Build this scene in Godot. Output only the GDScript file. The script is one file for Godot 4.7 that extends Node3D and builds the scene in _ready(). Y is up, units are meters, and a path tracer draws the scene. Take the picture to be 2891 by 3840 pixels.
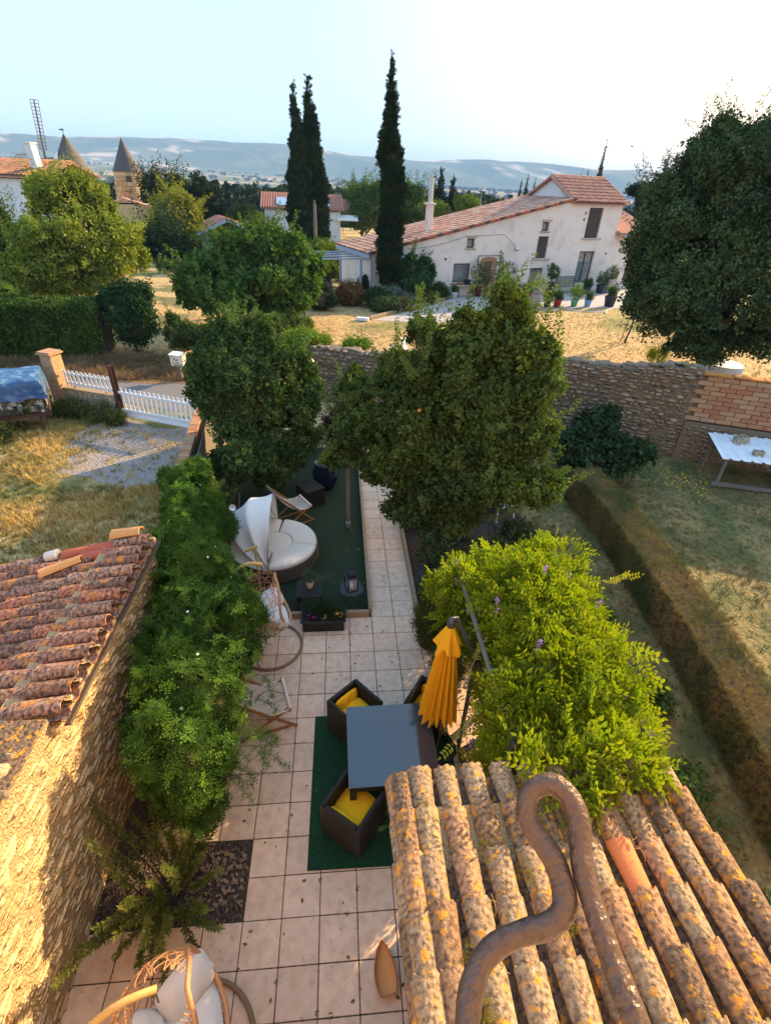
extends Node3D
# Garden behind a village house, seen from an upper window: x right, -z away from the house, tile grid of the terrace = world axes.

const TO_SUN := Vector3(0.746, 0.358, -0.562)
var M := {}
var L := {}
var rng := RandomNumberGenerator.new()
var names := {}

class MB:
	var v := PackedVector3Array()
	var n := PackedVector3Array()
	var c := PackedColorArray()
	var uv := PackedVector2Array()
	var ix := PackedInt32Array()
	var col := Color(1, 1, 1)
	func tri(a: Vector3, b: Vector3, d: Vector3) -> void:
		var nn := (d - a).cross(b - a).normalized()
		var k := v.size()
		v.append(a); v.append(b); v.append(d)
		for i in 3:
			n.append(nn); c.append(col); uv.append(Vector2.ZERO); ix.append(k + i)
	func quad(a: Vector3, b: Vector3, d: Vector3, e: Vector3) -> void:
		tri(a, b, d); tri(a, d, e)
	func face(p: Array, away: Vector3) -> void:
		var mid := Vector3.ZERO
		for q in p: mid += q
		mid /= p.size()
		var nn: Vector3 = (p[2] - p[0]).cross(p[1] - p[0])
		if nn.dot(mid - away) < 0.0: p.reverse()
		for i in range(1, p.size() - 1): tri(p[0], p[i], p[i + 1])
	func box(t: Transform3D, s: Vector3, b := 0.0) -> void:
		var h := s * 0.5
		b = minf(b, minf(h.x, minf(h.y, h.z)) * 0.9)
		var P := func(sg: Vector3, ax: int) -> Vector3:
			var q := Vector3(sg.x * (h.x - b), sg.y * (h.y - b), sg.z * (h.z - b))
			q[ax] = sg[ax] * h[ax]
			return t * q
		for ax in 3:
			var i := (ax + 1) % 3
			var j := (ax + 2) % 3
			for sa in [-1.0, 1.0]:
				var f := []
				for st in [[-1.0, -1.0], [1.0, -1.0], [1.0, 1.0], [-1.0, 1.0]]:
					var sg := Vector3.ZERO
					sg[ax] = sa; sg[i] = st[0]; sg[j] = st[1]
					f.append(P.call(sg, ax))
				face(f, t.origin)
				if b > 0.0:
					for sb in [-1.0, 1.0]:
						var f2 := []
						for e in [[-1.0, ax], [1.0, ax], [1.0, i], [-1.0, i]]:
							var sg := Vector3.ZERO
							sg[ax] = sa; sg[i] = sb; sg[j] = e[0]
							f2.append(P.call(sg, e[1]))
						face(f2, t.origin)
		if b > 0.0:
			for k in 8:
				var sg := Vector3(1.0 if k & 1 else -1.0, 1.0 if k & 2 else -1.0, 1.0 if k & 4 else -1.0)
				face([P.call(sg, 0), P.call(sg, 1), P.call(sg, 2)], t.origin)
	func bx(x: float, y: float, z: float, sx: float, sy: float, sz: float, b := 0.0, turn := 0.0) -> void:
		box(Transform3D(Basis(Vector3.UP, turn), Vector3(x, y, z)), Vector3(sx, sy, sz), b)
	func surf(rows: Array, wrap := false) -> void:
		var nr := rows.size()
		var nc: int = rows[0].size()
		var k := v.size()
		for j in nr:
			var r: PackedVector3Array = rows[j]
			var up: PackedVector3Array = rows[mini(j + 1, nr - 1)]
			var dn: PackedVector3Array = rows[maxi(j - 1, 0)]
			for i in nc:
				var i1 := (i + 1) % nc if wrap else mini(i + 1, nc - 1)
				var i0 := (i - 1 + nc) % nc if wrap else maxi(i - 1, 0)
				var du := r[i1] - r[i0]
				var dv := up[i] - dn[i]
				if du.length_squared() < 1e-12: du = up[i1] - up[i0] + dn[i1] - dn[i0]
				var nn := du.cross(dv).normalized()
				if nn.length_squared() < 0.5: nn = Vector3.UP
				v.append(r[i]); n.append(nn); c.append(col); uv.append(Vector2(float(i) / nc, float(j) / nr))
		for j in nr - 1:
			for i in (nc if wrap else nc - 1):
				var i1 := (i + 1) % nc
				var a := k + j * nc + i
				var b := k + j * nc + i1
				var d := k + (j + 1) * nc + i
				var e := k + (j + 1) * nc + i1
				ix.append_array(PackedInt32Array([a, d, b, b, d, e]))
	func tube(pts: Array, rad, sides := 8, caps := true) -> void:
		var rows := []
		var N := Vector3.ZERO
		for k in pts.size():
			var p: Vector3 = pts[k]
			var T: Vector3 = (pts[mini(k + 1, pts.size() - 1)] - pts[maxi(k - 1, 0)]).normalized()
			if k == 0: N = T.cross(Vector3.UP if absf(T.y) < 0.9 else Vector3.RIGHT).normalized()
			else: N = (N - T * N.dot(T)).normalized()
			var B := T.cross(N)
			var r: float = rad[k] if rad is Array else rad
			var ring := PackedVector3Array()
			for i in sides:
				var a := TAU * i / sides
				ring.append(p + (N * cos(a) + B * sin(a)) * r)
			rows.append(ring)
		surf(rows, true)
		if caps:
			for e in [0, rows.size() - 1]:
				var ring: PackedVector3Array = rows[e]
				var inner: Vector3 = pts[1] if e == 0 else pts[-2]
				for i in sides: face([pts[e], ring[i], ring[(i + 1) % sides]], inner)
	func lathe(prof: Array, sides := 16, t := Transform3D()) -> void:
		var rows := []
		for p in prof:
			var ring := PackedVector3Array()
			for i in sides:
				var a := -TAU * i / sides
				ring.append(t * Vector3(p[0] * cos(a), p[1], p[0] * sin(a)))
			rows.append(ring)
		surf(rows, true)
	func leaf(b: Vector3, d: Vector3, nn: Vector3, ln: float, w: float, fine := false) -> void:
		var s := d.cross(nn).normalized()
		var t := b + d * ln - nn * ln * 0.14
		for g in [-1.0, 1.0]:
			if fine:
				var p: Vector3 = b + d * ln * 0.3 + s * g * w * 0.5 + nn * w * 0.16
				var q: Vector3 = b + d * ln * 0.66 + s * g * w * 0.42 + nn * w * 0.1
				tri(b, p, q); tri(b, q, t)
			else:
				tri(b, b + d * ln * 0.45 + s * g * w * 0.5 + nn * w * 0.14, t)
	func mesh(m: Material = null) -> ArrayMesh:
		var a := []
		a.resize(Mesh.ARRAY_MAX)
		a[Mesh.ARRAY_VERTEX] = v; a[Mesh.ARRAY_NORMAL] = n; a[Mesh.ARRAY_COLOR] = c; a[Mesh.ARRAY_TEX_UV] = uv; a[Mesh.ARRAY_INDEX] = ix
		var am := ArrayMesh.new()
		am.add_surface_from_arrays(Mesh.PRIMITIVE_TRIANGLES, a)
		if m: am.surface_set_material(0, m)
		return am

# ---------- objects ----------
func numbered(called: String) -> String:
	var k: int = names.get(called, 0)
	names[called] = k + 1
	return called if k == 0 else "%s_%03d" % [called, k]
func put(mb: MB, called: String, m: Material, parent: Node3D, at := Transform3D()) -> MeshInstance3D:
	return putm(mb.mesh(), called, m, parent, at)
func putm(mesh: Mesh, called: String, m: Material, parent: Node3D, at := Transform3D()) -> MeshInstance3D:
	var o := MeshInstance3D.new()
	o.mesh = mesh
	o.material_override = m
	o.name = numbered(called) if parent == self else called
	parent.add_child(o, true)
	o.transform = at
	return o
func tag(o: Node3D, label: String, category: String, group := "") -> Node3D:
	o.set_meta("label", label); o.set_meta("category", category)
	if group: o.set_meta("group", group)
	return o
func thing(called: String, at: Vector3, label: String, category: String, group := "", turn := 0.0) -> Node3D:
	var o := Node3D.new()
	o.name = numbered(called)
	add_child(o, true)
	o.position = at
	o.rotation.y = turn
	return tag(o, label, category, group)
func struct(o: Node3D) -> Node3D:
	o.set_meta("kind", "structure")
	return o
func stuff(o: Node3D) -> Node3D:
	o.set_meta("kind", "stuff")
	return o
func copy(o: Node3D, at: Vector3, turn: float, label := "") -> Node3D:
	var r: Node3D = o.duplicate()
	r.name = numbered(str(o.name).rstrip("0123456789").rstrip("_"))
	add_child(r, true)
	r.position = at; r.rotation.y = turn
	if label: r.set_meta("label", label)
	return r
func many(called: String, mesh: Mesh, m: Material, parent: Node3D, buf: PackedFloat32Array) -> MultiMeshInstance3D:
	var mm := MultiMesh.new()
	mm.transform_format = MultiMesh.TRANSFORM_3D
	mm.use_colors = true
	mm.mesh = mesh
	mm.instance_count = buf.size() / 16
	mm.buffer = buf
	var o := MultiMeshInstance3D.new()
	o.multimesh = mm
	o.material_override = m
	o.name = numbered(called) if parent == self else called
	parent.add_child(o, true)
	if parent != self: o.set_meta("kind", "stuff")
	return o
func arr_t(b: Basis, o: Vector3, c: Color) -> PackedFloat32Array:
	return PackedFloat32Array([b.x.x, b.y.x, b.z.x, o.x, b.x.y, b.y.y, b.z.y, o.y, b.x.z, b.y.z, b.z.z, o.z, c.r, c.g, c.b, 1.0])
func rnd(a: float, b: float) -> float: return rng.randf_range(a, b)
func rdir() -> Vector3:
	var y := rnd(-1, 1)
	var a := rnd(0, TAU)
	var r := sqrt(1.0 - y * y)
	return Vector3(r * cos(a), y, r * sin(a))
func mixc(a: Color, b: Color, t: float, j := 0.0) -> Color:
	var k := 1.0 + rnd(-j, j)
	var m := a.lerp(b, t)
	return Color(m.r * k, m.g * k, m.b * k)
func frame(y: Vector3, hint: Vector3) -> Basis:
	y = y.normalized()
	var x := y.cross(hint)
	if x.length_squared() < 1e-5: x = y.cross(Vector3(0.3, 0.8, 0.5))
	x = x.normalized()
	return Basis(x, y, x.cross(y))

# ---------- materials (all colours given as linear base colours) ----------
func lin(r: float, g: float, b: float, a := 1.0) -> Color: 
	var c := Color(r, g, b).linear_to_srgb()
	c.a = a
	return c
func ntex(sd: int, freq: float, cols: Array, size := 512, kind := FastNoiseLite.TYPE_SIMPLEX_SMOOTH, octs := 4) -> NoiseTexture2D:
	var f := FastNoiseLite.new()
	f.seed = sd; f.frequency = freq; f.noise_type = kind; f.fractal_octaves = octs
	if kind == FastNoiseLite.TYPE_CELLULAR: f.fractal_type = FastNoiseLite.FRACTAL_NONE
	var t := NoiseTexture2D.new()
	t.width = size; t.height = size; t.seamless = true; t.seamless_blend_skirt = 0.15
	t.noise = f
	if cols:
		var g := Gradient.new()
		var off := PackedFloat32Array()
		var cc := PackedColorArray()
		for e in cols:
			off.append(e[0]); cc.append(lin(e[1], e[2], e[3], e[4] if e.size() > 4 else 1.0))
		g.offsets = off; g.colors = cc
		t.color_ramp = g
	return t
func mat(c: Color, rough := 0.8, tex: Texture2D = null, sc := 1.0, bump: Texture2D = null, depth := 0.0, over: Texture2D = null, osc := 1.0, world := true) -> StandardMaterial3D:
	var m := StandardMaterial3D.new()
	m.albedo_color = c
	m.roughness = rough
	m.metallic_specular = 0.4
	if tex or bump:
		m.uv1_triplanar = true
		m.uv1_world_triplanar = world
		m.uv1_scale = Vector3.ONE * sc
		m.albedo_texture = tex
		if bump:
			m.heightmap_enabled = true
			m.heightmap_texture = bump
			m.heightmap_scale = depth
	if over:
		m.detail_enabled = true
		m.detail_albedo = over
		m.detail_blend_mode = BaseMaterial3D.BLEND_MODE_MIX
		m.detail_uv_layer = BaseMaterial3D.DETAIL_UV_2
		m.uv2_triplanar = true
		m.uv2_world_triplanar = world
		m.uv2_scale = Vector3.ONE * osc
	return m
func vmat(rough := 0.8, back := Color(0, 0, 0)) -> StandardMaterial3D:
	var m := StandardMaterial3D.new()
	m.vertex_color_use_as_albedo = true
	m.roughness = rough
	m.metallic_specular = 0.2
	if back != Color(0, 0, 0):
		m.backlight_enabled = true
		m.backlight = back
	return m
func tinted(m: StandardMaterial3D, c: Color) -> StandardMaterial3D:
	var r: StandardMaterial3D = m.duplicate()
	r.albedo_color = c
	return r
const ASH := [[-13.05, 5.37, -30.31, 1.7, 1.25, 1.7], [-12.13, 4.9, -30.69, 1.16, 1.05, 1.16], [-14, 4.47, -29.88, 1.09, 1.14, 1.09], [-11.2, 3.75, -29.98, 1.05, 0.93, 1.05], [-12.53, 3.65, -29.45, 2.06, 1.37, 2.06], [-14.29, 3.07, -28.63, 1.68, 1.35, 1.68], [-15.11, 1.88, -28.21, 1.24, 1.13, 1.24], [-13.27, 2.08, -28.57, 1.61, 1.03, 1.61], [-11.9, 2.6, -29.7, 1.42, 1.07, 1.42], [-11.1, 3.12, -31.08, 0.86, 1.23, 0.86], [-13.48, 5.83, -30.12, 0.78, 0.67, 0.78], [-15.17, 1.24, -27.03, 0.99, 0.77, 0.99]]
const EDGE_TREE := [[-18.38, 3.37, -33.26, 0.76, 1.15, 0.76], [-17.98, 2.11, -32.34, 0.89, 1.27, 0.89], [-19.21, 2.71, -32.79, 1.14, 1.78, 1.14]]
const FIG := [[-5.29, 2.93, -28.51, 1.5, 1.16, 1.5], [-3.47, 3.36, -28.79, 1.4, 0.98, 1.4], [-2.12, 2.96, -28.92, 1.14, 1.14, 1.14], [-6.71, 2.08, -28.21, 1.16, 0.88, 1.16], [-4.36, 2.02, -27.66, 1.84, 1.15, 1.84], [-2.39, 1.72, -28.4, 1.19, 1.19, 1.19], [-5.75, 1.38, -27.4, 1.15, 0.69, 1.15], [-3.35, 0.69, -27.8, 1.07, 0.6, 1.07], [-7.24, 1.44, -28.08, 0.7, 0.58, 0.7], [-3.94, 3.83, -29.24, 0.82, 0.47, 0.82], [-1.57, 2.1, -28.96, 0.6, 0.97, 0.6]]
const GOLD := [[-15.03, 3.1, -58.09, 1.52, 1.7, 1.52], [-16.65, 1.7, -57.64, 1.35, 1.44, 1.35], [-14.4, 1.85, -58.25, 1.28, 1.55, 1.28]]
const DARKOAK := [[-20.97, 4.55, -72.01, 1.36, 2.06, 1.36], [-19.71, 4.77, -75.47, 1.71, 1.71, 1.71], [-15.98, 0.82, -52.63, 1.46, 1.67, 1.46], [-14.11, 0.36, -52.12, 1.67, 1.25, 1.67]]
const WALLBUSH := [[-1.47, 1.02, -44.98, 1.03, 1.29, 1.03], [0, 0.59, -46, 1.07, 1.52, 1.07], [-1.12, 1.82, -46.99, 1.14, 0.76, 1.14], [0.36, -0.15, -44, 0.55, 0.74, 0.55]]
const CLIPPED := [[-1.14, 0.95, -33.48, 0.99, 1.07, 0.99], [-1.14, 0.59, -32.98, 0.92, 0.7, 0.92]]
const LAUREL := [[4.53, 1.84, -36.22, 0.97, 0.85, 0.97], [5.67, 1.68, -36.56, 0.86, 0.92, 0.86], [4.96, 1.24, -35.66, 1.36, 0.67, 1.36]]
const CENTRE := [[4.46, 4.26, -79.88, 2.62, 2.62, 2.62], [3.46, 2.7, -77.92, 1.85, 1.85, 1.85], [2.66, 4.68, -81.96, 1.4, 1.59, 1.4], [8.56, 4.25, -69.48, 1.37, 2.19, 1.37]]
const SHRUB_A := [[-2.45, 3.34, -12.05, 0.58, 0.51, 0.58], [-1.85, 3.29, -12.26, 0.6, 0.56, 0.6], [-2.84, 2.98, -11.66, 0.63, 0.57, 0.63], [-2.02, 2.89, -11.63, 0.84, 0.63, 0.84], [-1.24, 2.74, -12.14, 0.55, 0.57, 0.55], [-3.02, 2.42, -11.41, 0.47, 0.42, 0.47], [-1.86, 2.19, -11.45, 0.91, 0.75, 0.91], [-1.04, 1.96, -11.75, 0.56, 0.67, 0.56], [-2.51, 1.89, -11.33, 0.59, 0.65, 0.59], [-1.91, 1.27, -11.14, 0.88, 0.77, 0.88], [-2.56, 0.91, -10.9, 0.55, 0.49, 0.55], [-0.97, 1.07, -11.56, 0.52, 0.52, 0.52], [-1.63, 0.68, -11.08, 0.67, 0.45, 0.67], [-2.26, 3.62, -12.4, 0.32, 0.24, 0.32]]
const TREE_B := [[2.73, 4.93, -8.79, 0.17, 0.35, 0.17], [2.85, 4.34, -8.75, 0.48, 0.4, 0.48], [1.94, 3.88, -9.3, 0.43, 0.43, 0.43], [2.44, 3.97, -8.87, 0.66, 0.49, 0.66], [3.26, 4.2, -8.39, 0.35, 0.39, 0.35], [1.05, 3.52, -9.74, 0.38, 0.38, 0.38], [0.39, 3, -9.99, 0.38, 0.36, 0.38], [1.47, 3.22, -9.28, 0.8, 0.62, 0.8], [2.38, 3.31, -8.58, 0.83, 0.67, 0.83], [3.13, 3.57, -8.12, 0.59, 0.55, 0.59], [3.43, 4.03, -8.21, 0.23, 0.39, 0.23], [0.62, 2.42, -9.58, 0.66, 0.47, 0.66], [1.73, 2.46, -8.83, 0.8, 0.62, 0.8], [2.71, 2.68, -8.16, 0.75, 0.59, 0.75], [3.35, 2.97, -7.92, 0.44, 0.49, 0.44], [1.15, 1.81, -8.93, 0.65, 0.51, 0.65], [2.01, 1.75, -8.46, 0.81, 0.54, 0.81], [2.9, 2.07, -7.88, 0.76, 0.47, 0.76], [3.53, 2.02, -7.62, 0.38, 0.38, 0.38], [0.05, 1.89, -9.4, 0.38, 0.28, 0.38], [1.51, 1.11, -8.47, 0.56, 0.37, 0.56], [2.19, 1.12, -8.11, 0.5, 0.41, 0.5], [3.01, 4.73, -8.69, 0.14, 0.31, 0.14], [2.26, 4.51, -9.12, 0.23, 0.24, 0.23], [1.47, 4.25, -9.49, 0.21, 0.21, 0.21]]
const BIG_OAK := [[13.69, 5.88, -22.11, 1.83, 1.65, 1.83], [15.03, 6.72, -21.22, 2.08, 1.9, 2.08], [14.74, 7.89, -22.62, 1.24, 1.07, 1.24], [15.7, 8.05, -21.96, 1.04, 1.29, 1.04], [12.71, 4.44, -21.53, 1.29, 1.48, 1.29], [13.96, 4, -20.14, 2.13, 1.6, 2.13], [15.19, 4.78, -19.22, 1.84, 1.84, 1.84], [12.89, 2.95, -20.24, 1.28, 1.1, 1.28], [14.29, 2.63, -18.66, 1.73, 1.21, 1.73], [15.37, 2.85, -17.77, 1.5, 1.33, 1.5], [12.53, 3.39, -21.63, 0.76, 1.05, 0.76], [14.1, 7.28, -23.02, 1.01, 0.82, 1.01], [13.46, 6.47, -23.41, 0.85, 0.95, 0.85], [16.3, 5.71, -18.96, 1.94, 2.91, 1.94], [16.58, 3.28, -17.35, 1.62, 1.94, 1.62], [13.79, 1.67, -19.03, 1.08, 0.63, 1.08], [12.65, 2.21, -20.39, 0.75, 0.66, 0.75], [16.03, 8.88, -21.72, 0.83, 0.83, 0.83]]
const WALL_FIG := [[7.02, 1.06, -12.46, 0.51, 0.51, 0.51], [6.77, 0.72, -12.14, 0.76, 0.41, 0.76], [7.33, 1.4, -12.63, 0.23, 0.28, 0.23], [7.27, 0.79, -11.85, 0.5, 0.35, 0.5], [6.39, 0.54, -12.23, 0.38, 0.26, 0.38], [7.69, 0.91, -11.46, 0.43, 0.18, 0.43], [6.97, 0.67, -11.68, 0.87, 0.22, 0.87]]
const CONIFERS := {"tall": [3.36, 1.45, -35.84, 11.29, 1.08], "twinL": [-3.58, 1.27, -57.89, 12.85, 1.12], "twinR": [-2.2, 1.39, -59.46, 13.44, 1.24], "cedar1": [-15.85, 1.02, -70.23, 6.5, 2.09], "cedar2": [-13.83, 1.67, -68.62, 4.74, 1.5], "cedar0": [-18.84, 2.08, -75.69, 3.45, 1.46], "clump1": [10.63, 5.26, -61.08, 3.35, 0.96], "clump2": [11.99, 5.28, -61.85, 2.94, 0.78], "clump3": [9.74, 5.45, -60.22, 2.53, 0.47], "rt1": [24.34, 7.2, -54.84, 3.77, 0.39], "rt2": [27.26, 7.61, -64.47, 1.26, 0.3], "rt3": [27.4, 7.62, -66.58, 1.38, 0.26], "m1": [23.69, 5.55, -76.41, 2.52, 0.36], "m2": [24.42, 5.58, -76.18, 3.01, 0.42], "m3": [25.96, 5.86, -77.78, 2.41, 0.31]}
const SHRUBS := {"red": [0.71, 0.72, -34.49, 0.82, 0.7, 0.82], "red2": [0.27, 0.44, -34, 0.43, 0.35, 0.43], "fl1": [2.35, 0.64, -33.92, 0.64, 0.43, 0.64], "fl2": [3.39, 0.61, -34.84, 0.74, 0.48, 0.74], "fl3": [4.5, 0.46, -35.21, 0.76, 0.42, 0.76], "fl4": [5.62, 0.42, -35.56, 0.61, 0.37, 0.61], "fl5": [2.94, 0.36, -32.87, 0.79, 0.4, 0.79], "fl6": [3.98, 0.39, -33.26, 0.43, 0.29, 0.43], "fl7": [6.95, 0.44, -37.36, 0.58, 0.51, 0.58], "fl8": [1.85, 0.82, -36.95, 0.5, 0.56, 0.5], "low1": [-1.67, 0.46, -26.95, 0.23, 0.23, 0.23], "low2": [-2.39, 0.68, -26.89, 0.28, 0.42, 0.28], "low3": [-2.93, 0.68, -25.83, 0.4, 0.4, 0.4], "vine1": [-1.31, 1.91, -18.15, 0.64, 0.35, 0.64], "vine2": [-1.77, 1.75, -17.81, 0.44, 0.32, 0.44], "vine3": [-0.69, 1.75, -18.49, 0.41, 0.26, 0.41], "vine4": [0.61, 1.82, -17.99, 0.48, 0.16, 0.48], "top1": [7.25, 2.19, -15.38, 0.17, 0.12, 0.17], "rear1": [0.86, 2.39, -95, 1.87, 1.34, 1.87], "rear2": [-8.13, 2.32, -61.46, 1.69, 1.35, 1.69], "rear3": [-10.02, 3.12, -65.24, 1.52, 1.01, 1.52], "rear4": [12.59, 5.26, -56.62, 1.12, 0.63, 1.12], "rear5": [9.39, 4.78, -56.22, 1.25, 0.53, 1.25], "rear6": [7.21, 4.17, -51.5, 0.9, 0.82, 0.9], "ced": [27.85, 6.98, -53.14, 1.28, 0.43, 1.28], "ced2": [27.6, 6.3, -51.01, 1.03, 0.91, 1.03], "rearR": [24.59, 6.21, -86.58, 2.73, 0.82, 2.73]}

func _ready() -> void:
	rng.seed = 20240
	setup_view()
	make_materials()
	make_leaves()
	build_land()
	build_terrace()
	build_left_shed()
	build_tile_roof()
	build_walls()
	build_farmhouse()
	build_village()
	build_near_plants()
	build_mid_plants()
	build_far_plants()
	build_dining()
	build_lounge()
	build_street_side()
	build_right_garden()
	build_forecourt()
	build_details()

func setup_view() -> void:
	var cam := Camera3D.new()
	cam.name = "camera"
	cam.fov = 90.56
	cam.near = 0.05
	cam.far = 9000.0
	cam.transform = Transform3D(Basis.from_euler(Vector3(deg_to_rad(-32.866), deg_to_rad(-5.964), deg_to_rad(2.526))), Vector3(0, 6.559, 0))
	add_child(cam)
	cam.current = true
	var e := Environment.new()
	e.background_mode = Environment.BG_SKY
	var s := ProceduralSkyMaterial.new()
	s.sky_top_color = lin(0.24, 0.455, 0.74)
	s.sky_horizon_color = lin(0.48, 0.58, 0.645)
	s.sky_curve = 0.3
	s.ground_bottom_color = lin(0.20, 0.18, 0.14)
	s.ground_horizon_color = lin(0.6, 0.62, 0.6)
	s.sun_angle_max = 62.0
	s.sun_curve = 0.62
	s.energy_multiplier = 0.8
	# thin veils of high cloud
	var cover := NoiseTexture2D.new()
	cover.width = 1024; cover.height = 512; cover.seamless = true
	var fn := FastNoiseLite.new()
	fn.seed = 5; fn.frequency = 0.006; fn.fractal_octaves = 5; fn.domain_warp_enabled = true; fn.domain_warp_amplitude = 40.0
	cover.noise = fn
	var gr := Gradient.new()
	gr.offsets = PackedFloat32Array([0.0, 0.55, 1.0])
	gr.colors = PackedColorArray([Color(0, 0, 0, 1), Color(0, 0, 0, 1), lin(0.12, 0.095, 0.075)])
	cover.color_ramp = gr
	s.sky_cover = cover
	var sk := Sky.new()
	sk.sky_material = s
	e.sky = sk
	e.tonemap_mode = Environment.TONE_MAPPER_LINEAR
	e.tonemap_exposure = 2.75
	e.sdfgi_enabled = true; e.ssao_enabled = true; e.ssil_enabled = true
	e.fog_enabled = true
	e.fog_density = 0.0002
	e.fog_light_color = Color(0.56, 0.74, 1.0)
	var we := WorldEnvironment.new()
	we.name = "world_environment"
	we.environment = e
	add_child(we)
	var sun := DirectionalLight3D.new()
	sun.name = "sun"
	sun.basis = Basis.looking_at(-TO_SUN)
	sun.light_color = Color(1.0, 0.85, 0.62)
	sun.light_energy = 1.6
	sun.light_angular_distance = 0.5
	sun.shadow_enabled = true
	add_child(sun)

func make_materials() -> void:
	var CELL := FastNoiseLite.TYPE_CELLULAR
	var bump := ntex(3, 0.03, [], 512, FastNoiseLite.TYPE_SIMPLEX_SMOOTH, 5)
	var bumpc := ntex(4, 0.06, [], 512, CELL)
	# paving
	var pave := ntex(11, 0.012, [[0.0, 0.56, 0.39, 0.285], [0.35, 0.64, 0.46, 0.34], [0.6, 0.69, 0.50, 0.375], [1.0, 0.74, 0.55, 0.42]], 512, FastNoiseLite.TYPE_SIMPLEX_SMOOTH, 6)
	var pave_dirt := ntex(12, 0.02, [[0.0, 0.2, 0.15, 0.12, 0.0], [0.74, 0.3, 0.22, 0.17, 0.0], [0.88, 0.25, 0.19, 0.15, 0.35], [1.0, 0.2, 0.16, 0.13, 0.5]], 512, FastNoiseLite.TYPE_SIMPLEX_SMOOTH, 6)
	M.pave = []
	for t in [1.0, 0.94, 1.05, 0.98]: M.pave.append(mat(lin(t, t * 0.985, t * 0.97), 0.75, pave, 0.9, bump, 0.25, pave_dirt, 0.9))
	M.joint = mat(lin(0.36, 0.28, 0.22), 0.95, bump, 3.0)
	M.kerb = mat(lin(0.33, 0.24, 0.15), 0.85, ntex(13, 0.02, [[0.0, 0.5, 0.45, 0.4], [0.5, 1, 1, 1], [1.0, 1.1, 1.0, 0.8]]), 1.5, bump, 0.4)
	M.turf = mat(lin(0.018, 0.034, 0.015), 0.95, ntex(14, 0.05, [[0.0, 0.5, 0.5, 0.5], [1.0, 1.3, 1.3, 1.2]]), 1.2)
	M.rug = mat(lin(0.008, 0.05, 0.022), 0.97, ntex(15, 0.04, [[0.0, 0.5, 0.5, 0.5], [1.0, 1.4, 1.4, 1.4]]), 0.9, bump, 0.3)
	M.soil = mat(lin(1, 1, 1), 0.95, ntex(16, 0.03, [[0.0, 0.03, 0.022, 0.018], [0.5, 0.075, 0.055, 0.045], [0.7, 0.12, 0.09, 0.075], [1.0, 0.3, 0.27, 0.25]]), 1.4, bumpc, 3.0)
	# land
	var dry := ntex(17, 0.02, [[0.0, 0.24, 0.15, 0.065], [0.4, 0.40, 0.26, 0.11], [0.65, 0.50, 0.34, 0.145], [1.0, 0.58, 0.43, 0.2]], 512, FastNoiseLite.TYPE_SIMPLEX_SMOOTH, 6)
	var green := ntex(18, 0.008, [[0.0, 0.07, 0.10, 0.03, 0.0], [0.48, 0.08, 0.11, 0.03, 0.0], [0.62, 0.075, 0.10, 0.03, 0.75], [1.0, 0.05, 0.085, 0.02, 0.9]], 512, FastNoiseLite.TYPE_SIMPLEX_SMOOTH, 6)
	M.dry = mat(lin(1, 1, 1), 0.95, dry, 0.35, bump, 2.0, green, 0.045)
	M.lawn = mat(lin(0.62, 0.66, 0.62), 0.95, dry, 0.6, bump, 2.0, ntex(19, 0.01, [[0.0, 0.11, 0.10, 0.035, 0.1], [0.4, 0.10, 0.10, 0.035, 0.5], [0.6, 0.085, 0.095, 0.03, 0.85], [1.0, 0.07, 0.085, 0.026, 0.95]], 512, FastNoiseLite.TYPE_SIMPLEX_SMOOTH, 6), 0.16)
	M.house_lawn = mat(lin(0.92, 0.9, 0.88), 0.95, dry, 0.22, bump, 2.0, ntex(20, 0.006, [[0.0, 0.1, 0.12, 0.03, 0.0], [0.55, 0.12, 0.14, 0.04, 0.0], [0.75, 0.10, 0.13, 0.03, 0.7], [1.0, 0.10, 0.13, 0.03, 0.8]]), 0.03)
	M.gravel = mat(lin(0.36, 0.31, 0.29), 0.95, ntex(21, 0.05, [[0.0, 0.4, 0.39, 0.38], [0.5, 0.75, 0.74, 0.73], [1.0, 1.0, 1.0, 1.0]], 512, FastNoiseLite.TYPE_SIMPLEX_SMOOTH, 6), 0.5, bump, 2.5, ntex(47, 0.02, [[0.0, 0.3, 0.2, 0.09, 0.0], [0.58, 0.3, 0.2, 0.09, 0.0], [0.66, 0.26, 0.19, 0.08, 0.8], [1.0, 0.2, 0.17, 0.06, 0.9]], 512, FastNoiseLite.TYPE_SIMPLEX_SMOOTH, 6), 0.22)
	M.road = mat(lin(0.16, 0.15, 0.15), 0.9, ntex(22, 0.05, [[0.0, 0.8, 0.8, 0.8], [1.0, 1.2, 1.2, 1.2]]), 0.8)
	M.bank = mat(lin(0.6, 0.47, 0.38), 0.95, dry, 0.5, bump, 3.0)
	M.court = mat(lin(0.40, 0.37, 0.36), 0.9, ntex(23, 0.02, [[0.0, 0.7, 0.68, 0.66], [0.5, 1, 1, 1], [1.0, 1.2, 1.18, 1.12]], 512, FastNoiseLite.TYPE_SIMPLEX_SMOOTH, 6), 0.25, bump, 1.0)
	# canal tiles: lichen-grown clay
	var clay := ntex(24, 0.013, [[0.0, 0.045, 0.037, 0.031], [0.25, 0.085, 0.066, 0.052], [0.38, 0.17, 0.125, 0.09], [0.5, 0.26, 0.185, 0.13], [0.62, 0.35, 0.25, 0.17], [0.74, 0.30, 0.25, 0.19], [0.86, 0.40, 0.35, 0.27], [1.0, 0.52, 0.47, 0.38]], 1024, FastNoiseLite.TYPE_SIMPLEX_SMOOTH, 6)
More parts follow.
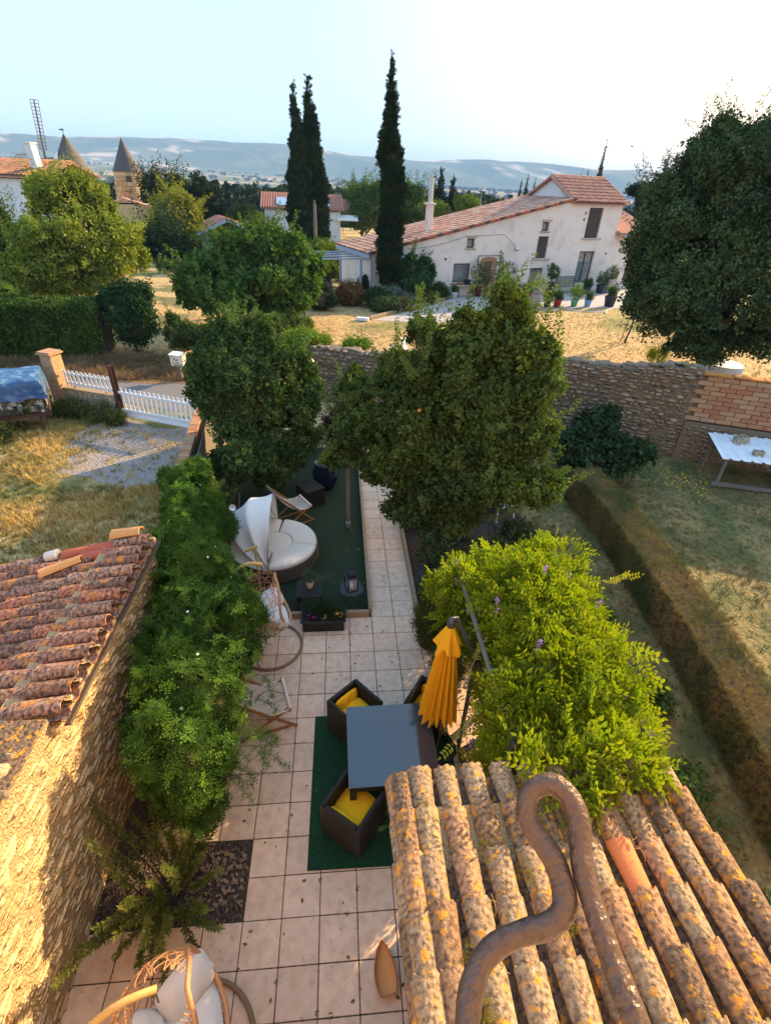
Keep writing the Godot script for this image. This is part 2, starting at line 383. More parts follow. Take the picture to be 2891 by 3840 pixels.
	var lichen := ntex(25, 0.012, [[0.0, 0.6, 0.26, 0.02, 0.0], [0.70, 0.6, 0.26, 0.02, 0.0], [0.73, 0.62, 0.27, 0.02, 0.9], [1.0, 0.66, 0.25, 0.015, 1.0]], 1024, FastNoiseLite.TYPE_SIMPLEX_SMOOTH, 5)
	M.clay = []
	for t in [[1.0, 0.95, 0.85], [0.6, 0.54, 0.48], [1.2, 0.95, 0.76], [1.1, 1.08, 0.95], [0.8, 0.66, 0.54]]:
		M.clay.append(mat(lin(t[0], t[1], t[2]), 0.9, clay, 1.6, bump, 1.0, lichen, 0.75))
	M.clay_new = mat(lin(0.60, 0.19, 0.07), 0.8, null, 2.0, bump, 0.3)
	var redclay := ntex(26, 0.016, [[0.0, 0.025, 0.022, 0.022], [0.34, 0.07, 0.055, 0.048], [0.44, 0.22, 0.12, 0.085], [0.56, 0.42, 0.18, 0.11], [0.66, 0.30, 0.21, 0.15], [0.78, 0.42, 0.34, 0.27], [1.0, 0.5, 0.44, 0.37]], 1024, FastNoiseLite.TYPE_SIMPLEX_SMOOTH, 6)
	var lichen2 := ntex(27, 0.012, [[0.0, 0.5, 0.2, 0.03, 0.0], [0.72, 0.5, 0.2, 0.03, 0.0], [0.75, 0.55, 0.2, 0.03, 0.85], [1.0, 0.55, 0.2, 0.03, 0.9]], 512, FastNoiseLite.TYPE_SIMPLEX_SMOOTH, 5)
	M.red = []
	for t in [[1.0, 0.9, 0.85], [0.8, 0.75, 0.75], [1.25, 0.85, 0.72], [1.0, 1.0, 1.0], [0.65, 0.6, 0.6]]:
		M.red.append(mat(lin(t[0], t[1], t[2]), 0.9, redclay, 1.2, bump, 0.8, lichen2, 0.7))
	M.red_new = mat(lin(0.42, 0.10, 0.05), 0.75, null, 2.0, bump, 0.2)
	M.orange_new = mat(lin(0.62, 0.30, 0.11), 0.8, ntex(28, 0.03, [[0.0, 0.8, 0.8, 0.8], [1.0, 1.15, 1.1, 1.05]]), 2.0)
	M.farclay = []
	for t in [[0.55, 0.27, 0.18], [0.62, 0.34, 0.24], [0.48, 0.21, 0.14], [0.60, 0.40, 0.30], [0.40, 0.19, 0.14]]:
		M.farclay.append(mat(lin(t[0], t[1], t[2]), 0.9, ntex(29, 0.05, [[0.0, 0.6, 0.6, 0.6], [1.0, 1.25, 1.25, 1.25]]) if M.farclay.is_empty() else M.farclay[0].albedo_texture, 0.9))
	M.under = mat(lin(0.09, 0.07, 0.055), 0.95)
	# stone
	var stone := ntex(30, 0.03, [[0.0, 0.20, 0.14, 0.085], [0.28, 0.42, 0.31, 0.19], [0.5, 0.58, 0.45, 0.28], [0.7, 0.66, 0.54, 0.36], [1.0, 0.75, 0.66, 0.5]], 1024, FastNoiseLite.TYPE_SIMPLEX_SMOOTH, 6)
	M.stone = []
	for t in [[1.0, 0.97, 0.9], [0.82, 0.74, 0.62], [1.08, 1.02, 0.92], [0.92, 0.70, 0.52], [0.78, 0.76, 0.72]]:
		M.stone.append(mat(lin(t[0], t[1], t[2]), 0.92, stone, 1.3, bump, 2.0))
	M.mortar = mat(lin(0.78, 0.71, 0.60), 0.95, stone, 1.7, bump, 2.5)
	var gstone := ntex(31, 0.03, [[0.0, 0.10, 0.085, 0.07], [0.4, 0.24, 0.19, 0.14], [0.6, 0.33, 0.26, 0.18], [1.0, 0.46, 0.39, 0.29]], 512, FastNoiseLite.TYPE_SIMPLEX_SMOOTH, 6)
	M.gstone = []
	for t in [[1.3, 1.2, 1.1], [0.95, 0.88, 0.84], [1.5, 1.36, 1.2], [1.3, 1.02, 0.78], [0.75, 0.71, 0.68]]:
		M.gstone.append(mat(lin(t[0], t[1], t[2]), 0.92, gstone, 1.1, bump, 2.0))
	M.gmortar = mat(lin(0.7, 0.66, 0.62), 0.95, gstone, 1.4, bump, 2.0)
	M.brick = []
	for t in [[0.44, 0.235, 0.125], [0.42, 0.21, 0.11], [0.47, 0.27, 0.145], [0.40, 0.175, 0.095], [0.45, 0.28, 0.165]]:
		M.brick.append(mat(lin(t[0], t[1], t[2]), 0.9, ntex(32, 0.04, [[0.0, 0.65, 0.62, 0.6], [1.0, 1.25, 1.22, 1.2]]) if M.brick.is_empty() else M.brick[0].albedo_texture, 1.5, bump, 0.8))
	M.lichen_cap = mat(lin(0.55, 0.22, 0.05), 0.95, ntex(33, 0.05, [[0.0, 0.5, 0.5, 0.5], [1.0, 1.2, 1.2, 1.2]]), 1.5, bump, 2.0)
	M.plaster = mat(lin(0.80, 0.66, 0.57), 0.92, ntex(34, 0.01, [[0.0, 0.80, 0.78, 0.75], [0.45, 1, 1, 1], [1.0, 1.08, 1.07, 1.05]], 512, FastNoiseLite.TYPE_SIMPLEX_SMOOTH, 6), 0.16, bump, 0.5, ntex(35, 0.012, [[0.0, 0.3, 0.26, 0.22, 0.0], [0.62, 0.42, 0.34, 0.28, 0.0], [0.85, 0.42, 0.34, 0.28, 0.35], [1.0, 0.38, 0.31, 0.26, 0.5]]), 0.07)
	M.white_wall = mat(lin(0.74, 0.73, 0.72), 0.9, ntex(34, 0.01, [[0.0, 0.88, 0.87, 0.86], [1.0, 1.04, 1.04, 1.04]]), 0.2)
	M.block = mat(lin(0.34, 0.33, 0.31), 0.95, gstone, 0.5, bump, 0.6)
	M.block.albedo_color = lin(1.3, 1.35, 1.4)
	# wood, metal, cloth
	M.wood = mat(lin(0.34, 0.15, 0.055), 0.6, ntex(36, 0.03, [[0.0, 0.6, 0.6, 0.6], [1.0, 1.2, 1.2, 1.2]]), 2.5)
	M.grey_wood = mat(lin(0.20, 0.175, 0.15), 0.9, ntex(37, 0.03, [[0.0, 0.5, 0.5, 0.5], [1.0, 1.3, 1.3, 1.3]]), 2.0)
	M.dark_wood = mat(lin(0.075, 0.055, 0.045), 0.8)
	M.door_wood = mat(lin(0.26, 0.14, 0.085), 0.75, ntex(37, 0.03, [[0.0, 0.6, 0.6, 0.6], [1.0, 1.3, 1.3, 1.3]]), 1.0)
	M.rattan = mat(lin(0.016, 0.013, 0.012), 0.55, null, 1.0, ntex(38, 0.08, [], 256, CELL), 0.4)
	M.rattan.uv1_scale = Vector3.ONE * 5.0
	M.weave = mat(lin(0.03, 0.024, 0.021), 0.5)
	M.brown_rattan = mat(lin(0.09, 0.065, 0.05), 0.6)
	M.cane = mat(lin(0.52, 0.27, 0.13), 0.5, ntex(39, 0.03, [[0.0, 0.7, 0.7, 0.7], [1.0, 1.15, 1.15, 1.15]]), 3.0)
	M.bamboo = mat(lin(0.58, 0.37, 0.13), 0.4, ntex(39, 0.03, [[0.0, 0.8, 0.75, 0.7], [1.0, 1.1, 1.1, 1.1]]), 2.0)
	M.bronze = mat(lin(0.22, 0.13, 0.065), 0.4)
	M.yellow = mat(lin(0.80, 0.39, 0.008), 0.85, null, 1.0, bump, 0.3)
	M.yellow.uv1_scale = Vector3.ONE * 4.0
	M.yellow.backlight_enabled = true
	M.yellow.backlight = Color(0.5, 0.4, 0.1)
	M.cushion_yellow = mat(lin(0.83, 0.43, 0.006), 0.9)
	M.canvas = mat(lin(0.76, 0.71, 0.67), 0.9, null, 1.0, bump, 0.4)
	M.canvas.backlight_enabled = true
	M.canvas.backlight = Color(0.3, 0.28, 0.25)
	M.cushion_cream = mat(lin(0.66, 0.58, 0.50), 0.92)
	M.cushion_grey = mat(lin(0.64, 0.62, 0.62), 0.92, null, 1.0, bump, 0.3)
	M.rope = mat(lin(0.62, 0.56, 0.50), 0.9)
	M.black_metal = mat(lin(0.02, 0.02, 0.022), 0.4)
	M.grey_metal = mat(lin(0.06, 0.062, 0.068), 0.38)
	M.black_plastic = mat(lin(0.016, 0.016, 0.018), 0.45)
	M.glaze = mat(lin(0.01, 0.013, 0.03), 0.1)
	M.glass_top = mat(lin(0.035, 0.04, 0.05), 0.07)
	M.glass_top.metallic_specular = 1.0
	M.glass_top.clearcoat_enabled = true
	M.glass_top.clearcoat = 0.1
	M.glass_top.clearcoat_roughness = 0.05
	M.iron = mat(lin(0.13, 0.092, 0.08), 0.42, ntex(40, 0.03, [[0.0, 0.55, 0.5, 0.5], [0.45, 1, 1, 1], [0.7, 1.2, 0.95, 0.8], [1.0, 1.35, 1.3, 1.3]], 512, FastNoiseLite.TYPE_SIMPLEX_SMOOTH, 6), 7.0, bump, 0.22)
	M.iron.metallic = 0.5
	M.rust = mat(lin(0.09, 0.035, 0.022), 0.8)
	M.white_paint = mat(lin(0.78, 0.77, 0.78), 0.5)
	M.white_plastic = mat(lin(0.80, 0.80, 0.82), 0.4)
	M.steel = mat(lin(0.62, 0.6, 0.58), 0.35)
	M.steel.metallic = 0.8
	M.pane = mat(Color(0.9, 0.95, 0.95), 0.04)
	M.pane.albedo_color = Color(0.9, 0.95, 0.95, 0.12)
	M.pane.transparency = BaseMaterial3D.TRANSPARENCY_ALPHA
	M.pane.metallic_specular = 0.6
	M.room = mat(lin(0.3, 0.26, 0.22), 0.9)
	M.tarp = mat(lin(0.55, 0.55, 0.55), 0.28, ntex(41, 0.02, [[0.0, 0.03, 0.11, 0.30], [0.45, 0.05, 0.17, 0.40], [0.6, 0.08, 0.22, 0.46], [0.7, 0.25, 0.40, 0.60], [1.0, 0.45, 0.55, 0.68]], 512, FastNoiseLite.TYPE_SIMPLEX_SMOOTH, 4), 0.35, bump, 1.5)
	M.fascia = mat(lin(0.30, 0.36, 0.45), 0.7)
	M.slate = mat(lin(0.10, 0.085, 0.08), 0.75, ntex(42, 0.02, [[0.0, 0.7, 0.7, 0.7], [1.0, 1.3, 1.3, 1.3]]), 0.5)
	M.sheet = mat(lin(0.78, 0.80, 0.82), 0.5, ntex(43, 0.01, [[0.0, 0.8, 0.8, 0.8], [1.0, 1.05, 1.05, 1.05]]), 0.5)
	M.bark = mat(lin(0.10, 0.075, 0.055), 0.95, ntex(44, 0.05, [[0.0, 0.5, 0.5, 0.5], [1.0, 1.4, 1.4, 1.4]]), 2.0, bump, 1.5)
	M.inner = mat(lin(0.075, 0.062, 0.042), 1.0)  # for the solid cores added inside crowns and hedges to block light
	M.terracotta = mat(lin(0.42, 0.16, 0.08), 0.8)
	M.paint = {"red": mat(lin(0.42, 0.02, 0.03), 0.4), "green": mat(lin(0.10, 0.36, 0.16), 0.5), "blue": mat(lin(0.22, 0.36, 0.62), 0.5), "dark": mat(lin(0.03, 0.035, 0.045), 0.5), "grey": mat(lin(0.34, 0.31, 0.28), 0.8), "maroon": mat(lin(0.10, 0.012, 0.02), 0.3), "white": mat(lin(0.6, 0.6, 0.6), 0.6)}
	M.leaf = vmat(0.7, Color(0.62, 0.75, 0.16))
	M.leaf_dark = vmat(0.75, Color(0.3, 0.4, 0.1))
	M.wisteria = vmat(0.45, Color(0.9, 0.95, 0.14))
	M.tint = vmat(0.7)
	M.far = vmat(0.95)

# ---------- leaf sprays, unit size, growing along +Y ----------
func spray(sd: int, count: int, ln: float, w: float, spread: float, fine := false, lift := 0.35) -> ArrayMesh:
	rng.seed = sd
	var b := MB.new()
	for i in count:
		var y := rnd(-0.35, 0.5)
		var a := rnd(0, TAU)
		var r := Vector3(cos(a), 0, sin(a))
		var d := (r + Vector3(0, lift + rnd(-0.4, 0.5), 0)).normalized()
		var nn := (Vector3.UP * 0.7 + r * 0.2 + rdir() * 0.6).normalized()
		var k := rnd(0.8, 1.2)
		b.col = Color(k * rnd(0.9, 1.1), k, k * rnd(0.8, 1.1))
		b.leaf(r * rnd(0.02, spread) + Vector3(0, y, 0), d, nn, ln * rnd(0.7, 1.15), w * rnd(0.8, 1.1), fine)
	return b.mesh()
func pinnate(sd: int, pairs: int, ll: float, lw: float, count: int, arch := 0.25) -> ArrayMesh:
	rng.seed = sd
	var b := MB.new()
	for q in count:
		var az := TAU * q / count + rnd(-0.3, 0.3)
		var out := Vector3(cos(az), 0, sin(az))
		var base := Vector3.ZERO if count == 1 else out * 0.03 + Vector3(0, rnd(-0.2, 0.3), 0)
		var k := rnd(0.85, 1.15)
		for i in pairs + 1:
			var t := (i + 0.6) / (pairs + 0.6)
			var dir := Vector3.UP if count == 1 else (out + Vector3.UP * 0.5).normalized()
			var nn := Vector3(0, 0, 1) if count == 1 else (Vector3.UP - out * 0.4).normalized()
			var p := base + dir * t * (1.0 if count == 1 else 0.6) - nn * t * t * arch
			var sd_dir := dir.cross(nn).normalized()
			for g in ([0.0] if i == pairs else [-1.0, 1.0]):
				b.col = Color(k * rnd(0.88, 1.12), k * rnd(0.95, 1.05), k * rnd(0.8, 1.1))
				var d: Vector3 = (dir * (1.0 if g == 0.0 else 0.45) + sd_dir * g + rdir() * 0.15).normalized()
				b.leaf(p, d, (nn + rdir() * 0.25).normalized(), ll * rnd(0.85, 1.1), lw, true)
	return b.mesh()
func make_leaves() -> void:
	L.tree = spray(101, 15, 0.34, 0.2, 0.3)
	L.broad = spray(102, 9, 0.5, 0.36, 0.3, true)
	L.oval = spray(103, 11, 0.42, 0.24, 0.25, true)
	L.narrow = spray(104, 22, 0.34, 0.10, 0.22)
	L.fine = spray(105, 26, 0.24, 0.12, 0.35)
	L.cypress = spray(106, 22, 0.5, 0.13, 0.16, false, 1.6)
	L.whorl = spray(107, 26, 0.40, 0.085, 0.03, true, 0.7)
	L.wisteria = pinnate(108, 4, 0.34, 0.165, 1, 0.3)
	L.jasmine = pinnate(109, 3, 0.26, 0.10, 5, 0.15)
	rng.seed = 110
	var g := MB.new()
	for i in 9:
		var a := rnd(0, TAU)
		var d := Vector3(cos(a) * rnd(0.1, 0.6), 1, sin(a) * rnd(0.1, 0.6)).normalized()
		var s := d.cross(rdir()).normalized() * 0.035
		var p := Vector3(cos(a), 0, sin(a)) * rnd(0, 0.25)
		var k := rnd(0.75, 1.25)
		g.col = Color(k, k, k)
		g.tri(p - s, p + s, p + d * rnd(0.5, 1.0))
	L.grass = g.mesh()
	var fl := MB.new()
	for i in 5:
		var a := TAU * i / 5
		fl.leaf(Vector3.ZERO, Vector3(cos(a), 0.35, sin(a)).normalized(), Vector3.UP, 0.5, 0.38, true)
	L.flower = fl.mesh()
	var sl := MB.new()
	sl.leaf(Vector3(-0.5, 0, 0), Vector3(1, 0, 0), Vector3.UP, 1.0, 0.55, true)
	L.single = sl.mesh()

# smaller masses budding from the surface of the big ones, so that outlines are uneven
func lumpy(blobs: Array, each: int, size: float, sd: int) -> Array:
	rng.seed = sd
	var out := []
	for b in blobs:
		out.append([b[0], b[1], b[2], b[3] * 0.8, b[4] * 0.8, b[5] * 0.8])
		for i in each:
			var d := rdir()
			if d.y < -0.5: d.y = -d.y
			var k := size * rnd(0.55, 1.3)
			var f := rnd(0.68, 0.95)
			out.append([b[0] + d.x * b[3] * f, b[1] + d.y * b[4] * f, b[2] + d.z * b[5] * f, b[3] * k, b[4] * k * rnd(0.8, 1.2), b[5] * k])
	return out
# scatter sprays through the outer layer of a body of rounded masses [x, y, z, rx, ry, rz]
func foliage(called: String, parent: Node3D, blobs: Array, leaf: Mesh, m: Material, count: int, s0: float, s1: float, c0: Color, c1: Color, sd: int, deep := 0.55, droop := 0.0, low := 0.02, upward := 0.0, gaps := 0.0, twigs := 0) -> MultiMeshInstance3D:
	rng.seed = sd
	var hole := FastNoiseLite.new()
	hole.seed = sd; hole.fractal_octaves = 2
	hole.frequency = 0.55 / maxf(0.05, pow(blobs[0][3] * blobs[0][4] * blobs[0][5], 0.333))
	var buf := PackedFloat32Array()
	var cum := []
	var sum := 0.0
	var tone := []
	for b in blobs:
		sum += pow(b[3] * b[4] * b[5], 0.6)
		cum.append(sum)
		tone.append(rnd(0.0, 0.55))
	var off := parent.position if parent != self else Vector3.ZERO
	var made := 0
	var tries := 0
	while made < count and tries < count * 6:
		tries += 1
		var w := rnd(0, sum)
		var k := 0
		while cum[k] < w: k += 1
		var b: Array = blobs[k]
		var d := rdir()
		var f := lerpf(deep, 1.0, sqrt(rng.randf())) * (1.0 + rnd(-0.12, 0.14))
		var r := Vector3(b[3], b[4], b[5])
		var p := Vector3(b[0], b[1], b[2]) + d * r * f
		if p.y < low: continue
		if gaps > 0.0 and hole.get_noise_3d(p.x, p.y, p.z) < gaps - 0.35 and rng.randf() < 0.85: continue
		var hid := false
		for q in blobs.size():
			if q == k: continue
			var e: Array = blobs[q]
			if Vector3((p.x - e[0]) / e[3], (p.y - e[1]) / e[4], (p.z - e[2]) / e[5]).length_squared() < 0.42:
				hid = true
				break
		if hid: continue
		var nn := (d / r).normalized()
		var y := (nn + rdir() * 0.7 + Vector3(0, upward - droop, 0)).normalized()
		var bs: Basis
		if droop > 0.0:
			y = (Vector3(nn.x, 0, nn.z) + rdir() * 0.8 + Vector3(0, -droop, 0)).normalized()
			bs = frame(y, (Vector3.UP + nn * 0.8).cross(y))
		else:
			bs = frame(y, rdir())
		var s := rnd(s0, s1)
		buf.append_array(arr_t(bs * Basis.from_scale(Vector3.ONE * s), p - off, mixc(c0, c1, clampf(tone[k] + rnd(-0.1, 0.55), 0.0, 1.0), 0.15)))
		made += 1
	# single shoots standing out of the mass
	for q in twigs:
		var b: Array = blobs[rng.randi() % blobs.size()]
		var d := rdir()
		d.y = absf(d.y) * 0.9 - 0.15
		var r := Vector3(b[3], b[4], b[5])
		var p := Vector3(b[0], b[1], b[2]) + d * r * 0.8
		var s := (s0 + s1) * 0.5
		var dir := (d + Vector3(0, 0.7, 0) + rdir() * 0.4).normalized()
		var c := mixc(c0, c1, rnd(0.5, 1.0), 0.1)
		var steps := rng.randi_range(4, 8)
		for i in steps:
			p += dir * s * 0.42
			dir = (dir + rdir() * 0.22).normalized()
			buf.append_array(arr_t(frame(dir + rdir() * 0.4, rdir()) * Basis.from_scale(Vector3.ONE * s * lerpf(0.85, 0.4, float(i) / steps)), p - off, c))
	return many(called, leaf, m, parent, buf)
func core(called: String, parent: Node3D, blobs: Array, k: float, m: Material) -> void:  # solid ellipsoids added inside the foliage to block light, no real branches
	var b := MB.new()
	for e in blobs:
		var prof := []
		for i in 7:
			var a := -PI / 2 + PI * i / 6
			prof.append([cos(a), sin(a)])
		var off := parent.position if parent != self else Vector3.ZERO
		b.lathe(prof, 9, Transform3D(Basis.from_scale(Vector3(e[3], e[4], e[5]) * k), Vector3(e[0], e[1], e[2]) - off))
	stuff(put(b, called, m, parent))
func limbs(called: String, parent: Node3D, foot: Vector3, fork: float, r0: float, blobs: Array, every := 1) -> void:
	var b := MB.new()
	var off := parent.position
	var mid := Vector3.ZERO
	for e in blobs: mid += Vector3(e[0], e[1], e[2])
	mid /= blobs.size()
	var top := foot.lerp(Vector3(mid.x, foot.y + fork, mid.z), 0.5)
	top.y = foot.y + fork
	b.tube([foot - off - Vector3(0, 0.05, 0), foot.lerp(top, 0.15) - off, foot.lerp(top, 0.5) + Vector3(rnd(-0.05, 0.05), 0, 0) - off, top - off], [r0 * 1.35, r0, r0 * 0.85, r0 * 0.7], 10)
	for k in range(0, blobs.size(), every):
		var e: Array = blobs[k]
		var p := Vector3(e[0], e[1], e[2])
		var q := top.lerp(p, 0.5) + Vector3(0, 0.12, 0) * top.distance_to(p)
		b.tube([top - off, q - off, p - off, p + (p - top).normalized() * e[4] * 0.6 - off], [r0 * 0.55, r0 * 0.35, r0 * 0.2, r0 * 0.05], 6)
	put(b, called, M.bark, parent)

# ---------- land ----------
func sheet(called: String, pts: Array, y: float, m: Material) -> MeshInstance3D:
	var poly := PackedVector2Array()
	for p in pts: poly.append(Vector2(p[0], p[1]))
	var idx := Geometry2D.triangulate_polygon(poly)
	var b := MB.new()
	for i in range(0, idx.size(), 3):
		var a := poly[idx[i]]
		var c := poly[idx[i + 1]]
		var d := poly[idx[i + 2]]
		b.face([Vector3(a.x, y, a.y), Vector3(c.x, y, c.y), Vector3(d.x, y, d.y)], Vector3((a.x + c.x + d.x) / 3, y - 1, (a.y + c.y + d.y) / 3))
	return struct(put(b, called, m, self))
func ragged(pts: Array, amount: float) -> Array:
	var f := FastNoiseLite.new()
	f.seed = 3; f.frequency = 0.8; f.fractal_octaves = 3
	var out := []
	for k in pts.size():
		var a := Vector2(pts[k][0], pts[k][1])
		var b := Vector2(pts[(k + 1) % pts.size()][0], pts[(k + 1) % pts.size()][1])
		for i in 10:
			var p := a.lerp(b, i / 10.0)
			var n := (b - a).orthogonal().normalized() * f.get_noise_2d(p.x, p.y) * amount * (1.0 if p.x < -4.2 else 0.0)
			out.append([p.x + n.x, p.y + n.y])
	return out
func land_y(x: float, z: float) -> float:
	var r := Vector2(x, z).length()
	var drop := smoothstep(70.0, 420.0, r) * -24.0
	if z < 0.0:
		drop += smoothstep(700.0, 3200.0, r) * clampf(38.0 - x * 0.018, -5.0, 90.0)
	return drop
func build_land() -> void:
	var b := MB.new()
	var rows := []
	for j in 34:
		var r := 150.0 * pow(j / 33.0, 1.6)
		var ring := PackedVector3Array()
		for i in 72:
			var a := TAU * i / 72
			var p := Vector3(cos(a) * r, 0, sin(a) * r)
			p.y = land_y(p.x, p.z) - 0.03
			ring.append(p)
		rows.append(ring)
	b.surf(rows, true)
	struct(put(b, "ground", M.dry, self))
	# the plain below the village: wheat, vines and pasture in strips
	var cell := FastNoiseLite.new()
	cell.seed = 9; cell.noise_type = FastNoiseLite.TYPE_CELLULAR; cell.frequency = 0.0042
	cell.cellular_return_type = FastNoiseLite.RETURN_CELL_VALUE
	cell.cellular_jitter = 0.9
	var pb := MB.new()
	var prow := []
	var cols := []
	var crop := [Color(0.46, 0.34, 0.19), Color(0.09, 0.13, 0.04), Color(0.11, 0.16, 0.05), Color(0.06, 0.09, 0.03), Color(0.42, 0.31, 0.17), Color(0.13, 0.16, 0.055)]
	for j in 120:
		var r := 140.0 * pow(4300.0 / 140.0, j / 119.0)
		var ring := PackedVector3Array()
		for i in 220:
			var a := TAU * i / 220.0
			var p := Vector3(cos(a) * r, 0, sin(a) * r)
			p.y = land_y(p.x, p.z) - 0.3 * clampf((r - 140.0) / 5.0, 0.0, 1.0) - 0.02
			ring.append(p)
			var k := int(absf(cell.get_noise_2d(p.x * 0.3, p.z)) * 977.0) % crop.size()
			cols.append(crop[k])
		prow.append(ring)
	pb.surf(prow, true)
	for i in cols.size(): pb.c[i] = cols[i]
	struct(put(pb, "plain", M.far, self))
	# hills along the horizon
	var hn := FastNoiseLite.new()
	hn.seed = 21; hn.frequency = 0.0009; hn.fractal_octaves = 5
	var crest := [[-6000.0, 130.0], [-2600.0, 140.0], [-1812.0, 150.0], [-1165.0, 172.0], [-300.0, 180.0], [3.0, 174.0], [811.0, 146.0], [1868.0, 126.0], [3200.0, 110.0], [6500.0, 90.0]]
	var hb := MB.new()
	var hrows := []
	var hcols := []
	var fld := FastNoiseLite.new()
	fld.seed = 33; fld.noise_type = FastNoiseLite.TYPE_CELLULAR; fld.frequency = 0.005; fld.cellular_return_type = FastNoiseLite.RETURN_CELL_VALUE
	for j in 26:
		var t := j / 25.0
		var row := PackedVector3Array()
		for i in 300:
			var x := -6000.0 + 12500.0 * i / 299.0
			var top := 0.0
			for k in crest.size() - 1:
				if x >= crest[k][0] and x <= crest[k + 1][0]:
					top = lerpf(crest[k][1], crest[k + 1][1], smoothstep(0.0, 1.0, (x - crest[k][0]) / (crest[k + 1][0] - crest[k][0])))
			var z := -3200.0 - 1000.0 * t
			# keep the crest about 4 km from the village on the curve the picture shows
			var zz := z + absf(x) * 0.22
			var rise := smoothstep(0.0, 0.8, t) if t < 0.8 else 1.0 - (t - 0.8) * 0.6
			var y := land_y(x, zz) - 8.0 + (top - land_y(x, zz) + 8.0) * rise + hn.get_noise_2d(x, z * 1.5) * 34.0 * rise
			row.append(Vector3(x, y, zz))
			var f := fld.get_noise_2d(x * 0.6, z)
			hcols.append(Color(0.66, 0.52, 0.36) if f > 0.5 else (Color(0.20, 0.22, 0.11) if f > 0.2 else Color(0.13, 0.17, 0.08)))
		hrows.append(row)
	hb.surf(hrows)
	for i in hcols.size(): hb.c[i] = hcols[i]
	struct(put(hb, "hills", M.far, self))
	# surfaces near the houses, each a little above the one below
	sheet("meadow", [[-16, -14.2], [-16, -6.0], [-3.3, -6.0], [-3.3, -14.6], [-9.4, -16.9]], -0.012, M.dry)
	sheet("driveway", ragged([[-7.2, -16.0], [-7.9, -14.2], [-7.3, -12.4], [-5.4, -11.6], [-3.35, -11.4], [-3.75, -14.4]], 0.5), -0.006, M.gravel)
	sheet("road", [[-16, -20.6], [-9.2, -17.95], [-4.2, -15.95], [-1.6, -18.4], [-7.5, -20.2], [-16, -23.4]], -0.012, M.road)
	sheet("verge", [[-16.5, -23.6], [-16.5, -21.3], [-9.6, -19.4], [-6.9, -19.1], [-4.4, -19.3], [-3.9, -21.6], [-7.0, -22.9]], -0.006, M.bank)
	sheet("lawn", [[1.45, -14.9], [1.45, 2.0], [16, 2.0], [16, -11.2], [9.9, -13.1]], -0.012, M.lawn)
	sheet("house_lawn", [[-8, -22.5], [-8.5, -35], [2.0, -38.5], [8.6, -39.2], [30, -46.5], [30, -18.5], [10.4, -13.4], [-1.5, -18.4]], -0.016, M.house_lawn)
	sheet("forecourt", [[1.9, -30.3], [5.4, -33.9], [8.7, -38.7], [24, -44.2], [25, -39.0], [19.2, -35.6], [12.0, -34.5], [9.0, -32.5], [5.6, -29.9]], -0.008, M.court)
	grass_over("dry_grass", [-14.5, -3.6, -15.5, -6.2], 11000, 0.10, 0.26, Color(0.62, 0.43, 0.16), Color(0.13, 0.16, 0.04), 61, 0.3)
	grass_over("lawn_grass", [1.7, 13.5, -13.0, -1.2], 17000, 0.04, 0.12, Color(0.30, 0.21, 0.09), Color(0.075, 0.10, 0.026), 62, 0.45)
	grass_over("verge_grass", [-15.5, -4.5, -22.6, -19.4], 4200, 0.12, 0.3, Color(0.30, 0.19, 0.11), Color(0.17, 0.12, 0.06), 63, 0.2)
	grass_over("house_lawn_grass", [-6.0, 22.0, -33.5, -16.0], 12000, 0.05, 0.13, Color(0.55, 0.38, 0.17), Color(0.22, 0.22, 0.06), 64, 0.4)
func grass_over(called: String, area: Array, count: int, h0: float, h1: float, c0: Color, c1: Color, sd: int, greens: float) -> void:
	rng.seed = sd
	var f := FastNoiseLite.new()
	f.seed = sd; f.frequency = 0.35; f.fractal_octaves = 3
	var buf := PackedFloat32Array()
	for i in count:
		var x := rnd(area[0], area[1])
		var z := rnd(area[2], area[3])
		if called == "dry_grass" and (x > -7.8 and z < -11.4 and x < -3.3 and rng.randf() < 0.9 - 0.5 * clampf(absf(x + 5.4) - 1.2, 0.0, 1.0)): continue
		if called == "dry_grass" and z < -16.9 + (x + 9.4) * 0.39: continue
		if called == "lawn_grass" and (z < -17.4 + (x + 1.5) * 0.426 or (x < 3.0 and z > -6.6)): continue
		if called == "verge_grass" and (z > -21.4 + (x + 16.0) * 0.28 or z < -23.8 + (x + 16.5) * 0.1): continue
		if called == "house_lawn_grass" and (z > -18.2 + (x + 1.5) * 0.426 or z < -29.5 - (x * 0.35 if x > 5.0 else 0.0)): continue
		var k := clampf(f.get_noise_2d(x, z) * 1.6 + greens, 0.0, 1.0)
		var h := rnd(h0, h1) * (1.2 - 0.5 * k)
		var bs := Basis(Vector3.UP, rnd(0, TAU)) * Basis.from_scale(Vector3(h * 1.5, h, h * 1.5))
		buf.append_array(arr_t(bs, Vector3(x, -0.02, z), mixc(c0, c1, k, 0.2)))
	stuff(many(called, L.grass, M.leaf_dark, self, buf))

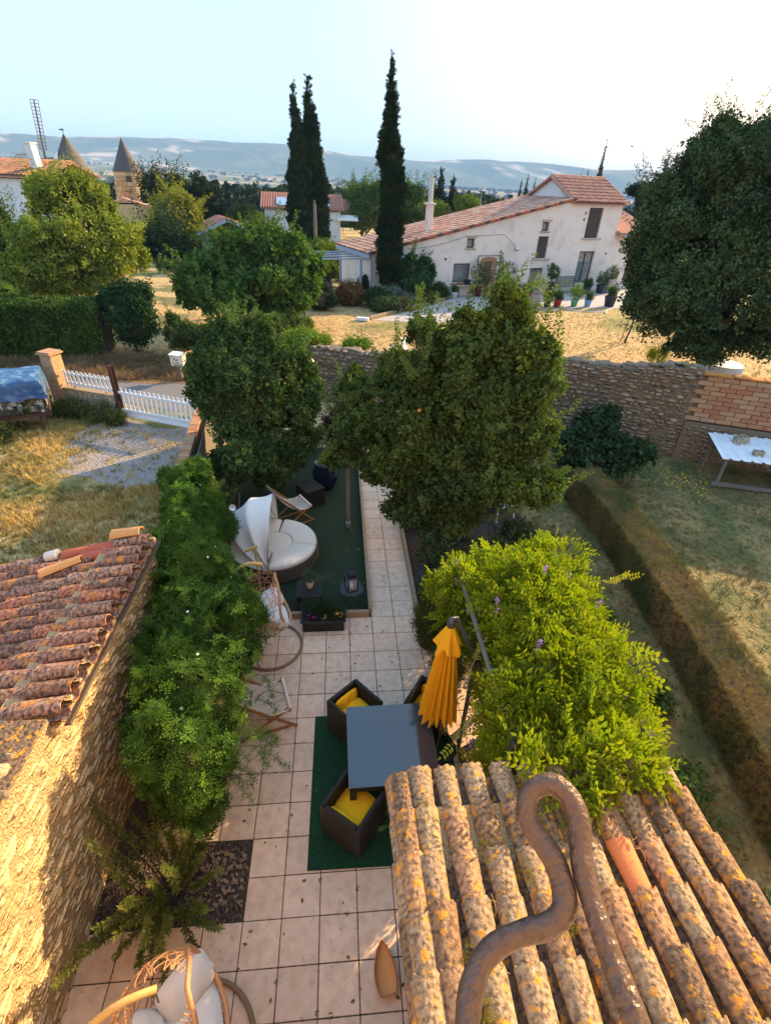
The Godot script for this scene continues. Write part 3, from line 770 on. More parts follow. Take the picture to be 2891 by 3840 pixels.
# ---------- terrace ----------
const T := 0.4
func tx(c: float) -> float: return (c - 2.694) * T
func tz(r: float) -> float: return (r - 15.571) * T
func build_terrace() -> void:
	rng.seed = 71
	var bed := MB.new()
	bed.bx((tx(-3.9) + tx(8.2)) / 2, -0.04, (tz(-1) + tz(16.8)) / 2, tx(8.2) - tx(-3.9), 0.07, tz(16.8) - tz(-1))
	bed.bx(tx(5), -0.04, (tz(-1) + tz(-18)) / 2, 0.82, 0.07, tz(-1) - tz(-18) - 0.004)
	var ter := struct(put(bed, "terrace", M.joint, self))
	var slabs := []
	for q in 3:
		var b := MB.new()
		b.bx(0, 0, 0, T - 0.009 - q * 0.001, 0.04, T - 0.009 - q * 0.0012, 0.004)
		slabs.append(b.mesh())
	for r in range(-18, 17):
		for c in range(-4, 9):
			if r < -1 and (c < 4 or c > 5): continue
			if c < 0 and r >= 8 and r < 10: continue
			if c < -2 and r < 8: continue
			var o := putm(slabs[rng.randi() % 3], "paving_slab", M.pave[rng.randi() % 4], ter, Transform3D(Basis(Vector3.UP, rnd(-0.004, 0.004)) * Basis(Vector3.RIGHT, rnd(-0.004, 0.004)), Vector3(tx(c + 0.5), -0.0155 + rnd(-0.002, 0.002), tz(r + 0.5))))
	# planting soil let into the paving by the old wall
	sheet("planting_bed", [[tx(-3.9), tz(8) + 0.01], [tx(0) - 0.006, tz(8) + 0.01], [tx(0) - 0.006, tz(10) - 0.01], [tx(-3.9), tz(10) - 0.01]], 0.004, M.soil)
	var rubble := MB.new()
	for i in 170:
		rubble.box(Transform3D(Basis.from_euler(rdir() * 3.0), Vector3(rnd(-1.7, -1.12), 0.015, rnd(tz(8) + 0.1, tz(10) - 0.1))), Vector3(rnd(0.012, 0.06), rnd(0.01, 0.03), rnd(0.012, 0.05)), 0.005)
	tag(stuff(put(rubble, "stone_chips", M.gstone[1], self)), "broken pale stone chips lying on the dark planting bed", "stones")
	# artificial turf with timber edging
	sheet("turf", [[-3.2, -13.6], [-3.2, -6.66], [tx(4) - 0.05, -6.66], [tx(4) - 0.05, -13.6]], 0.006, M.turf)
	sheet("border_soil", [[tx(6) + 0.05, -14.3], [tx(6) + 0.05, -6.66], [2.1, -6.66], [4.2, -8.5], [4.6, -14.0]], 0.004, M.soil)
	for k in [[-1.36, -6.66, 3.68, 0.07, 0.0, "brown timber edging board across the front of the turf"], [tx(4) - 0.02, -10.1, 0.06, 6.8, 0.0, "long timber edging board between turf and paved path"], [tx(6) + 0.03, -10.1, 0.07, 6.8, 0.0, "long timber edging board between paved path and shrub border"], [1.62, -6.66, 0.42, 0.07, 0.0, "short timber edging board at the end of shrub border"]]:
		var b := MB.new()
		b.bx(0, 0, 0, k[2], 0.15, k[3], 0.008)
		tag(put(b, "edging_board", M.kerb, self, Transform3D(Basis(), Vector3(k[0], 0.06, k[1]))), k[5], "edging", "timber edging boards")
	# dark green mat under the table
	var mt := MB.new()
	mt.bx(0, 0, 0, 1.9, 0.012, 1.98, 0.004)
	tag(put(mt, "outdoor_rug", M.rug, self, Transform3D(Basis(Vector3.UP, -0.012), Vector3(0.53, 0.0125, -3.63))), "dark green artificial grass rug under the dining table", "rug")
	# fallen leaves
	var fb := PackedFloat32Array()
	for i in 150:
		var p := Vector3(rnd(-2.0, 1.4), 0.012, rnd(-6.5, -0.9)) if i % 3 else Vector3(rnd(-1.2, 1.3), 0.016, rnd(-12.5, -6.7))
		fb.append_array(arr_t(Basis(Vector3.UP, rnd(0, TAU)) * Basis.from_scale(Vector3(1, 0.3, 1) * rnd(0.03, 0.06)), p, mixc(Color(0.25, 0.16, 0.05), Color(0.12, 0.13, 0.04), rng.randf(), 0.3)))
	stuff(many("fallen_leaves", L.single, M.leaf_dark, self, fb))
	# weeds in the joints
	var buf := PackedFloat32Array()
	for i in 90:
		var p := Vector3(tx(rng.randi_range(-1, 7)), 0.0, tz(rnd(-1, 15))) if i % 2 else Vector3(tx(rnd(-1, 7)), 0.0, tz(rng.randi_range(-1, 14)))
		if p.x < tx(0) and p.z > tz(8) - 0.1: continue
		buf.append_array(arr_t(Basis(Vector3.UP, rnd(0, TAU)) * Basis.from_scale(Vector3.ONE * rnd(0.03, 0.07)), p + Vector3(0, 0.006, 0), Color(0.03, 0.06, 0.02)))
	stuff(many("joint_weeds", L.tree, M.leaf_dark, self, buf))

# ---------- canal tiles ----------
func canal(ln: float, r0: float, r1: float, th: float, seg := 8, chip := 0.0) -> ArrayMesh:
	# convex cover tile, upper (narrow) end at z=0, lower (wide) end at z=ln, axis at y=0
	var b := MB.new()
	var outer := []
	var inner := []
	for j in 4:
		var t := j / 3.0
		var r := lerpf(r0, r1, t)
		var ro := PackedVector3Array()
		var ri := PackedVector3Array()
		for i in seg + 1:
			var a := PI * i / seg
			var zz := t * ln + (sin(i * 2.3 + chip * 9.0) * 0.012 + cos(i * 1.1 + chip * 4.0) * 0.01 * chip if j == 3 else 0.0)
			ro.append(Vector3(-cos(a) * r, sin(a) * r * 0.82, zz))
			ri.append(Vector3(-cos(a) * (r - th), sin(a) * (r - th) * 0.82 - 0.001, zz))
		outer.append(ro); inner.append(ri)
	b.surf(outer)
	inner.reverse()
	b.surf(inner)
	for e in [0, 3]:
		var o: PackedVector3Array = outer[e]
		var q: PackedVector3Array = inner[3 - e]
		for i in seg: b.face([o[i], o[i + 1], q[i + 1], q[i]], Vector3(0, 0, ln / 2))
	return b.mesh()
# rows of cover tiles and the channel tiles between; base maps x across, z down the slope, y out of the roof
func tile_field(parent: Node3D, base: Transform3D, nx: int, nz: int, dx: float, dz: float, covers: Array, chan: Mesh, mats: Array, most: int, near_first: bool, skip := []) -> void:
	var cells := []
	for j in nz:
		for i in nx: cells.append([i, j])
	var rest := {}
	var made := 0
	var order := range(cells.size())
	if near_first: order = range(cells.size())
	var cbuf := PackedFloat32Array()
	for k in order:
		var i: int = cells[k][0]
		var j: int = cells[k][1]
		var w := Vector3(rnd(-0.008, 0.008), rnd(0, 0.012), rnd(-0.02, 0.02))
		var tilt := Basis(Vector3.RIGHT, -0.07 + rnd(-0.015, 0.015)) * Basis(Vector3.UP, rnd(-0.025, 0.025)) * Basis(Vector3.BACK, rnd(-0.05, 0.05))
		var at := base * Transform3D(tilt, Vector3((i + 0.5) * dx, 0.045, j * dz) + w)
		var ch := base * Transform3D(Basis(Vector3.RIGHT, -0.03) * Basis(Vector3.BACK, PI), Vector3((i + 1.0) * dx, 0.05, j * dz - 0.06) + w)
		var sk := false
		for s in skip:
			if s[0] == i and s[1] == j: sk = true
		if not sk:
			if made < most:
				var o := putm(covers[rng.randi() % covers.size()], "roof_tile", mats[rng.randi() % mats.size()], parent, at)
				made += 1
			else:
				var mk := rng.randi() % mats.size()
				if not rest.has(mk): rest[mk] = PackedFloat32Array()
				rest[mk].append_array(arr_t(at.basis, at.origin, Color(1, 1, 1)))
		if chan: cbuf.append_array(arr_t(ch.basis, ch.origin, Color(1, 1, 1)))
	for mk in rest: stuff(many("roof_tiles", covers[0], mats[mk], parent, rest[mk]))
	if chan and cbuf.size(): stuff(many("channel_tiles", chan, mats[1], parent, cbuf))

# ---------- rubble masonry ----------
func stone_shapes(sd: int, count: int) -> Array:
	rng.seed = sd
	var out := []
	for q in count:
		var b := MB.new()
		var rows := []
		var ph := rnd(0, 9)
		for j in 5:
			var row := PackedVector3Array()
			for i in 5:
				var x := (i - 2) / 4.0
				var y := (j - 2) / 4.0
				var e := maxf(absf(x), absf(y)) * 2.0
				var k := 1.0 - 0.13 * absf(sin(ph + i * 2.1 + j * 1.3)) - (0.14 if absf(x) == 0.5 and absf(y) == 0.5 else 0.0)
				row.append(Vector3(x * k, y * k, (0.5 if e < 0.6 else (-0.1 if e > 0.9 else 0.3)) + sin(ph + i * 1.7 + j * 2.9) * 0.14 - (0.4 if e > 0.9 else 0.0)))
			rows.append(row)
		b.surf(rows)
		out.append(b.mesh())
	return out
# face: origin at the wall's foot, x along, y up, z out of the wall
func rubble_face(parent: Node3D, face: Transform3D, length: float, height: Callable, w0: float, w1: float, h0: float, h1: float, deep: float, mats: Array, most: int, sd: int, shapes: Array, pick := Vector3.ZERO) -> void:
	rng.seed = sd
	var list := []
	var y := 0.0
	while y < 3.2:
		var h := rnd(h0, h1)
		var x := rnd(-0.1, 0.0)
		while x < length:
			var w := rnd(w0, w1)
			if x > 0.0 and x + w < length + 0.05 and y + h < height.call(x + w / 2) and rng.randf() < 0.95:
				var hh := h * rnd(0.6, 1.15)
				var t := face * Transform3D(Basis(Vector3.BACK, rnd(-0.05, 0.05)) * Basis(Vector3.UP, rnd(-0.06, 0.06)) * Basis.from_scale(Vector3(w * 0.97, hh * 0.95, deep * rnd(0.7, 1.3))), Vector3(x + w / 2, y + h / 2 + rnd(-0.25, 0.25) * h, rnd(-0.35, 0.1) * deep))
				list.append([w * hh / maxf(0.5, (t.origin - pick).length_squared()), t, rng.randi() % shapes.size(), rng.randi() % mats.size()])
			x += w
		y += h
	list.sort_custom(func(a, b): return a[0] > b[0])
	var rest := {}
	for k in list.size():
		var e: Array = list[k]
		if k < most:
			var o := putm(shapes[e[2]], "stone", mats[e[3]], parent, e[1])
		else:
			if not rest.has(e[3]): rest[e[3]] = PackedFloat32Array()
			rest[e[3]].append_array(arr_t(e[1].basis, e[1].origin, Color(1, 1, 1)))
	for mk in rest: stuff(many("small_stones", shapes[0], mats[mk], parent, rest[mk]))

func build_left_shed() -> void:
	var shapes := stone_shapes(81, 8)
	var sh := thing("stone_shed", Vector3(-2.6, 0, -3.0), "old rubble stone outbuilding with mossy red canal tile roof and sunlit side wall", "outbuilding")
	var b := MB.new()
	b.bx(-0.30, 1.15, -1.45, 0.56, 2.36, 2.9)
	b.bx(-0.30, 1.22, 1.65, 0.56, 2.48, 3.3)
	b.bx(-1.9, 1.0, -1.4, 2.6, 1.9, 2.85)
	put(b, "wall_core", M.mortar, sh)
	rubble_face(sh, Transform3D(Basis(Vector3(0, 0, -1), Vector3(0, 1, 0), Vector3(1, 0, 0)), Vector3(-0.02, 0, 3.0)), 5.95, func(x): return 2.33 + 0.1 * sin(x * 2.0) + (0.1 if x < 3.0 else 0.0), 0.05, 0.42, 0.03, 0.10, 0.036, M.stone, 300, 82, shapes, Vector3(2.6, 4.0, 2.0))
	rubble_face(sh, Transform3D(Basis(Vector3(1, 0, 0), Vector3(0, 0, -1), Vector3(0, 1, 0)), Vector3(-0.58, 2.495, 3.2)), 0.58, func(_x): return 3.0, 0.1, 0.25, 0.07, 0.16, 0.05, M.gstone, 24, 83, shapes, Vector3(0, 4.0, 2.0))
	var hd := MB.new()
	hd.bx(-0.3, 2.472, 1.65, 0.6, 0.03, 3.28, 0.012)
	put(hd, "wall_head", M.clay[1], sh)
	rng.seed = 84
	# roof falling away to the left from the head of the wall
	var slope := deg_to_rad(14.0)
	var base := Transform3D(Basis(Vector3(0, 0, 1), Vector3(-sin(slope), cos(slope), 0), Vector3(-cos(slope), -sin(slope), 0)), Vector3(0.04, 2.36, -2.9))
	base.basis.x = Vector3(0, 0, 1)
	var rb := MB.new()
	rb.box(Transform3D(base.basis, base * Vector3(1.42, -0.08, 1.8)), Vector3(2.84, 0.03, 3.7))
	put(rb, "roof_boarding", M.under, sh)
	var covers := [canal(0.46, 0.082, 0.1, 0.014, 8, 0.3), canal(0.44, 0.08, 0.098, 0.015, 8, 0.9), canal(0.47, 0.084, 0.102, 0.014, 8, 0.6)]
	tile_field(sh, base, 13, 9, 0.217, 0.36, covers, canal(0.5, 0.085, 0.1, 0.014, 6), M.red, 130, false, [[0, 1], [0, 2], [1, 1]])
	# newer bright tiles and loose tiles lying on the roof
	var nt := canal(0.46, 0.082, 0.1, 0.014, 10)
	for e in [[0.2, 0.36, 0.06, M.red_new, "bright new red roof tile"], [0.2, 0.74, 0.065, M.red_new, "bright new red roof tile"], [0.34, 0.42, 0.05, M.red_new, "bright new red roof tile"]]:
		var o := putm(nt, "replacement_tile", e[3], sh, base * Transform3D(Basis(Vector3.RIGHT, -0.04), Vector3(e[0] - 0.09, e[2], e[1])))
		o.set_meta("label", e[4])
	var lt := putm(canal(0.5, 0.085, 0.105, 0.016, 10), "loose_roof_tile", M.orange_new, self, sh.transform * base * Transform3D(Basis(Vector3.UP, 0.32) * Basis(Vector3.BACK, 0.25), Vector3(0.42, 0.15, 0.78)))
	tag(lt, "loose orange clay tile lying askew across the shed roof", "roof tile")
	var lt2 := putm(canal(0.42, 0.08, 0.1, 0.016, 10, 0.5), "loose_roof_tile", M.orange_new, self, sh.transform * base * Transform3D(Basis(Vector3.UP, -0.12) * Basis(Vector3.BACK, 0.1), Vector3(0.06, 0.17, 0.08)))
	tag(lt2, "loose pale clay tile on the far corner of the shed roof", "roof tile")
	var wc := MB.new()
	wc.tube([Vector3(0, 0, 0), Vector3(0.16, 0.01, 0)], 0.075, 14)
	tag(put(wc, "clay_pipe", M.cushion_cream, self, sh.transform * base * Transform3D(Basis(Vector3.UP, PI / 2), Vector3(0.12, 0.13, 1.42))), "short cream clay pipe end at the edge of the new red tiles", "pipe")
	# mortar fillets under the tile ends
	var mf := MB.new()
	for i in 14:
		mf.bx(0.01, 2.31 + rnd(-0.02, 0.02), -2.85 + i * 0.217, 0.09, rnd(0.09, 0.15), rnd(0.13, 0.2), 0.02)
	put(mf, "mortar_bedding", M.mortar, sh)

func build_tile_roof() -> void:
	rng.seed = 91
	var sl := deg_to_rad(10.0)
	var rf := thing("tiled_roof", Vector3(0.50, 0, -2.2), "lichen covered canal tile lean-to roof below the window", "roof")
	# local: x across, roof falls towards -z
	var base := Transform3D(Basis(Vector3(-1, 0, 0), Vector3(0, cos(sl), -sin(sl)), Vector3(0, -sin(sl), -cos(sl))), Vector3(2.26, 2.42 + 3.05 * tan(sl), 3.0))
	var covers := [canal(0.45, 0.072, 0.094, 0.014, 12, 0.2), canal(0.46, 0.074, 0.097, 0.015, 12, 0.7), canal(0.44, 0.071, 0.092, 0.014, 12, 1.0)]
	# z of base runs down slope towards -z
	tile_field(rf, base, 10, 9, 0.226, 0.335, covers, canal(0.5, 0.088, 0.1, 0.014, 8), M.clay, 120, false, [[3, 6]])
	putm(covers[0], "replacement_tile", M.clay_new, rf, base * Transform3D(Basis(Vector3.RIGHT, -0.045), Vector3(3.5 * 0.226, 0.056, 6 * 0.335))).set_meta("label", "smooth bright orange replacement roof tile")
	# verge course along the left edge, two tiles deep
	for j in 9:
		for k in 2:
			var o := putm(covers[(j + k) % 3], "verge_tile", M.clay[(j * 2 + k) % 5], rf, base * Transform3D(Basis(Vector3.RIGHT, -0.045) * Basis(Vector3.BACK, -0.35 - 0.3 * k), Vector3(2.295 + 0.045 * k, 0.03 - 0.07 * k, j * 0.335 + rnd(-0.03, 0.03))))
	var b := MB.new()
	b.box(Transform3D(base.basis, base * Vector3(1.16, -0.085, 1.5)), Vector3(2.3, 0.04, 3.0))
	put(b, "roof_boarding", M.under, rf)
	var w := MB.new()
	w.bx(1.14, 1.27, 1.55, 2.12, 2.54, 2.7)
	put(w, "wall", M.mortar, rf)
	var bt := MB.new()
	bt.bx(0.04, 2.42, 1.5, 0.07, 0.2, 3.0, 0.01)
	put(bt, "verge_board", M.grey_wood, rf)
	# moss cushions in the valleys of the tiles
	var mb := PackedFloat32Array()
	for i in 1400:
		var cl: Array = [[0.12, 2.75], [0.22, 1.75], [0.30, 1.35], [0.52, 2.45], [0.75, 2.3], [0.86, 2.0], [0.95, 2.55], [0.26, 1.55], [1.2, 1.1]][i % 9]
		var p := base * Vector3(2.26 - cl[0] + rng.randfn(0, 0.035), 0.13 + rnd(-0.03, 0.015), cl[1] + rng.randfn(0, 0.07))
		mb.append_array(arr_t(frame(Vector3.UP + rdir() * 0.6, rdir()) * Basis.from_scale(Vector3.ONE * rnd(0.012, 0.03)), p, mixc(Color(0.32, 0.24, 0.02), Color(0.16, 0.15, 0.02), rng.randf(), 0.2)))
	stuff(many("moss", L.fine, M.leaf_dark, rf, mb))
	# dry stalks and roots between the tiles
	var st := MB.new()
	for i in 46:
		var cl: Array = [[0.42, 2.0], [0.45, 1.3], [0.5, 1.9], [1.5, 1.2], [1.55, 2.4], [2.0, 0.9]][i % 6]
		var p := base * Vector3(2.26 - cl[0] + rng.randfn(0, 0.05), 0.1, cl[1] + rng.randfn(0, 0.12))
		var pts := [p]
		var d := rdir()
		d.y = absf(d.y) * 0.5
		for q in 4:
			p += d * 0.035
			d = (d + rdir() * 0.5).normalized()
			pts.append(p)
		st.tube(pts, 0.0016, 4, false)
	put(st, "dry_stalks", M.bamboo, rf)

func build_walls() -> void:
	var shapes := stone_shapes(95, 6)
	# rubble wall between the two gardens
	var dir := Vector3(0.92, 0, 0.392).normalized()
	var out := Vector3(-dir.z, 0, dir.x)
	var gw := thing("garden_wall", Vector3(-1.5, 0, -17.85), "weathered grey rubble stone wall between the gardens", "wall")
	var face := Transform3D(Basis(dir, Vector3.UP, out), Vector3.ZERO)
	var hgt := func(x): return 1.72 + 0.075 * x + 0.05 * sin(x * 1.7)
	var b := MB.new()
	for i in 24:
		var x := 12.45 * (i + 0.5) / 24.0
		b.box(Transform3D(face.basis, face * Vector3(x, hgt.call(x) / 2 - 0.02, -0.24)), Vector3(12.45 / 24.0 - 0.001, hgt.call(x) - 0.04, 0.44))
	put(b, "wall_core", M.gmortar, gw)
	rubble_face(gw, face, 12.45, hgt, 0.10, 0.36, 0.06, 0.14, 0.11, M.gstone, 300, 96, shapes, Vector3(9.0, 1.2, 4.0))
	rng.seed = 98
	var cap := MB.new()
	for i in 60:
		var x := 12.3 * (i + rnd(0.2, 0.8)) / 60.0
		cap.box(Transform3D(face.basis * Basis.from_euler(rdir() * 0.2), face * Vector3(x, hgt.call(x) - 0.01, rnd(-0.32, -0.1))), Vector3(rnd(0.15, 0.34), rnd(0.06, 0.12), rnd(0.2, 0.4)), 0.03)
	put(cap, "coping", M.gstone[4], gw)
	# orange block wall on a stone footing, going on to the right
	var bw := thing("block_wall", Vector3(-1.5, 0, -17.85) + dir * 12.42, "orange clay block wall with lichen stained top on a stone footing", "wall")
	var lb := MB.new()
	lb.box(Transform3D(face.basis, face * Vector3(3.0, 1.8, -0.16)), Vector3(6.0, 1.26, 0.18))
	put(lb, "wall_core", M.gmortar, bw)
	var ft := MB.new()
	ft.box(Transform3D(face.basis, face * Vector3(3.0, 0.56, -0.1)), Vector3(6.0, 1.16, 0.3))
	put(ft, "footing", M.gmortar, bw)
	rubble_face(bw, Transform3D(face.basis, face * Vector3(0, 0, 0.05)), 6.0, func(_x): return 1.17, 0.12, 0.34, 0.06, 0.13, 0.09, M.gstone, 90, 99, shapes, Vector3(1, 1, 3))
	var br := []
	for q in 2:
		var m := MB.new()
		m.bx(0, 0, 0, 0.385, 0.118, 0.1, 0.008)
		br.append(m.mesh())
	rng.seed = 100
	for r in 10:
		for i in 15:
			var o := putm(br[0], "clay_block", M.brick[rng.randi() % 5], bw, Transform3D(face.basis * Basis(Vector3.BACK, rnd(-0.01, 0.01)), face * Vector3((i + (0.5 if r % 2 else 0.0)) * 0.4 + 0.15, 1.245 + r * 0.128, -0.045 + rnd(-0.008, 0.008))))
	var cp := MB.new()
	for i in 16: cp.box(Transform3D(face.basis * Basis(Vector3.BACK, rnd(-0.02, 0.02)), face * Vector3(0.2 + i * 0.38, 2.5 + rnd(-0.01, 0.01), -0.14)), Vector3(0.375, 0.06, 0.3), 0.015)
	put(cp, "coping", M.lichen_cap, bw)
	# boundary wall by the driveway, brick topped, with a plank fence on the garden side
	var lw := thing("boundary_wall", Vector3(-3.2, 0, -8.6), "low rendered boundary wall with a red brick top beside the driveway", "wall")
	var d2 := Vector3(-0.55, 0, -5.6).normalized()
	var o2 := Vector3(-d2.z, 0, d2.x)
	var f2 := Transform3D(Basis(d2, Vector3.UP, -o2), Vector3.ZERO)
	f2.basis.z = d2.cross(Vector3.UP)
	var wb := MB.new()
	wb.box(Transform3D(f2.basis, f2 * Vector3(2.85, 0.72, 0)), Vector3(5.7, 1.46, 0.2))
	put(wb, "wall_core", M.gmortar, lw)
	var bm := MB.new()
	bm.bx(0, 0, 0, 0.105, 0.06, 0.22, 0.008)
	var bmesh := bm.mesh()
	for i in 50:
		putm(bmesh, "brick", M.brick[rng.randi() % 5], lw, Transform3D(f2.basis * Basis(Vector3.UP, rnd(-0.04, 0.04)), f2 * Vector3(0.06 + i * 0.114, 1.478 + rnd(-0.006, 0.006), 0)))
	var pf := thing("plank_fence", Vector3(-3.03, 0, -9.6), "weathered grey plank fence against the boundary wall", "fence")
	var pk := MB.new()
	pk.bx(0, 0.75, 0, 0.12, 1.5, 0.02, 0.004)
	var pm := pk.mesh()
	for i in 34:
		putm(pm, "plank", M.grey_wood, pf, Transform3D(f2.basis * Basis(Vector3.FORWARD, rnd(-0.01, 0.01)), f2.basis * Vector3(i * 0.128, rnd(-0.03, 0.0), 0)))
	var rl := MB.new()
	for y in [0.4, 1.15]: rl.box(Transform3D(f2.basis, f2.basis * Vector3(2.1, y, -0.03)), Vector3(4.3, 0.07, 0.03))
	put(rl, "rail", M.grey_wood, pf)

# ---------- the farmhouse across the lawn ----------
# facade frame: s along the front, y up, z out of the front
const HU := Vector3(0.9386, 0, -0.345)
const HN := Vector3(0.345, 0, 0.9386)
func hb(m: MB, s0: float, s1: float, y0: float, y1: float, z0: float, z1: float, bev := 0.0) -> void:
	m.box(Transform3D(Basis(), Vector3((s0 + s1) / 2, (y0 + y1) / 2, (z0 + z1) / 2)), Vector3(absf(s1 - s0), absf(y1 - y0), absf(z1 - z0)), bev)
# a wall of thickness t in the plane z = 0 between y = 0 and the line top(s), with rectangular openings [s0, s1, y0, y1]
func pierced(m: MB, s0: float, s1: float, top: Callable, holes: Array, t: float, zo := 0.0) -> void:
	var xs := [s0, s1]
	holes = holes.filter(func(h): return h[0] >= s0 and h[1] <= s1)
	for h in holes: xs.append_array([h[0], h[1]])
	xs.sort()
	for i in xs.size() - 1:
		var a: float = xs[i]
		var c: float = xs[i + 1]
		if c - a < 0.001: continue
		var ys := [0.0]
		var hs := []
		for h in holes:
			if h[0] <= a + 0.001 and h[1] >= c - 0.001: hs.append(h)
		hs.sort_custom(func(p, q): return p[2] < q[2])
		for h in hs: ys.append_array([h[2], h[3]])
		for k in range(0, ys.size(), 2):
			var lo: float = ys[k]
			var last := k + 1 >= ys.size()
			var ha: float = top.call(a) if last else ys[k + 1]
			var hc: float = top.call(c) if last else ys[k + 1]
			var P := [Vector3(a, lo, zo), Vector3(c, lo, zo), Vector3(c, hc, zo), Vector3(a, ha, zo)]
			var Q := []
			for p in P: Q.append(p - Vector3(0, 0, t))
			var mid := Vector3((a + c) / 2, (lo + minf(ha, hc)) / 2, zo - t / 2)
			m.face(P.duplicate(), mid)
			m.face(Q.duplicate(), mid)
			for e in 4: m.face([P[e], P[(e + 1) % 4], Q[(e + 1) % 4], Q[e]], mid)
func build_farmhouse() -> void:
	rng.seed = 120
	var h := Node3D.new()
	h.name = numbered("farmhouse")
	add_child(h, true)
	h.transform = Transform3D(Basis(HU, Vector3.UP, HN), Vector3(10.72, 0, -39.35))
	tag(h, "long pink plastered farmhouse with sloping red tile roof and taller gabled end", "house")
	var D := 5.6
	var roof := func(s): return 2.78 + (s + 9.15) * 0.2085 if s < 6.79 else 6.0
	var holes := [[-2.02, -1.38, 3.06, 3.65], [-2.9, -1.52, 0.88, 2.11], [-0.42, 0.40, 0.1, 2.2], [4.22, 4.86, 4.11, 4.71], [4.08, 5.05, 2.34, 3.79], [3.8, 5.03, 0.6, 1.69], [8.37, 9.73, 3.68, 5.66], [8.28, 9.85, 0.55, 2.78], [13.5, 14.4, 0.3, 2.2]]
	var w := MB.new()
	pierced(w, -9.1, 6.8, roof, holes, 0.4)
	pierced(w, 6.8, 11.6, roof, holes, 0.4)
	pierced(w, 11.6, 15.5, func(_s): return 4.1, holes, 0.4)
	hb(w, -9.1, -8.8, 0, 2.8, -D, -0.4)
	pierced(w, -9.1, 6.8, roof, [], 0.3, -D)
	pierced(w, 6.8, 11.6, roof, [], 0.3, -D)
	pierced(w, 11.6, 15.5, func(_s): return 4.1, [], 0.3, -D)
	hb(w, 15.2, 15.5, 0, 4.1, -D, -0.4)
	put(w, "wall", M.plaster, h)
	# gable of the taller part above the long roof
	var g := MB.new()
	var gp := [Vector3(6.82, 5.3, -0.05), Vector3(6.82, 6.05, -0.05), Vector3(6.82, 7.4, -D / 2), Vector3(6.82, 6.05, -D), Vector3(6.82, 5.3, -D)]
	var gq := []
	for p in gp: gq.append(p + Vector3(0.25, 0, 0))
	g.face(gp.duplicate(), Vector3(6.95, 6.2, -D / 2)); g.face(gq.duplicate(), Vector3(6.95, 6.2, -D / 2))
	hb(g, 6.9, 11.6, 4.6, 6.0, -D, -D + 0.3)
	hb(g, 11.35, 11.6, 4.0, 6.0, -D + 0.3, -0.4)
	put(g, "gable", M.white_wall, h)
	var inside := MB.new()
	hb(inside, -8.75, 15.1, 0.02, 0.08, -D, -0.42)
	hb(inside, 3.2, 11.3, 2.02, 2.22, -D, -0.42)
	hb(inside, 3.0, 3.15, 0.08, 4.9, -D, -0.42)
	hb(inside, 11.2, 11.34, 0.08, 4.0, -D, -0.42)
	hb(inside, 7.1, 11.3, 5.75, 5.9, -D, -0.42)
	put(inside, "inner_walls", M.room, h)
	# long roof: boards and tiles
	var sl := atan(0.2085)
	var down := Vector3(-cos(sl), -sin(sl), 0)
	var nrm := Vector3(-sin(sl), cos(sl), 0)
	var ln := 16.6
	var base := Transform3D(Basis(nrm.cross(down), nrm, down), Vector3(6.85, 6.14, -D - 0.2))
	var rr := Node3D.new()
	rr.name = "long_roof"
	h.add_child(rr)
	var bd := MB.new()
	bd.box(Transform3D(base.basis, base * Vector3(D / 2 + 0.15, -0.02, ln / 2)), Vector3(D + 0.4, 0.06, ln))
	put(bd, "roof_boarding", M.farclay[4], rr)
	var cov := [canal(0.5, 0.1, 0.125, 0.02, 5)]
	var wide := int((D + 0.4) / 0.26)
	# nearest columns are built tile by tile
	var flip := base
	flip.origin = base * Vector3(D + 0.42, 0, 0)
	flip = Transform3D(Basis(-base.basis.x, base.basis.y, base.basis.z), base * Vector3(D + 0.42, 0.0, 0))
	field_far(rr, base, wide, 39, 0.26, 0.425, cov[0], D + 0.42, 280)
	var vt := MB.new()
	for i in 40:
		vt.col = Color(0.42, 0.13, 0.08) if i % 3 else Color(0.12, 0.08, 0.07)
		vt.box(Transform3D(base.basis, base * Vector3(D + 0.36, 0.07, 0.2 + i * 0.415)), Vector3(0.2, 0.16, 0.4), 0.05)
	put(vt, "verge_tiles", M.tint, rr)
	# gabled roof of the taller part
	var tr := Node3D.new()
	tr.name = "gabled_roof"
	h.add_child(tr)
	for side in [1.0, -1.0]:
		var half := D / 2 + 0.3
		var pitch := atan(1.45 / (D / 2))
		var dn := Vector3(0, -sin(pitch), cos(pitch) * side)
		var nm := Vector3(0, cos(pitch), sin(pitch) * side)
		var xx := nm.cross(dn)
		var bs := Transform3D(Basis(xx, nm, dn), Vector3(6.6 if xx.x > 0 else 11.9, 7.52, -D / 2))
		var bb := MB.new()
		bb.box(Transform3D(bs.basis, bs * Vector3(2.65, -0.02, half / cos(pitch) / 2)), Vector3(5.3, 0.07, half / cos(pitch)))
		put(bb, "roof_boarding", M.farclay[4], tr)
		if side > 0:
			tile_field(tr, bs, 20, 8, 0.262, 0.425, cov, null, [M.farclay[2], M.farclay[4], M.farclay[2], M.farclay[0]], 170, false)
	var rg := MB.new()
	for i in 11: rg.tube([Vector3(6.6 + i * 0.48, 7.56, -D / 2), Vector3(7.1 + i * 0.48, 7.58, -D / 2)], 0.11, 7)
	for i in 7: rg.tube([Vector3(6.58, 7.5 - i * 0.22, -D / 2 + i * 0.43), Vector3(6.58, 7.28 - i * 0.22, -D / 2 + (i + 1) * 0.43)], 0.1, 7)
	for i in 7: rg.tube([Vector3(6.58, 7.5 - i * 0.22, -D / 2 - i * 0.43), Vector3(6.58, 7.28 - i * 0.22, -D / 2 - (i + 1) * 0.43)], 0.1, 7)
	put(rg, "ridge_tiles", M.farclay[0], tr)
	# lower roof at the right end
	var lr := MB.new()
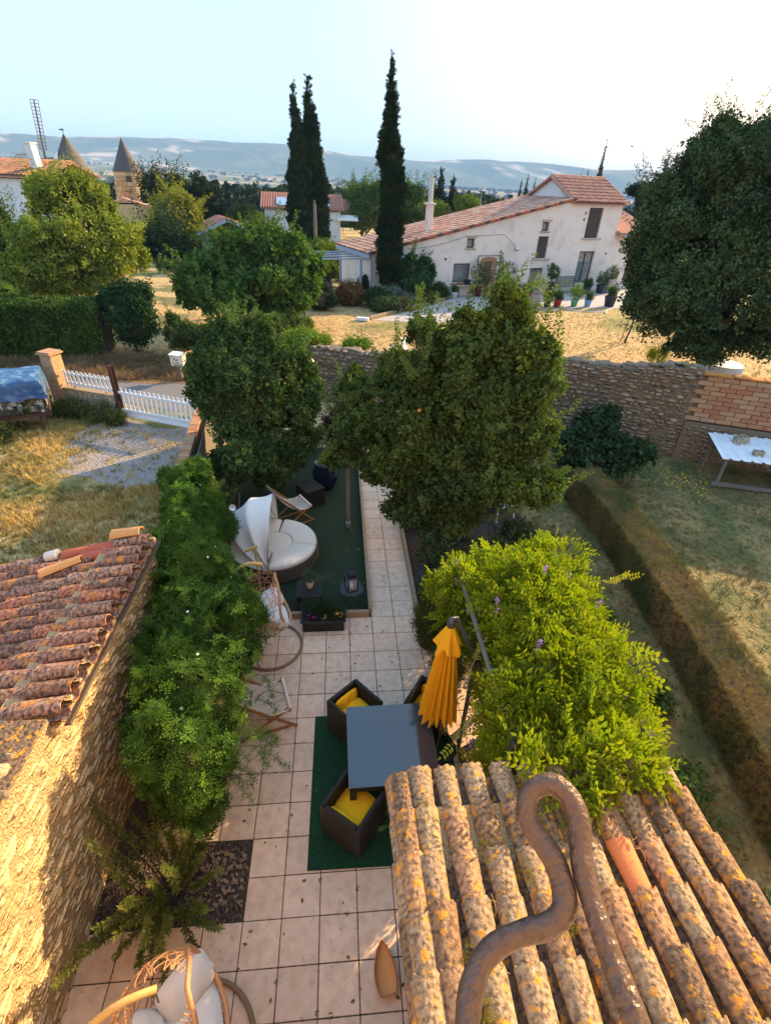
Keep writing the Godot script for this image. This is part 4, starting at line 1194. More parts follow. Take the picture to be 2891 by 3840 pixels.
	lr.box(Transform3D(Basis(Vector3.RIGHT, 0.33), Vector3(13.6, 4.85, -2.4)), Vector3(4.2, 0.1, 6.2))
	put(lr, "side_roof", M.farclay[2], h)
	var lt := MB.new()
	for i in 16: lt.tube([Vector3(11.75 + i * 0.25, 3.98, 0.42), Vector3(11.75 + i * 0.25, 5.86, -5.1)], 0.1, 6)
	put(lt, "side_roof_tiles", M.farclay[0], h)
	var gut := MB.new()
	gut.tube([Vector3(11.7, 3.85, 0.5), Vector3(15.5, 3.85, 0.5)], 0.07, 6)
	gut.tube([Vector3(-9.35, 2.72, 0.2), Vector3(-9.35, 2.72, -D - 0.2)], 0.06, 6)
	gut.tube([Vector3(-9.3, 2.7, 0.1), Vector3(-9.16, 2.4, 0.06), Vector3(-9.16, 0, 0.06)], 0.05, 6)
	put(gut, "gutter", M.fascia, h)
	var fs := MB.new()
	hb(fs, -9.42, -9.36, 2.5, 2.76, -D - 0.2, 0.25)
	put(fs, "fascia_board", M.fascia, h)
	# windows, shutters, door
	for e in [[-2.02, -1.38, 3.06, 3.65, 1], [-2.9, -1.52, 0.88, 2.11, 1], [4.22, 4.86, 4.11, 4.71, 1], [3.8, 5.03, 0.6, 1.69, 2], [8.28, 9.85, 0.55, 2.78, 2]]:
		var f := MB.new()
		var z := -0.2
		hb(f, e[0], e[1], e[3] - 0.08, e[3], z - 0.04, z + 0.04)
		hb(f, e[0], e[1], e[2], e[2] + 0.08, z - 0.04, z + 0.04)
		hb(f, e[0], e[0] + 0.08, e[2] + 0.08, e[3] - 0.08, z - 0.04, z + 0.04)
		hb(f, e[1] - 0.08, e[1], e[2] + 0.08, e[3] - 0.08, z - 0.04, z + 0.04)
		if e[4] == 2: hb(f, (e[0] + e[1]) / 2 - 0.05, (e[0] + e[1]) / 2 + 0.05, e[2] + 0.08, e[3] - 0.08, z - 0.038, z + 0.038)
		var fr := put(f, "window", M.dark_wood, h)
		var p := MB.new()
		hb(p, e[0] + 0.07, e[1] - 0.07, e[2] + 0.07, e[3] - 0.07, z - 0.01, z + 0.005)
		put(p, "pane", M.pane, fr)
		if e[1] - e[0] < 1.5:
			var sl2 := MB.new()
			hb(sl2, e[0] - 0.12, e[1] + 0.12, e[2] - 0.08, e[2] - 0.005, -0.15, 0.1, 0.015)
			put(sl2, "sill", M.block, fr)
		if e[1] - e[0] < 0.7:
			var lin2 := MB.new()
			hb(lin2, e[0] - 0.1, e[1] + 0.18, e[3] + 0.06, e[3] + 0.13, -0.1, 0.1, 0.02)
			put(lin2, "label_mould", M.farclay[3], fr)
	for e in [[4.08, 5.05, 2.34, 3.79], [8.37, 9.73, 3.68, 5.66]]:
		var sh := Node3D.new()
		sh.name = "shutter"
		h.add_child(sh, true)
		var n := 6
		for i in n:
			var p := MB.new()
			var a: float = lerpf(e[0] + 0.01, e[1] - 0.01, float(i) / n)
			var c: float = lerpf(e[0] + 0.01, e[1] - 0.01, float(i + 1) / n)
			hb(p, a + 0.006, c - 0.006, e[2] + 0.02, e[3] - 0.02, -0.16, -0.11, 0.006)
			put(p, "board", M.dark_wood, sh)
		var sl3 := MB.new()
		hb(sl3, e[0] - 0.2, e[1] + 0.35, e[2] - 0.09, e[2] - 0.01, -0.12, 0.14, 0.02)
		put(sl3, "sill", M.farclay[3], sh)
	var dr := MB.new()
	hb(dr, -0.4, 0.38, 0.12, 2.18, -0.22, -0.16)
	var door := put(dr, "door", M.door_wood, h)
	var dp := MB.new()
	for r in 4:
		for c in 2: hb(dp, -0.32 + c * 0.38, -0.04 + c * 0.38, 0.22 + r * 0.48, 0.58 + r * 0.48, -0.165, -0.135, 0.02)
	put(dp, "panel", M.door_wood, door)
	var ds := MB.new()
	hb(ds, -0.7, 0.7, 0.0, 0.11, -0.35, 0.35, 0.02)
	put(ds, "doorstep", M.gstone[2], h)
	var bk := MB.new()
	bk.bx(0, 0, 0, 0.27, 0.098, 0.14, 0.012)
	var bkm := bk.mesh()
	for i in 21:
		for s in [-0.57, 0.55]: putm(bkm, "surround_brick", M.brick[rng.randi() % 5], h, Transform3D(Basis(), Vector3(s + (0.03 if i % 2 else -0.03), 0.16 + i * 0.105, -0.01)))
	for i in 11:
		var a := lerpf(0.5, -0.5, i / 10.0)
		putm(bkm, "surround_brick", M.brick[rng.randi() % 5], h, Transform3D(Basis(Vector3.BACK, PI / 2 + a * 0.5), Vector3(-a * 1.15, 2.36 - a * a * 0.35, -0.005)))
	var pg := MB.new()
	for s in [-0.98, 0.98]: pg.tube([Vector3(s, 0.0, 0.1), Vector3(s, 2.6, 0.1)], 0.025, 6)
	pg.tube([Vector3(-0.98, 2.58, 0.1), Vector3(0.98, 2.58, 0.1)], 0.025, 6)
	put(pg, "trellis_frame", M.grey_metal, h)
	var lm := MB.new()
	lm.lathe([[0.02, 0.2], [0.16, 0.05], [0.18, -0.1], [0.0, -0.12]], 10, Transform3D(Basis(), Vector3(2.1, 3.0, 0.25)))
	lm.tube([Vector3(2.1, 3.15, 0.0), Vector3(2.1, 3.2, 0.25)], 0.02, 5)
	put(lm, "wall_lamp", M.steel, h)
	# stove pipe standing on its plastered base
	var pipe := MB.new()
	pipe.tube([Vector3(-4.0, 5.5, -2.0), Vector3(-4.0, 6.9, -2.0)], 0.16, 12)
	pipe.tube([Vector3(-4.0, 6.9, -2.0), Vector3(-4.0, 7.02, -2.0)], 0.2, 12)
	var cs := MB.new()
	hb(cs, -4.2, -3.8, 3.6, 5.55, -2.2, -1.8, 0.02)
	hb(cs, -4.3, -3.7, 5.5, 5.62, -2.3, -1.7, 0.02)
	var ch := put(cs, "chimney", M.plaster, rr)
	put(pipe, "flue", M.steel, ch)
	var an := MB.new()
	an.tube([Vector3(2.2, 5.0, -5.2), Vector3(2.2, 6.7, -5.2)], 0.02, 5)
	an.tube([Vector3(1.8, 6.6, -5.2), Vector3(2.9, 6.75, -5.2)], 0.015, 5)
	for i in 6: an.tube([Vector3(1.95 + i * 0.16, 6.5 + i * 0.02, -5.2), Vector3(1.95 + i * 0.16, 6.8 + i * 0.02, -5.2)], 0.01, 4)
	put(an, "aerial", M.steel, h)
	var cb := MB.new()
	var cpts := []
	for i in 15:
		var k := i / 14.0
		cpts.append(Vector3(lerpf(-6.6, -2.2, k), lerpf(3.05, 3.78, k) - 0.16 * sin(PI * k), 0.06))
	cb.tube(cpts, 0.012, 4, false)
	cb.tube([Vector3(-2.2, 3.78, 0.05), Vector3(-1.2, 3.82, 0.04), Vector3(1.0, 3.9, 0.04), Vector3(2.05, 3.2, 0.04)], 0.01, 4, false)
	put(cb, "cable", M.grey_metal, h)
	for e in [[8.05, 5.3], [8.0, 4.9], [11.0, 2.6], [-3.6, 2.4]]:
		var vt2 := MB.new()
		vt2.bx(e[0], e[1], 0.015, 0.16, 0.16, 0.03, 0.006)
		put(vt2, "air_vent", M.door_wood, h)
	# lean-to frame at the left end of the house
	var lt2 := Node3D.new()
	lt2.name = numbered("pergola_frame")
	add_child(lt2, true)
	lt2.transform = Transform3D(h.transform.basis, h.transform * Vector3(-11.2, 0, -1.0))
	tag(lt2, "blue grey pergola frame standing against the low end of the farmhouse", "pergola")
	for p in [[-2.0, 0.4], [1.6, 0.4], [-2.0, -3.4], [1.6, -3.4]]:
		var m := MB.new()
		m.bx(p[0], 1.2, p[1], 0.14, 2.4, 0.14, 0.01)
		put(m, "post", M.fascia, lt2)
	for k in 4:
		var m := MB.new()
		m.bx(-0.2, 2.44, 0.4 - k * 1.27, 4.4, 0.09, 0.1, 0.01)
		put(m, "beam", M.fascia, lt2)
func field_far(parent: Node3D, base: Transform3D, nx: int, nz: int, dx: float, dz: float, mesh: Mesh, edge: float, most: int) -> void:
	# column 0 lies along the front verge
	var rest := {}
	var made := 0
	for i in nx:
		for j in nz:
			var at := base * Transform3D(Basis(Vector3.RIGHT, -0.04) * Basis(Vector3.UP, rnd(-0.02, 0.02)), Vector3(edge - (i + 0.8) * dx, 0.03 + rnd(0, 0.012), j * dz + rnd(-0.02, 0.02)))
			var mk := rng.randi() % 4
			if made < most:
				putm(mesh, "roof_tile", M.farclay[mk], parent, at)
				made += 1
			else:
				if not rest.has(mk): rest[mk] = PackedFloat32Array()
				rest[mk].append_array(arr_t(at.basis, at.origin, Color(1, 1, 1)))
	for mk in rest: stuff(many("roof_tiles", mesh, M.farclay[mk], parent, rest[mk]))

# ---------- windmills, village houses ----------
func tower_mill(at: Vector3, rb: float, rt: float, hw: float, hc: float, label: String) -> Node3D:
	var t := thing("stone_windmill", at, label, "windmill", "stone windmill towers")
	var b := MB.new()
	b.lathe([[rb - 0.06, 0], [rt - 0.06, hw]], 28)
	put(b, "tower", M.mortar, t)
	var bl := MB.new()
	bl.bx(0, 0, 0, 1.0, 0.42, 0.16, 0.04)
	var bm := bl.mesh()
	var n := 20
	var courses := 15
	rng.seed = int(at.x * 10)
	for r in courses:
		var y := hw * (r + 0.5) / courses
		var rad := lerpf(rb, rt, y / hw)
		for i in n:
			var a := TAU * (i + (0.5 if r % 2 else 0.0)) / n
			putm(bm, "stone_block", M.stone[[0, 1, 1, 4, 2, 3][rng.randi() % 6]], t, Transform3D(Basis(Vector3.UP, -a) * Basis(Vector3.UP, PI / 2) * Basis.from_scale(Vector3(TAU * rad / n * 0.96, hw / courses / 0.42 * 0.92, 1)), Vector3(cos(a) * (rad - 0.06), y, sin(a) * (rad - 0.06))))
	var c := MB.new()
	c.lathe([[rt + 0.16, hw - 0.05], [rt * 0.63, hw + hc * 0.4], [rt * 0.655, hw + hc * 0.39], [rt * 0.3, hw + hc * 0.72], [0.02, hw + hc]], 24)
	put(c, "conical_roof", M.slate, t)
	return t
func build_village() -> void:
	# right-hand tower shows a window under the eave
	var m1 := tower_mill(Vector3(-26.7, -1.5, -80.7), 2.45, 1.62, 8.2, 3.5, "honey stone windmill tower with a dark cone roof and one small window")
	var w := MB.new()
	w.bx(0, 0, 0, 0.6, 0.75, 0.2)
	put(w, "window", M.dark_wood, m1, Transform3D(Basis(Vector3.UP, 0.3), Vector3(0.5, 7.3, 1.58)))
	var w2 := MB.new()
	w2.bx(0, 0, 0, 0.3, 0.5, 0.2)
	put(w2, "niche", M.brick[3], m1, Transform3D(Basis(Vector3.UP, 0.3), Vector3(0.56, 6.1, 1.74)))
	var m2 := tower_mill(Vector3(-30.6, -1.5, -73.8), 2.7, 2.0, 7.9, 3.6, "windmill tower with cone roof, weather vane and lattice sails")
	var vn := MB.new()
	vn.tube([Vector3(0, 11.4, 0), Vector3(0, 12.0, 0)], 0.03, 5)
	vn.bx(-0.1, 11.85, 0, 0.5, 0.12, 0.03)
	put(vn, "weather_vane", M.black_metal, m2)
	var hub := MB.new()
	hub.tube([Vector3(-1.2, 9.1, 0.4), Vector3(-2.3, 9.0, 0.9)], 0.16, 8)
	put(hub, "windshaft", M.grey_wood, m2)
	var cv := MB.new()
	cv.quad(Vector3(-0.6, 9.9, 1.1), Vector3(-0.8, 8.6, 1.4), Vector3(-2.0, 8.2, 1.1), Vector3(-1.5, 8.9, 0.9))
	put(cv, "canvas_cover", M.white_wall, m2)
	# sails: a stock with two rows of bars, up and away
	for e in [[Vector3(-2.25, 9.0, 0.95), Vector3(-1.8, 14.3, 0.9), Vector3(0.55, -0.05, 0.3)], [Vector3(-2.25, 9.0, 0.95), Vector3(-4.6, 8.6, 2.6), Vector3(0.1, 0.7, 0.0)]]:
		var s := MB.new()
		var a: Vector3 = e[0]
		var c: Vector3 = e[1]
		var sd: Vector3 = e[2]
		s.tube([a, c], [0.12, 0.07], 6)
		for g in [-1.0, 1.0]: s.tube([a.lerp(c, 0.16) + sd * g * 0.75, c + sd * g], 0.035, 5)
		for i in 15:
			var p := a.lerp(c, 0.18 + 0.82 * i / 14.0)
			s.tube([p - sd * 0.95, p + sd * 0.95], 0.03, 4)
		put(s, "sail", M.grey_wood, m2)
	# the big house at the left edge
	var h := thing("village_house", Vector3(-29.5, -1.5, -58.8), "white village house with weathered tile roof and slanting chimney", "house")
	h.rotation.y = -0.36
	var b := MB.new()
	b.bx(-3.5, 3.6, -3.5, 13.0, 7.2, 7.0)
	put(b, "wall", M.white_wall, h)
	var r := MB.new()
	r.box(Transform3D(Basis(Vector3.RIGHT, 0.3), Vector3(-3.5, 8.05, -1.7)), Vector3(13.8, 0.1, 4.6))
	r.box(Transform3D(Basis(Vector3.RIGHT, -0.3), Vector3(-3.5, 8.05, -5.3)), Vector3(13.8, 0.1, 3.4))
	put(r, "roof", M.farclay[4], h)
	var rt := MB.new()
	rng.seed = 130
	for i in 44:
		for j in 9:
			rt.col = mixc(Color(0.46, 0.22, 0.13), Color(0.25, 0.16, 0.11), rng.randf(), 0.25)
			rt.tube([Vector3(-10.2 + i * 0.31, 7.5 + j * 0.145, 0.45 - j * 0.47), Vector3(-10.2 + i * 0.31, 7.5 + (j + 1) * 0.145 - 0.03, 0.45 - (j + 1) * 0.47)], 0.13, 5, false)
	stuff(put(rt, "roof_tiles", M.tint, h))
	var cm := MB.new()
	cm.box(Transform3D(Basis(Vector3.BACK, 0.06), Vector3(1.0, 9.0, -1.6)), Vector3(0.7, 1.9, 0.7), 0.02)
	cm.box(Transform3D(Basis(Vector3.BACK, 0.06), Vector3(0.95, 10.0, -1.6)), Vector3(0.85, 0.12, 0.85), 0.02)
	put(cm, "chimney", M.white_wall, h)
	var wn := MB.new()
	wn.bx(1.6, 4.6, 0.02, 0.8, 1.2, 0.06)
	put(wn, "window", M.pane, h)
	# gable end of a stone barn beside the mill
	var g := thing("stone_barn", Vector3(-22.6, -1.5, -66.0), "honey stone barn end with a small tiled roof beside the windmill", "barn")
	g.rotation.y = 0.3
	var gb := MB.new()
	gb.bx(0, 2.6, -2.0, 4.6, 5.2, 4.0)
	put(gb, "wall", M.stone[0], g)
	var gr := MB.new()
	gr.box(Transform3D(Basis(Vector3.BACK, -0.28), Vector3(1.05, 5.35, -2.0)), Vector3(3.0, 0.14, 4.5))
	gr.box(Transform3D(Basis(Vector3.BACK, 0.28), Vector3(-1.4, 5.3, -2.0)), Vector3(2.4, 0.14, 4.5))
	put(gr, "roof", M.farclay[0], g)
	# shed with blue-grey barge boards
	var s := thing("garden_shed", Vector3(-10.9, 0, -58.5), "green garden shed with blue grey barge boards and a red tile roof", "shed")
	s.rotation.y = 0.45
	var sb := MB.new()
	sb.bx(0, 1.0, -1.5, 5.2, 2.0, 3.0)
	put(sb, "wall", mat(lin(0.16, 0.22, 0.18), 0.8), s)
	var gap := MB.new()
	gap.face([Vector3(-2.6, 2.0, 0.02), Vector3(2.6, 2.0, 0.02), Vector3(0, 3.0, 0.02)], Vector3(0, 2.3, -1))
	put(gap, "gable", M.dark_wood, s)
	for e in [[1.0, 0.375], [-1.0, -0.375]]:
		var rr := MB.new()
		rr.box(Transform3D(Basis(Vector3.BACK, -e[1]), Vector3(e[0] * 1.5, 2.52, -1.4)), Vector3(3.3, 0.1, 3.6))
		put(rr, "roof_slope", M.farclay[4], s)
		var tl := MB.new()
		for j in 11: tl.tube([Vector3(e[0] * 0.05, 3.18, 0.3 - j * 0.34), Vector3(e[0] * 3.05, 1.98, 0.3 - j * 0.34)], 0.12, 5)
		put(tl, "roof_tiles", M.farclay[2], s)
		var bb := MB.new()
		bb.box(Transform3D(Basis(Vector3.BACK, -e[1]), Vector3(e[0] * 1.5, 2.44, 0.46)), Vector3(3.35, 0.28, 0.06))
		put(bb, "barge_board", M.fascia, s)
	# white house behind the twin cypresses
	var v := thing("white_villa", Vector3(-4.6, -0.5, -76.0), "small white villa with red tile roofs and solar panels behind the cypresses", "house")
	v.rotation.y = 0.06
	var vb := MB.new()
	vb.bx(0.2, 1.9, -3, 9.6, 3.8, 6.0)
	put(vb, "wall", M.white_wall, v)
	var vr := MB.new()
	vr.box(Transform3D(Basis(Vector3.RIGHT, 0.36), Vector3(0.2, 4.75, -1.6)), Vector3(10.6, 0.12, 4.4))
	vr.box(Transform3D(Basis(Vector3.RIGHT, -0.36), Vector3(0.2, 4.75, -5.0)), Vector3(10.6, 0.12, 3.2))
	put(vr, "roof", M.farclay[4], v)
	var vt := MB.new()
	for i in 34: vt.tube([Vector3(-4.95 + i * 0.31, 4.08, 0.48), Vector3(-4.95 + i * 0.31, 5.6, -3.55)], 0.12, 5)
	put(vt, "roof_tiles", M.farclay[2], v)
	var sp := MB.new()
	for sx in [-2.4, 3.0]: sp.box(Transform3D(Basis(Vector3.RIGHT, 0.36), Vector3(sx, 4.75, -0.9)), Vector3(1.3, 0.06, 2.2))
	put(sp, "solar_panel", mat(lin(0.35, 0.42, 0.55), 0.12), v)
	for wx in [-3.0, 2.6, 4.1]:
		for wy in [1.0, 2.8]:
			var wm := MB.new()
			wm.bx(wx, wy, 0.03, 0.9, 0.35, 0.06)
			put(wm, "window", M.pane, v)
	var aw := MB.new()
	aw.box(Transform3D(Basis(Vector3.RIGHT, 0.3), Vector3(5.9, 3.2, 0.6)), Vector3(2.6, 0.06, 1.8))
	put(aw, "awning", M.cushion_cream, v)
	var side := MB.new()
	side.box(Transform3D(Basis(Vector3.RIGHT, 0.3), Vector3(6.2, 4.5, -4.0)), Vector3(3.0, 0.12, 4.0))
	put(side, "side_roof", M.farclay[2], v)
	# wooden pole
	var pl := MB.new()
	pl.tube([Vector3(0, -0.1, 0), Vector3(0, 2.5, 0), Vector3(0, 5.0, 0)], [0.17, 0.15, 0.12], 10)
	pl.bx(0, 5.1, 0, 0.14, 0.3, 0.14)
	tag(put(pl, "utility_pole", M.grey_wood, self, Transform3D(Basis(), Vector3(-1.85, 0, -49.0))), "plain grey timber pole standing before the twin cypresses", "pole")

# ---------- plants near the terrace ----------
func hedge(t: Node3D, pts: Array, width: float, height: float, leaf: Mesh, m: Material, per: int, s0: float, s1: float, side0: Color, side1: Color, top0: Color, top1: Color, sd: int) -> void:
	rng.seed = sd
	var off := t.position
	var c := MB.new()
	var f := FastNoiseLite.new()
	f.seed = sd; f.frequency = 0.9
	var buf := PackedFloat32Array()
	for k in pts.size() - 1:
		var a := Vector3(pts[k][0], 0, pts[k][1])
		var b := Vector3(pts[k + 1][0], 0, pts[k + 1][1])
		var d := (b - a).normalized()
		var n := Vector3(-d.z, 0, d.x)
		c.box(Transform3D(Basis(d, Vector3.UP, n), (a + b) / 2 + Vector3(0, height * 0.46, 0) - off), Vector3(a.distance_to(b) + 0.05, height * 0.9, width * 0.84))  # solid box added inside the hedge to keep light from passing through
		for i in int(per * a.distance_to(b)):
			var u := rnd(0, a.distance_to(b))
			var q := rnd(0, width + height * 2.0)
			var side := 1.0 if q < height else (-1.0 if q < 2.0 * height else 0.0)
			var p: Vector3
			var nn: Vector3
			var w := width * (0.5 + 0.05 * f.get_noise_1d(u * 3.0 + k * 40.0))
			if side != 0.0:
				p = a + d * u + n * side * (w + rnd(-0.06, 0.02)) + Vector3(0, fmod(q, height), 0)
				nn = n * side
			else:
				p = a + d * u + n * rnd(-w, w) + Vector3(0, height + rnd(-0.06, 0.015) + 0.03 * f.get_noise_2d(p.x * 2.0, p.z * 2.0), 0)
				nn = Vector3.UP
			var s := rnd(s0, s1)
			var dry := clampf(f.get_noise_3d(p.x, p.y * 0.5, p.z) * 1.5 + 0.5, 0.0, 1.0)
			var col := mixc(top0, top1, dry, 0.2) if side == 0.0 else mixc(side0, side1, dry, 0.2)
			buf.append_array(arr_t(frame(nn + rdir() * 0.8, rdir()) * Basis.from_scale(Vector3.ONE * s), p - off, col))
	put(c, "light_blocking_core", M.inner, t)
	many("foliage", leaf, m, t, buf)

func build_near_plants() -> void:
	# jasmine over the old wall
	var J := [[-1.68, 1.3, -3.2, 0.5, 0.8, 0.5], [-1.74, 1.45, -3.9, 0.76, 0.78, 0.65], [-1.72, 1.55, -4.7, 0.86, 0.7, 0.7], [-1.98, 1.5, -5.5, 0.9, 0.75, 0.7], [-2.3, 1.45, -6.3, 0.7, 0.8, 0.7], [-2.5, 1.4, -7.2, 0.6, 0.85, 0.75], [-2.75, 1.4, -8.1, 0.5, 0.9, 0.7], [-2.9, 1.3, -8.9, 0.45, 0.8, 0.6], [-1.9, 0.7, -3.6, 0.4, 0.7, 0.6], [-2.2, 0.7, -4.6, 0.45, 0.7, 0.8], [-2.45, 0.7, -6.4, 0.45, 0.7, 0.9], [-1.6, 0.8, -3.1, 0.32, 0.5, 0.3]]
	var j := thing("jasmine_bush", Vector3(-2.2, 0, -5.0), "dense green jasmine climber with tiny white flowers spilling over the shed wall", "climber")
	core("light_blocking_core", j, J, 0.5, M.inner)
	J = lumpy(J, 6, 0.3, 200)
	foliage("foliage", j, J, L.jasmine, M.leaf, 13000, 0.09, 0.17, Color(0.026, 0.07, 0.014), Color(0.085, 0.16, 0.026), 201, 0.5, 0.0, 0.05, 0.15, 0.0, 70)
	foliage("shoots", j, J, L.jasmine, M.leaf, 900, 0.09, 0.16, Color(0.14, 0.26, 0.04), Color(0.2, 0.34, 0.05), 202, 1.0, 0.0, 0.4, 0.3)
	foliage("flowers", j, J, L.flower, mat(lin(0.75, 0.75, 0.68), 0.7), 170, 0.025, 0.045, Color(1, 1, 1), Color(1, 1, 1), 203, 1.02, 0.0, 0.5)
	var stem := MB.new()
	for i in 7: stem.tube([Vector3(-0.15 + rnd(-0.1, 0.1), 0, 1.8 - i * 0.9), Vector3(0.1, 0.6, 1.7 - i * 0.9), Vector3(0.2, 1.3, 1.6 - i * 0.9 + rnd(-0.3, 0.3))], [0.035, 0.028, 0.015], 6)
	put(stem, "stems", M.bark, j)
	# loose trailing shoots hanging over the paving
	var hang := MB.new()
	rng.seed = 204
	var hb2 := PackedFloat32Array()
	for i in 16:
		var p := Vector3(rnd(-1.5, -0.95), rnd(1.0, 1.5), rnd(-4.4, -2.9)) - j.position
		var pts := [p]
		var d := Vector3(rnd(0.2, 0.7), -0.4, rnd(-0.2, 0.5)).normalized()
		for q in 7:
			p += d * 0.065
			d = (d + Vector3(0.02, -0.12, 0.0) + rdir() * 0.15).normalized()
			pts.append(p)
			hb2.append_array(arr_t(frame(d + rdir() * 0.5, rdir()) * Basis.from_scale(Vector3.ONE * rnd(0.06, 0.11)), p, mixc(Color(0.06, 0.13, 0.03), Color(0.12, 0.2, 0.04), rng.randf(), 0.1)))
		hang.tube(pts, 0.003, 4, false)
	put(hang, "trailing_stems", M.bark, j)
	many("trailing_leaves", L.jasmine, M.leaf, j, hb2)
	# wisteria on its pergola
	var W := [[1.75, 2.35, -2.75, 0.55, 0.42, 0.5], [2.25, 2.4, -2.85, 0.5, 0.4, 0.55], [2.2, 2.5, -3.5, 0.72, 0.45, 0.7], [2.12, 2.42, -4.2, 0.6, 0.48, 0.65], [2.5, 2.4, -4.2, 0.5, 0.45, 0.7], [2.35, 2.3, -5.0, 0.8, 0.5, 0.55], [1.8, 2.05, -4.95, 0.5, 0.55, 0.5], [2.0, 1.75, -3.5, 0.42, 0.7, 0.5], [1.75, 1.45, -2.95, 0.32, 0.6, 0.35], [2.85, 2.0, -3.3, 0.3, 0.65, 0.7], [2.95, 1.95, -4.7, 0.35, 0.7, 0.6], [2.1, 1.2, -5.2, 0.5, 0.8, 0.45], [1.75, 2.72, -2.15, 0.42, 0.2, 0.25], [2.2, 2.72, -2.15, 0.38, 0.18, 0.2], [2.1, 0.9, -4.3, 0.4, 0.8, 0.6], [1.95, 0.8, -3.2, 0.4, 0.8, 0.5], [2.45, 1.1, -5.9, 0.6, 1.1, 0.5]]
	var w := thing("wisteria", Vector3(2.2, 0, -4.0), "bright yellow green wisteria on a pergola with a few mauve flowers", "climber")
	var W0 := W
	W = lumpy(W, 5, 0.34, 210)
	foliage("foliage", w, W, L.wisteria, M.wisteria, 6800, 0.14, 0.23, Color(0.15, 0.22, 0.02), Color(0.32, 0.38, 0.035), 211, 0.45, 0.35, 0.3, 0.0, 0.12, 0)
	foliage("young_leaves", w, [W0[7], W0[8], W0[15]], L.wisteria, M.wisteria, 130, 0.15, 0.24, Color(0.42, 0.30, 0.05), Color(0.30, 0.30, 0.04), 212, 1.0, 0.4, 0.5)
	var fl := MB.new()
	rng.seed = 213
	for e in [[2.65, 2.75, -4.4], [1.55, 2.3, -3.2], [2.3, 2.95, -4.3], [2.95, 2.3, -3.6], [1.7, 2.6, -4.0], [1.75, 2.62, -4.15], [1.5, 2.2, -5.0], [2.75, 2.55, -5.0], [1.35, 1.6, -3.1], [1.9, 2.85, -3.3], [1.5, 2.1, -5.3], [3.0, 2.5, -4.2]]:
		for i in 16:
			fl.col = mixc(Color(0.32, 0.18, 0.48), Color(0.5, 0.36, 0.62), rng.randf(), 0.1)
			var t := i / 15.0
			fl.leaf(Vector3(e[0], e[1] - t * 0.12 + 0.06, e[2]) - w.position, rdir(), rdir(), 0.035 * (1.2 - t * 0.7), 0.03, true)
	put(fl, "flower_clusters", M.tint, w)
	var tw := MB.new()
	for e in [[1.55, -2.7], [2.85, -2.8], [1.7, -5.2], [2.85, -5.2]]:
		tw.tube([Vector3(e[0], 0, e[1]) - w.position, Vector3(e[0] + 0.05, 1.1, e[1]) - w.position, Vector3(e[0], 2.25, e[1] + 0.05) - w.position], [0.05, 0.045, 0.035], 7)
	for z in [-2.7, -3.5, -4.4, -5.2]: tw.tube([Vector3(1.5, 2.25, z) - w.position, Vector3(2.95, 2.25, z) - w.position], 0.03, 6)
	for x in [1.55, 2.85]: tw.tube([Vector3(x, 2.28, -2.6) - w.position, Vector3(x, 2.28, -5.4) - w.position], 0.03, 6)
	put(tw, "pergola_frame", M.grey_wood, w)
	var td := MB.new()
	var tl := PackedFloat32Array()
	for e in [[[1.35, 1.9, -3.6], [0.35, 0.5, -0.4]], [[1.5, 2.0, -3.3], [-0.5, 0.2, 0.5]], [[2.9, 2.5, -4.6], [0.7, 0.2, 0.3]], [[1.4, 1.0, -2.9], [-0.8, 0.1, 0.2]]]:
		var p: Vector3 = Vector3(e[0][0], e[0][1], e[0][2]) - w.position
		var d: Vector3 = Vector3(e[1][0], e[1][1], e[1][2]).normalized()
		var pts := [p]
		for q in 8:
			p += d * 0.075
			d = (d + rdir() * 0.25 + Vector3(0, -0.05, 0)).normalized()
			pts.append(p)
			if q > 2: tl.append_array(arr_t(frame(d + rdir() * 0.7, rdir()) * Basis.from_scale(Vector3.ONE * rnd(0.09, 0.16)), p, mixc(Color(0.3, 0.33, 0.04), Color(0.4, 0.38, 0.05), rng.randf(), 0.1)))
		td.tube(pts, 0.003, 4, false)
	put(td, "tendrils", M.bamboo, w)
	many("tendril_leaves", L.wisteria, M.wisteria, w, tl)
	# bottlebrush by the wall, long shoots of narrow leaves
	var bb := thing("bottlebrush_shrub", Vector3(-1.9, 0, -2.5), "leggy shrub of narrow leaves with pale yellow shoot tips in the planting bed", "shrub")
	rng.seed = 221
	var bs := MB.new()
	var bl := PackedFloat32Array()
	for i in 36:
		var lit := i < 9
		var d := Vector3(rnd(-0.7, 0.9), 1.0, rnd(-0.8, 1.1)).normalized()
		if lit: d = [Vector3(-0.1, 1, 0.35), Vector3(0.45, 1, -0.35), Vector3(-0.25, 1, 0.1), Vector3(0.0, 1, 0.5), Vector3(0.3, 1, 0.2), Vector3(-0.2, 0.9, 0.6), Vector3(0.1, 1, -0.3), Vector3(-0.35, 1, -0.2), Vector3(0.25, 0.9, 0.65)][i].normalized()
		var ln := rnd(1.25, 1.6) if lit else rnd(0.6, 1.15)
		var p := Vector3(rnd(-0.12, 0.12), 0, rnd(-0.12, 0.12))
		var pts := [p]
		var n := 12
		for q in n:
			p += d * ln / n
			d = (d + rdir() * 0.09 + Vector3(0, -0.015, 0)).normalized()
			pts.append(p)
			if q > 3:
				var tip := float(q) / n
				var c := mixc(Color(0.10, 0.14, 0.035), Color(0.27, 0.27, 0.07), rng.randf(), 0.15)
				bl.append_array(arr_t(frame(d + rdir() * 0.15, rdir()) * Basis.from_scale(Vector3.ONE * rnd(0.15, 0.21) * (1.0 - 0.4 * maxf(0.0, tip - 0.5))), p, c))
		bs.tube(pts, [0.011, 0.01, 0.009, 0.008, 0.008, 0.007, 0.006, 0.006, 0.005, 0.005, 0.004, 0.004, 0.003], 5, false)
	put(bs, "stems", M.bark, bb)
	many("leaves", L.whorl, M.leaf, bb, bl)
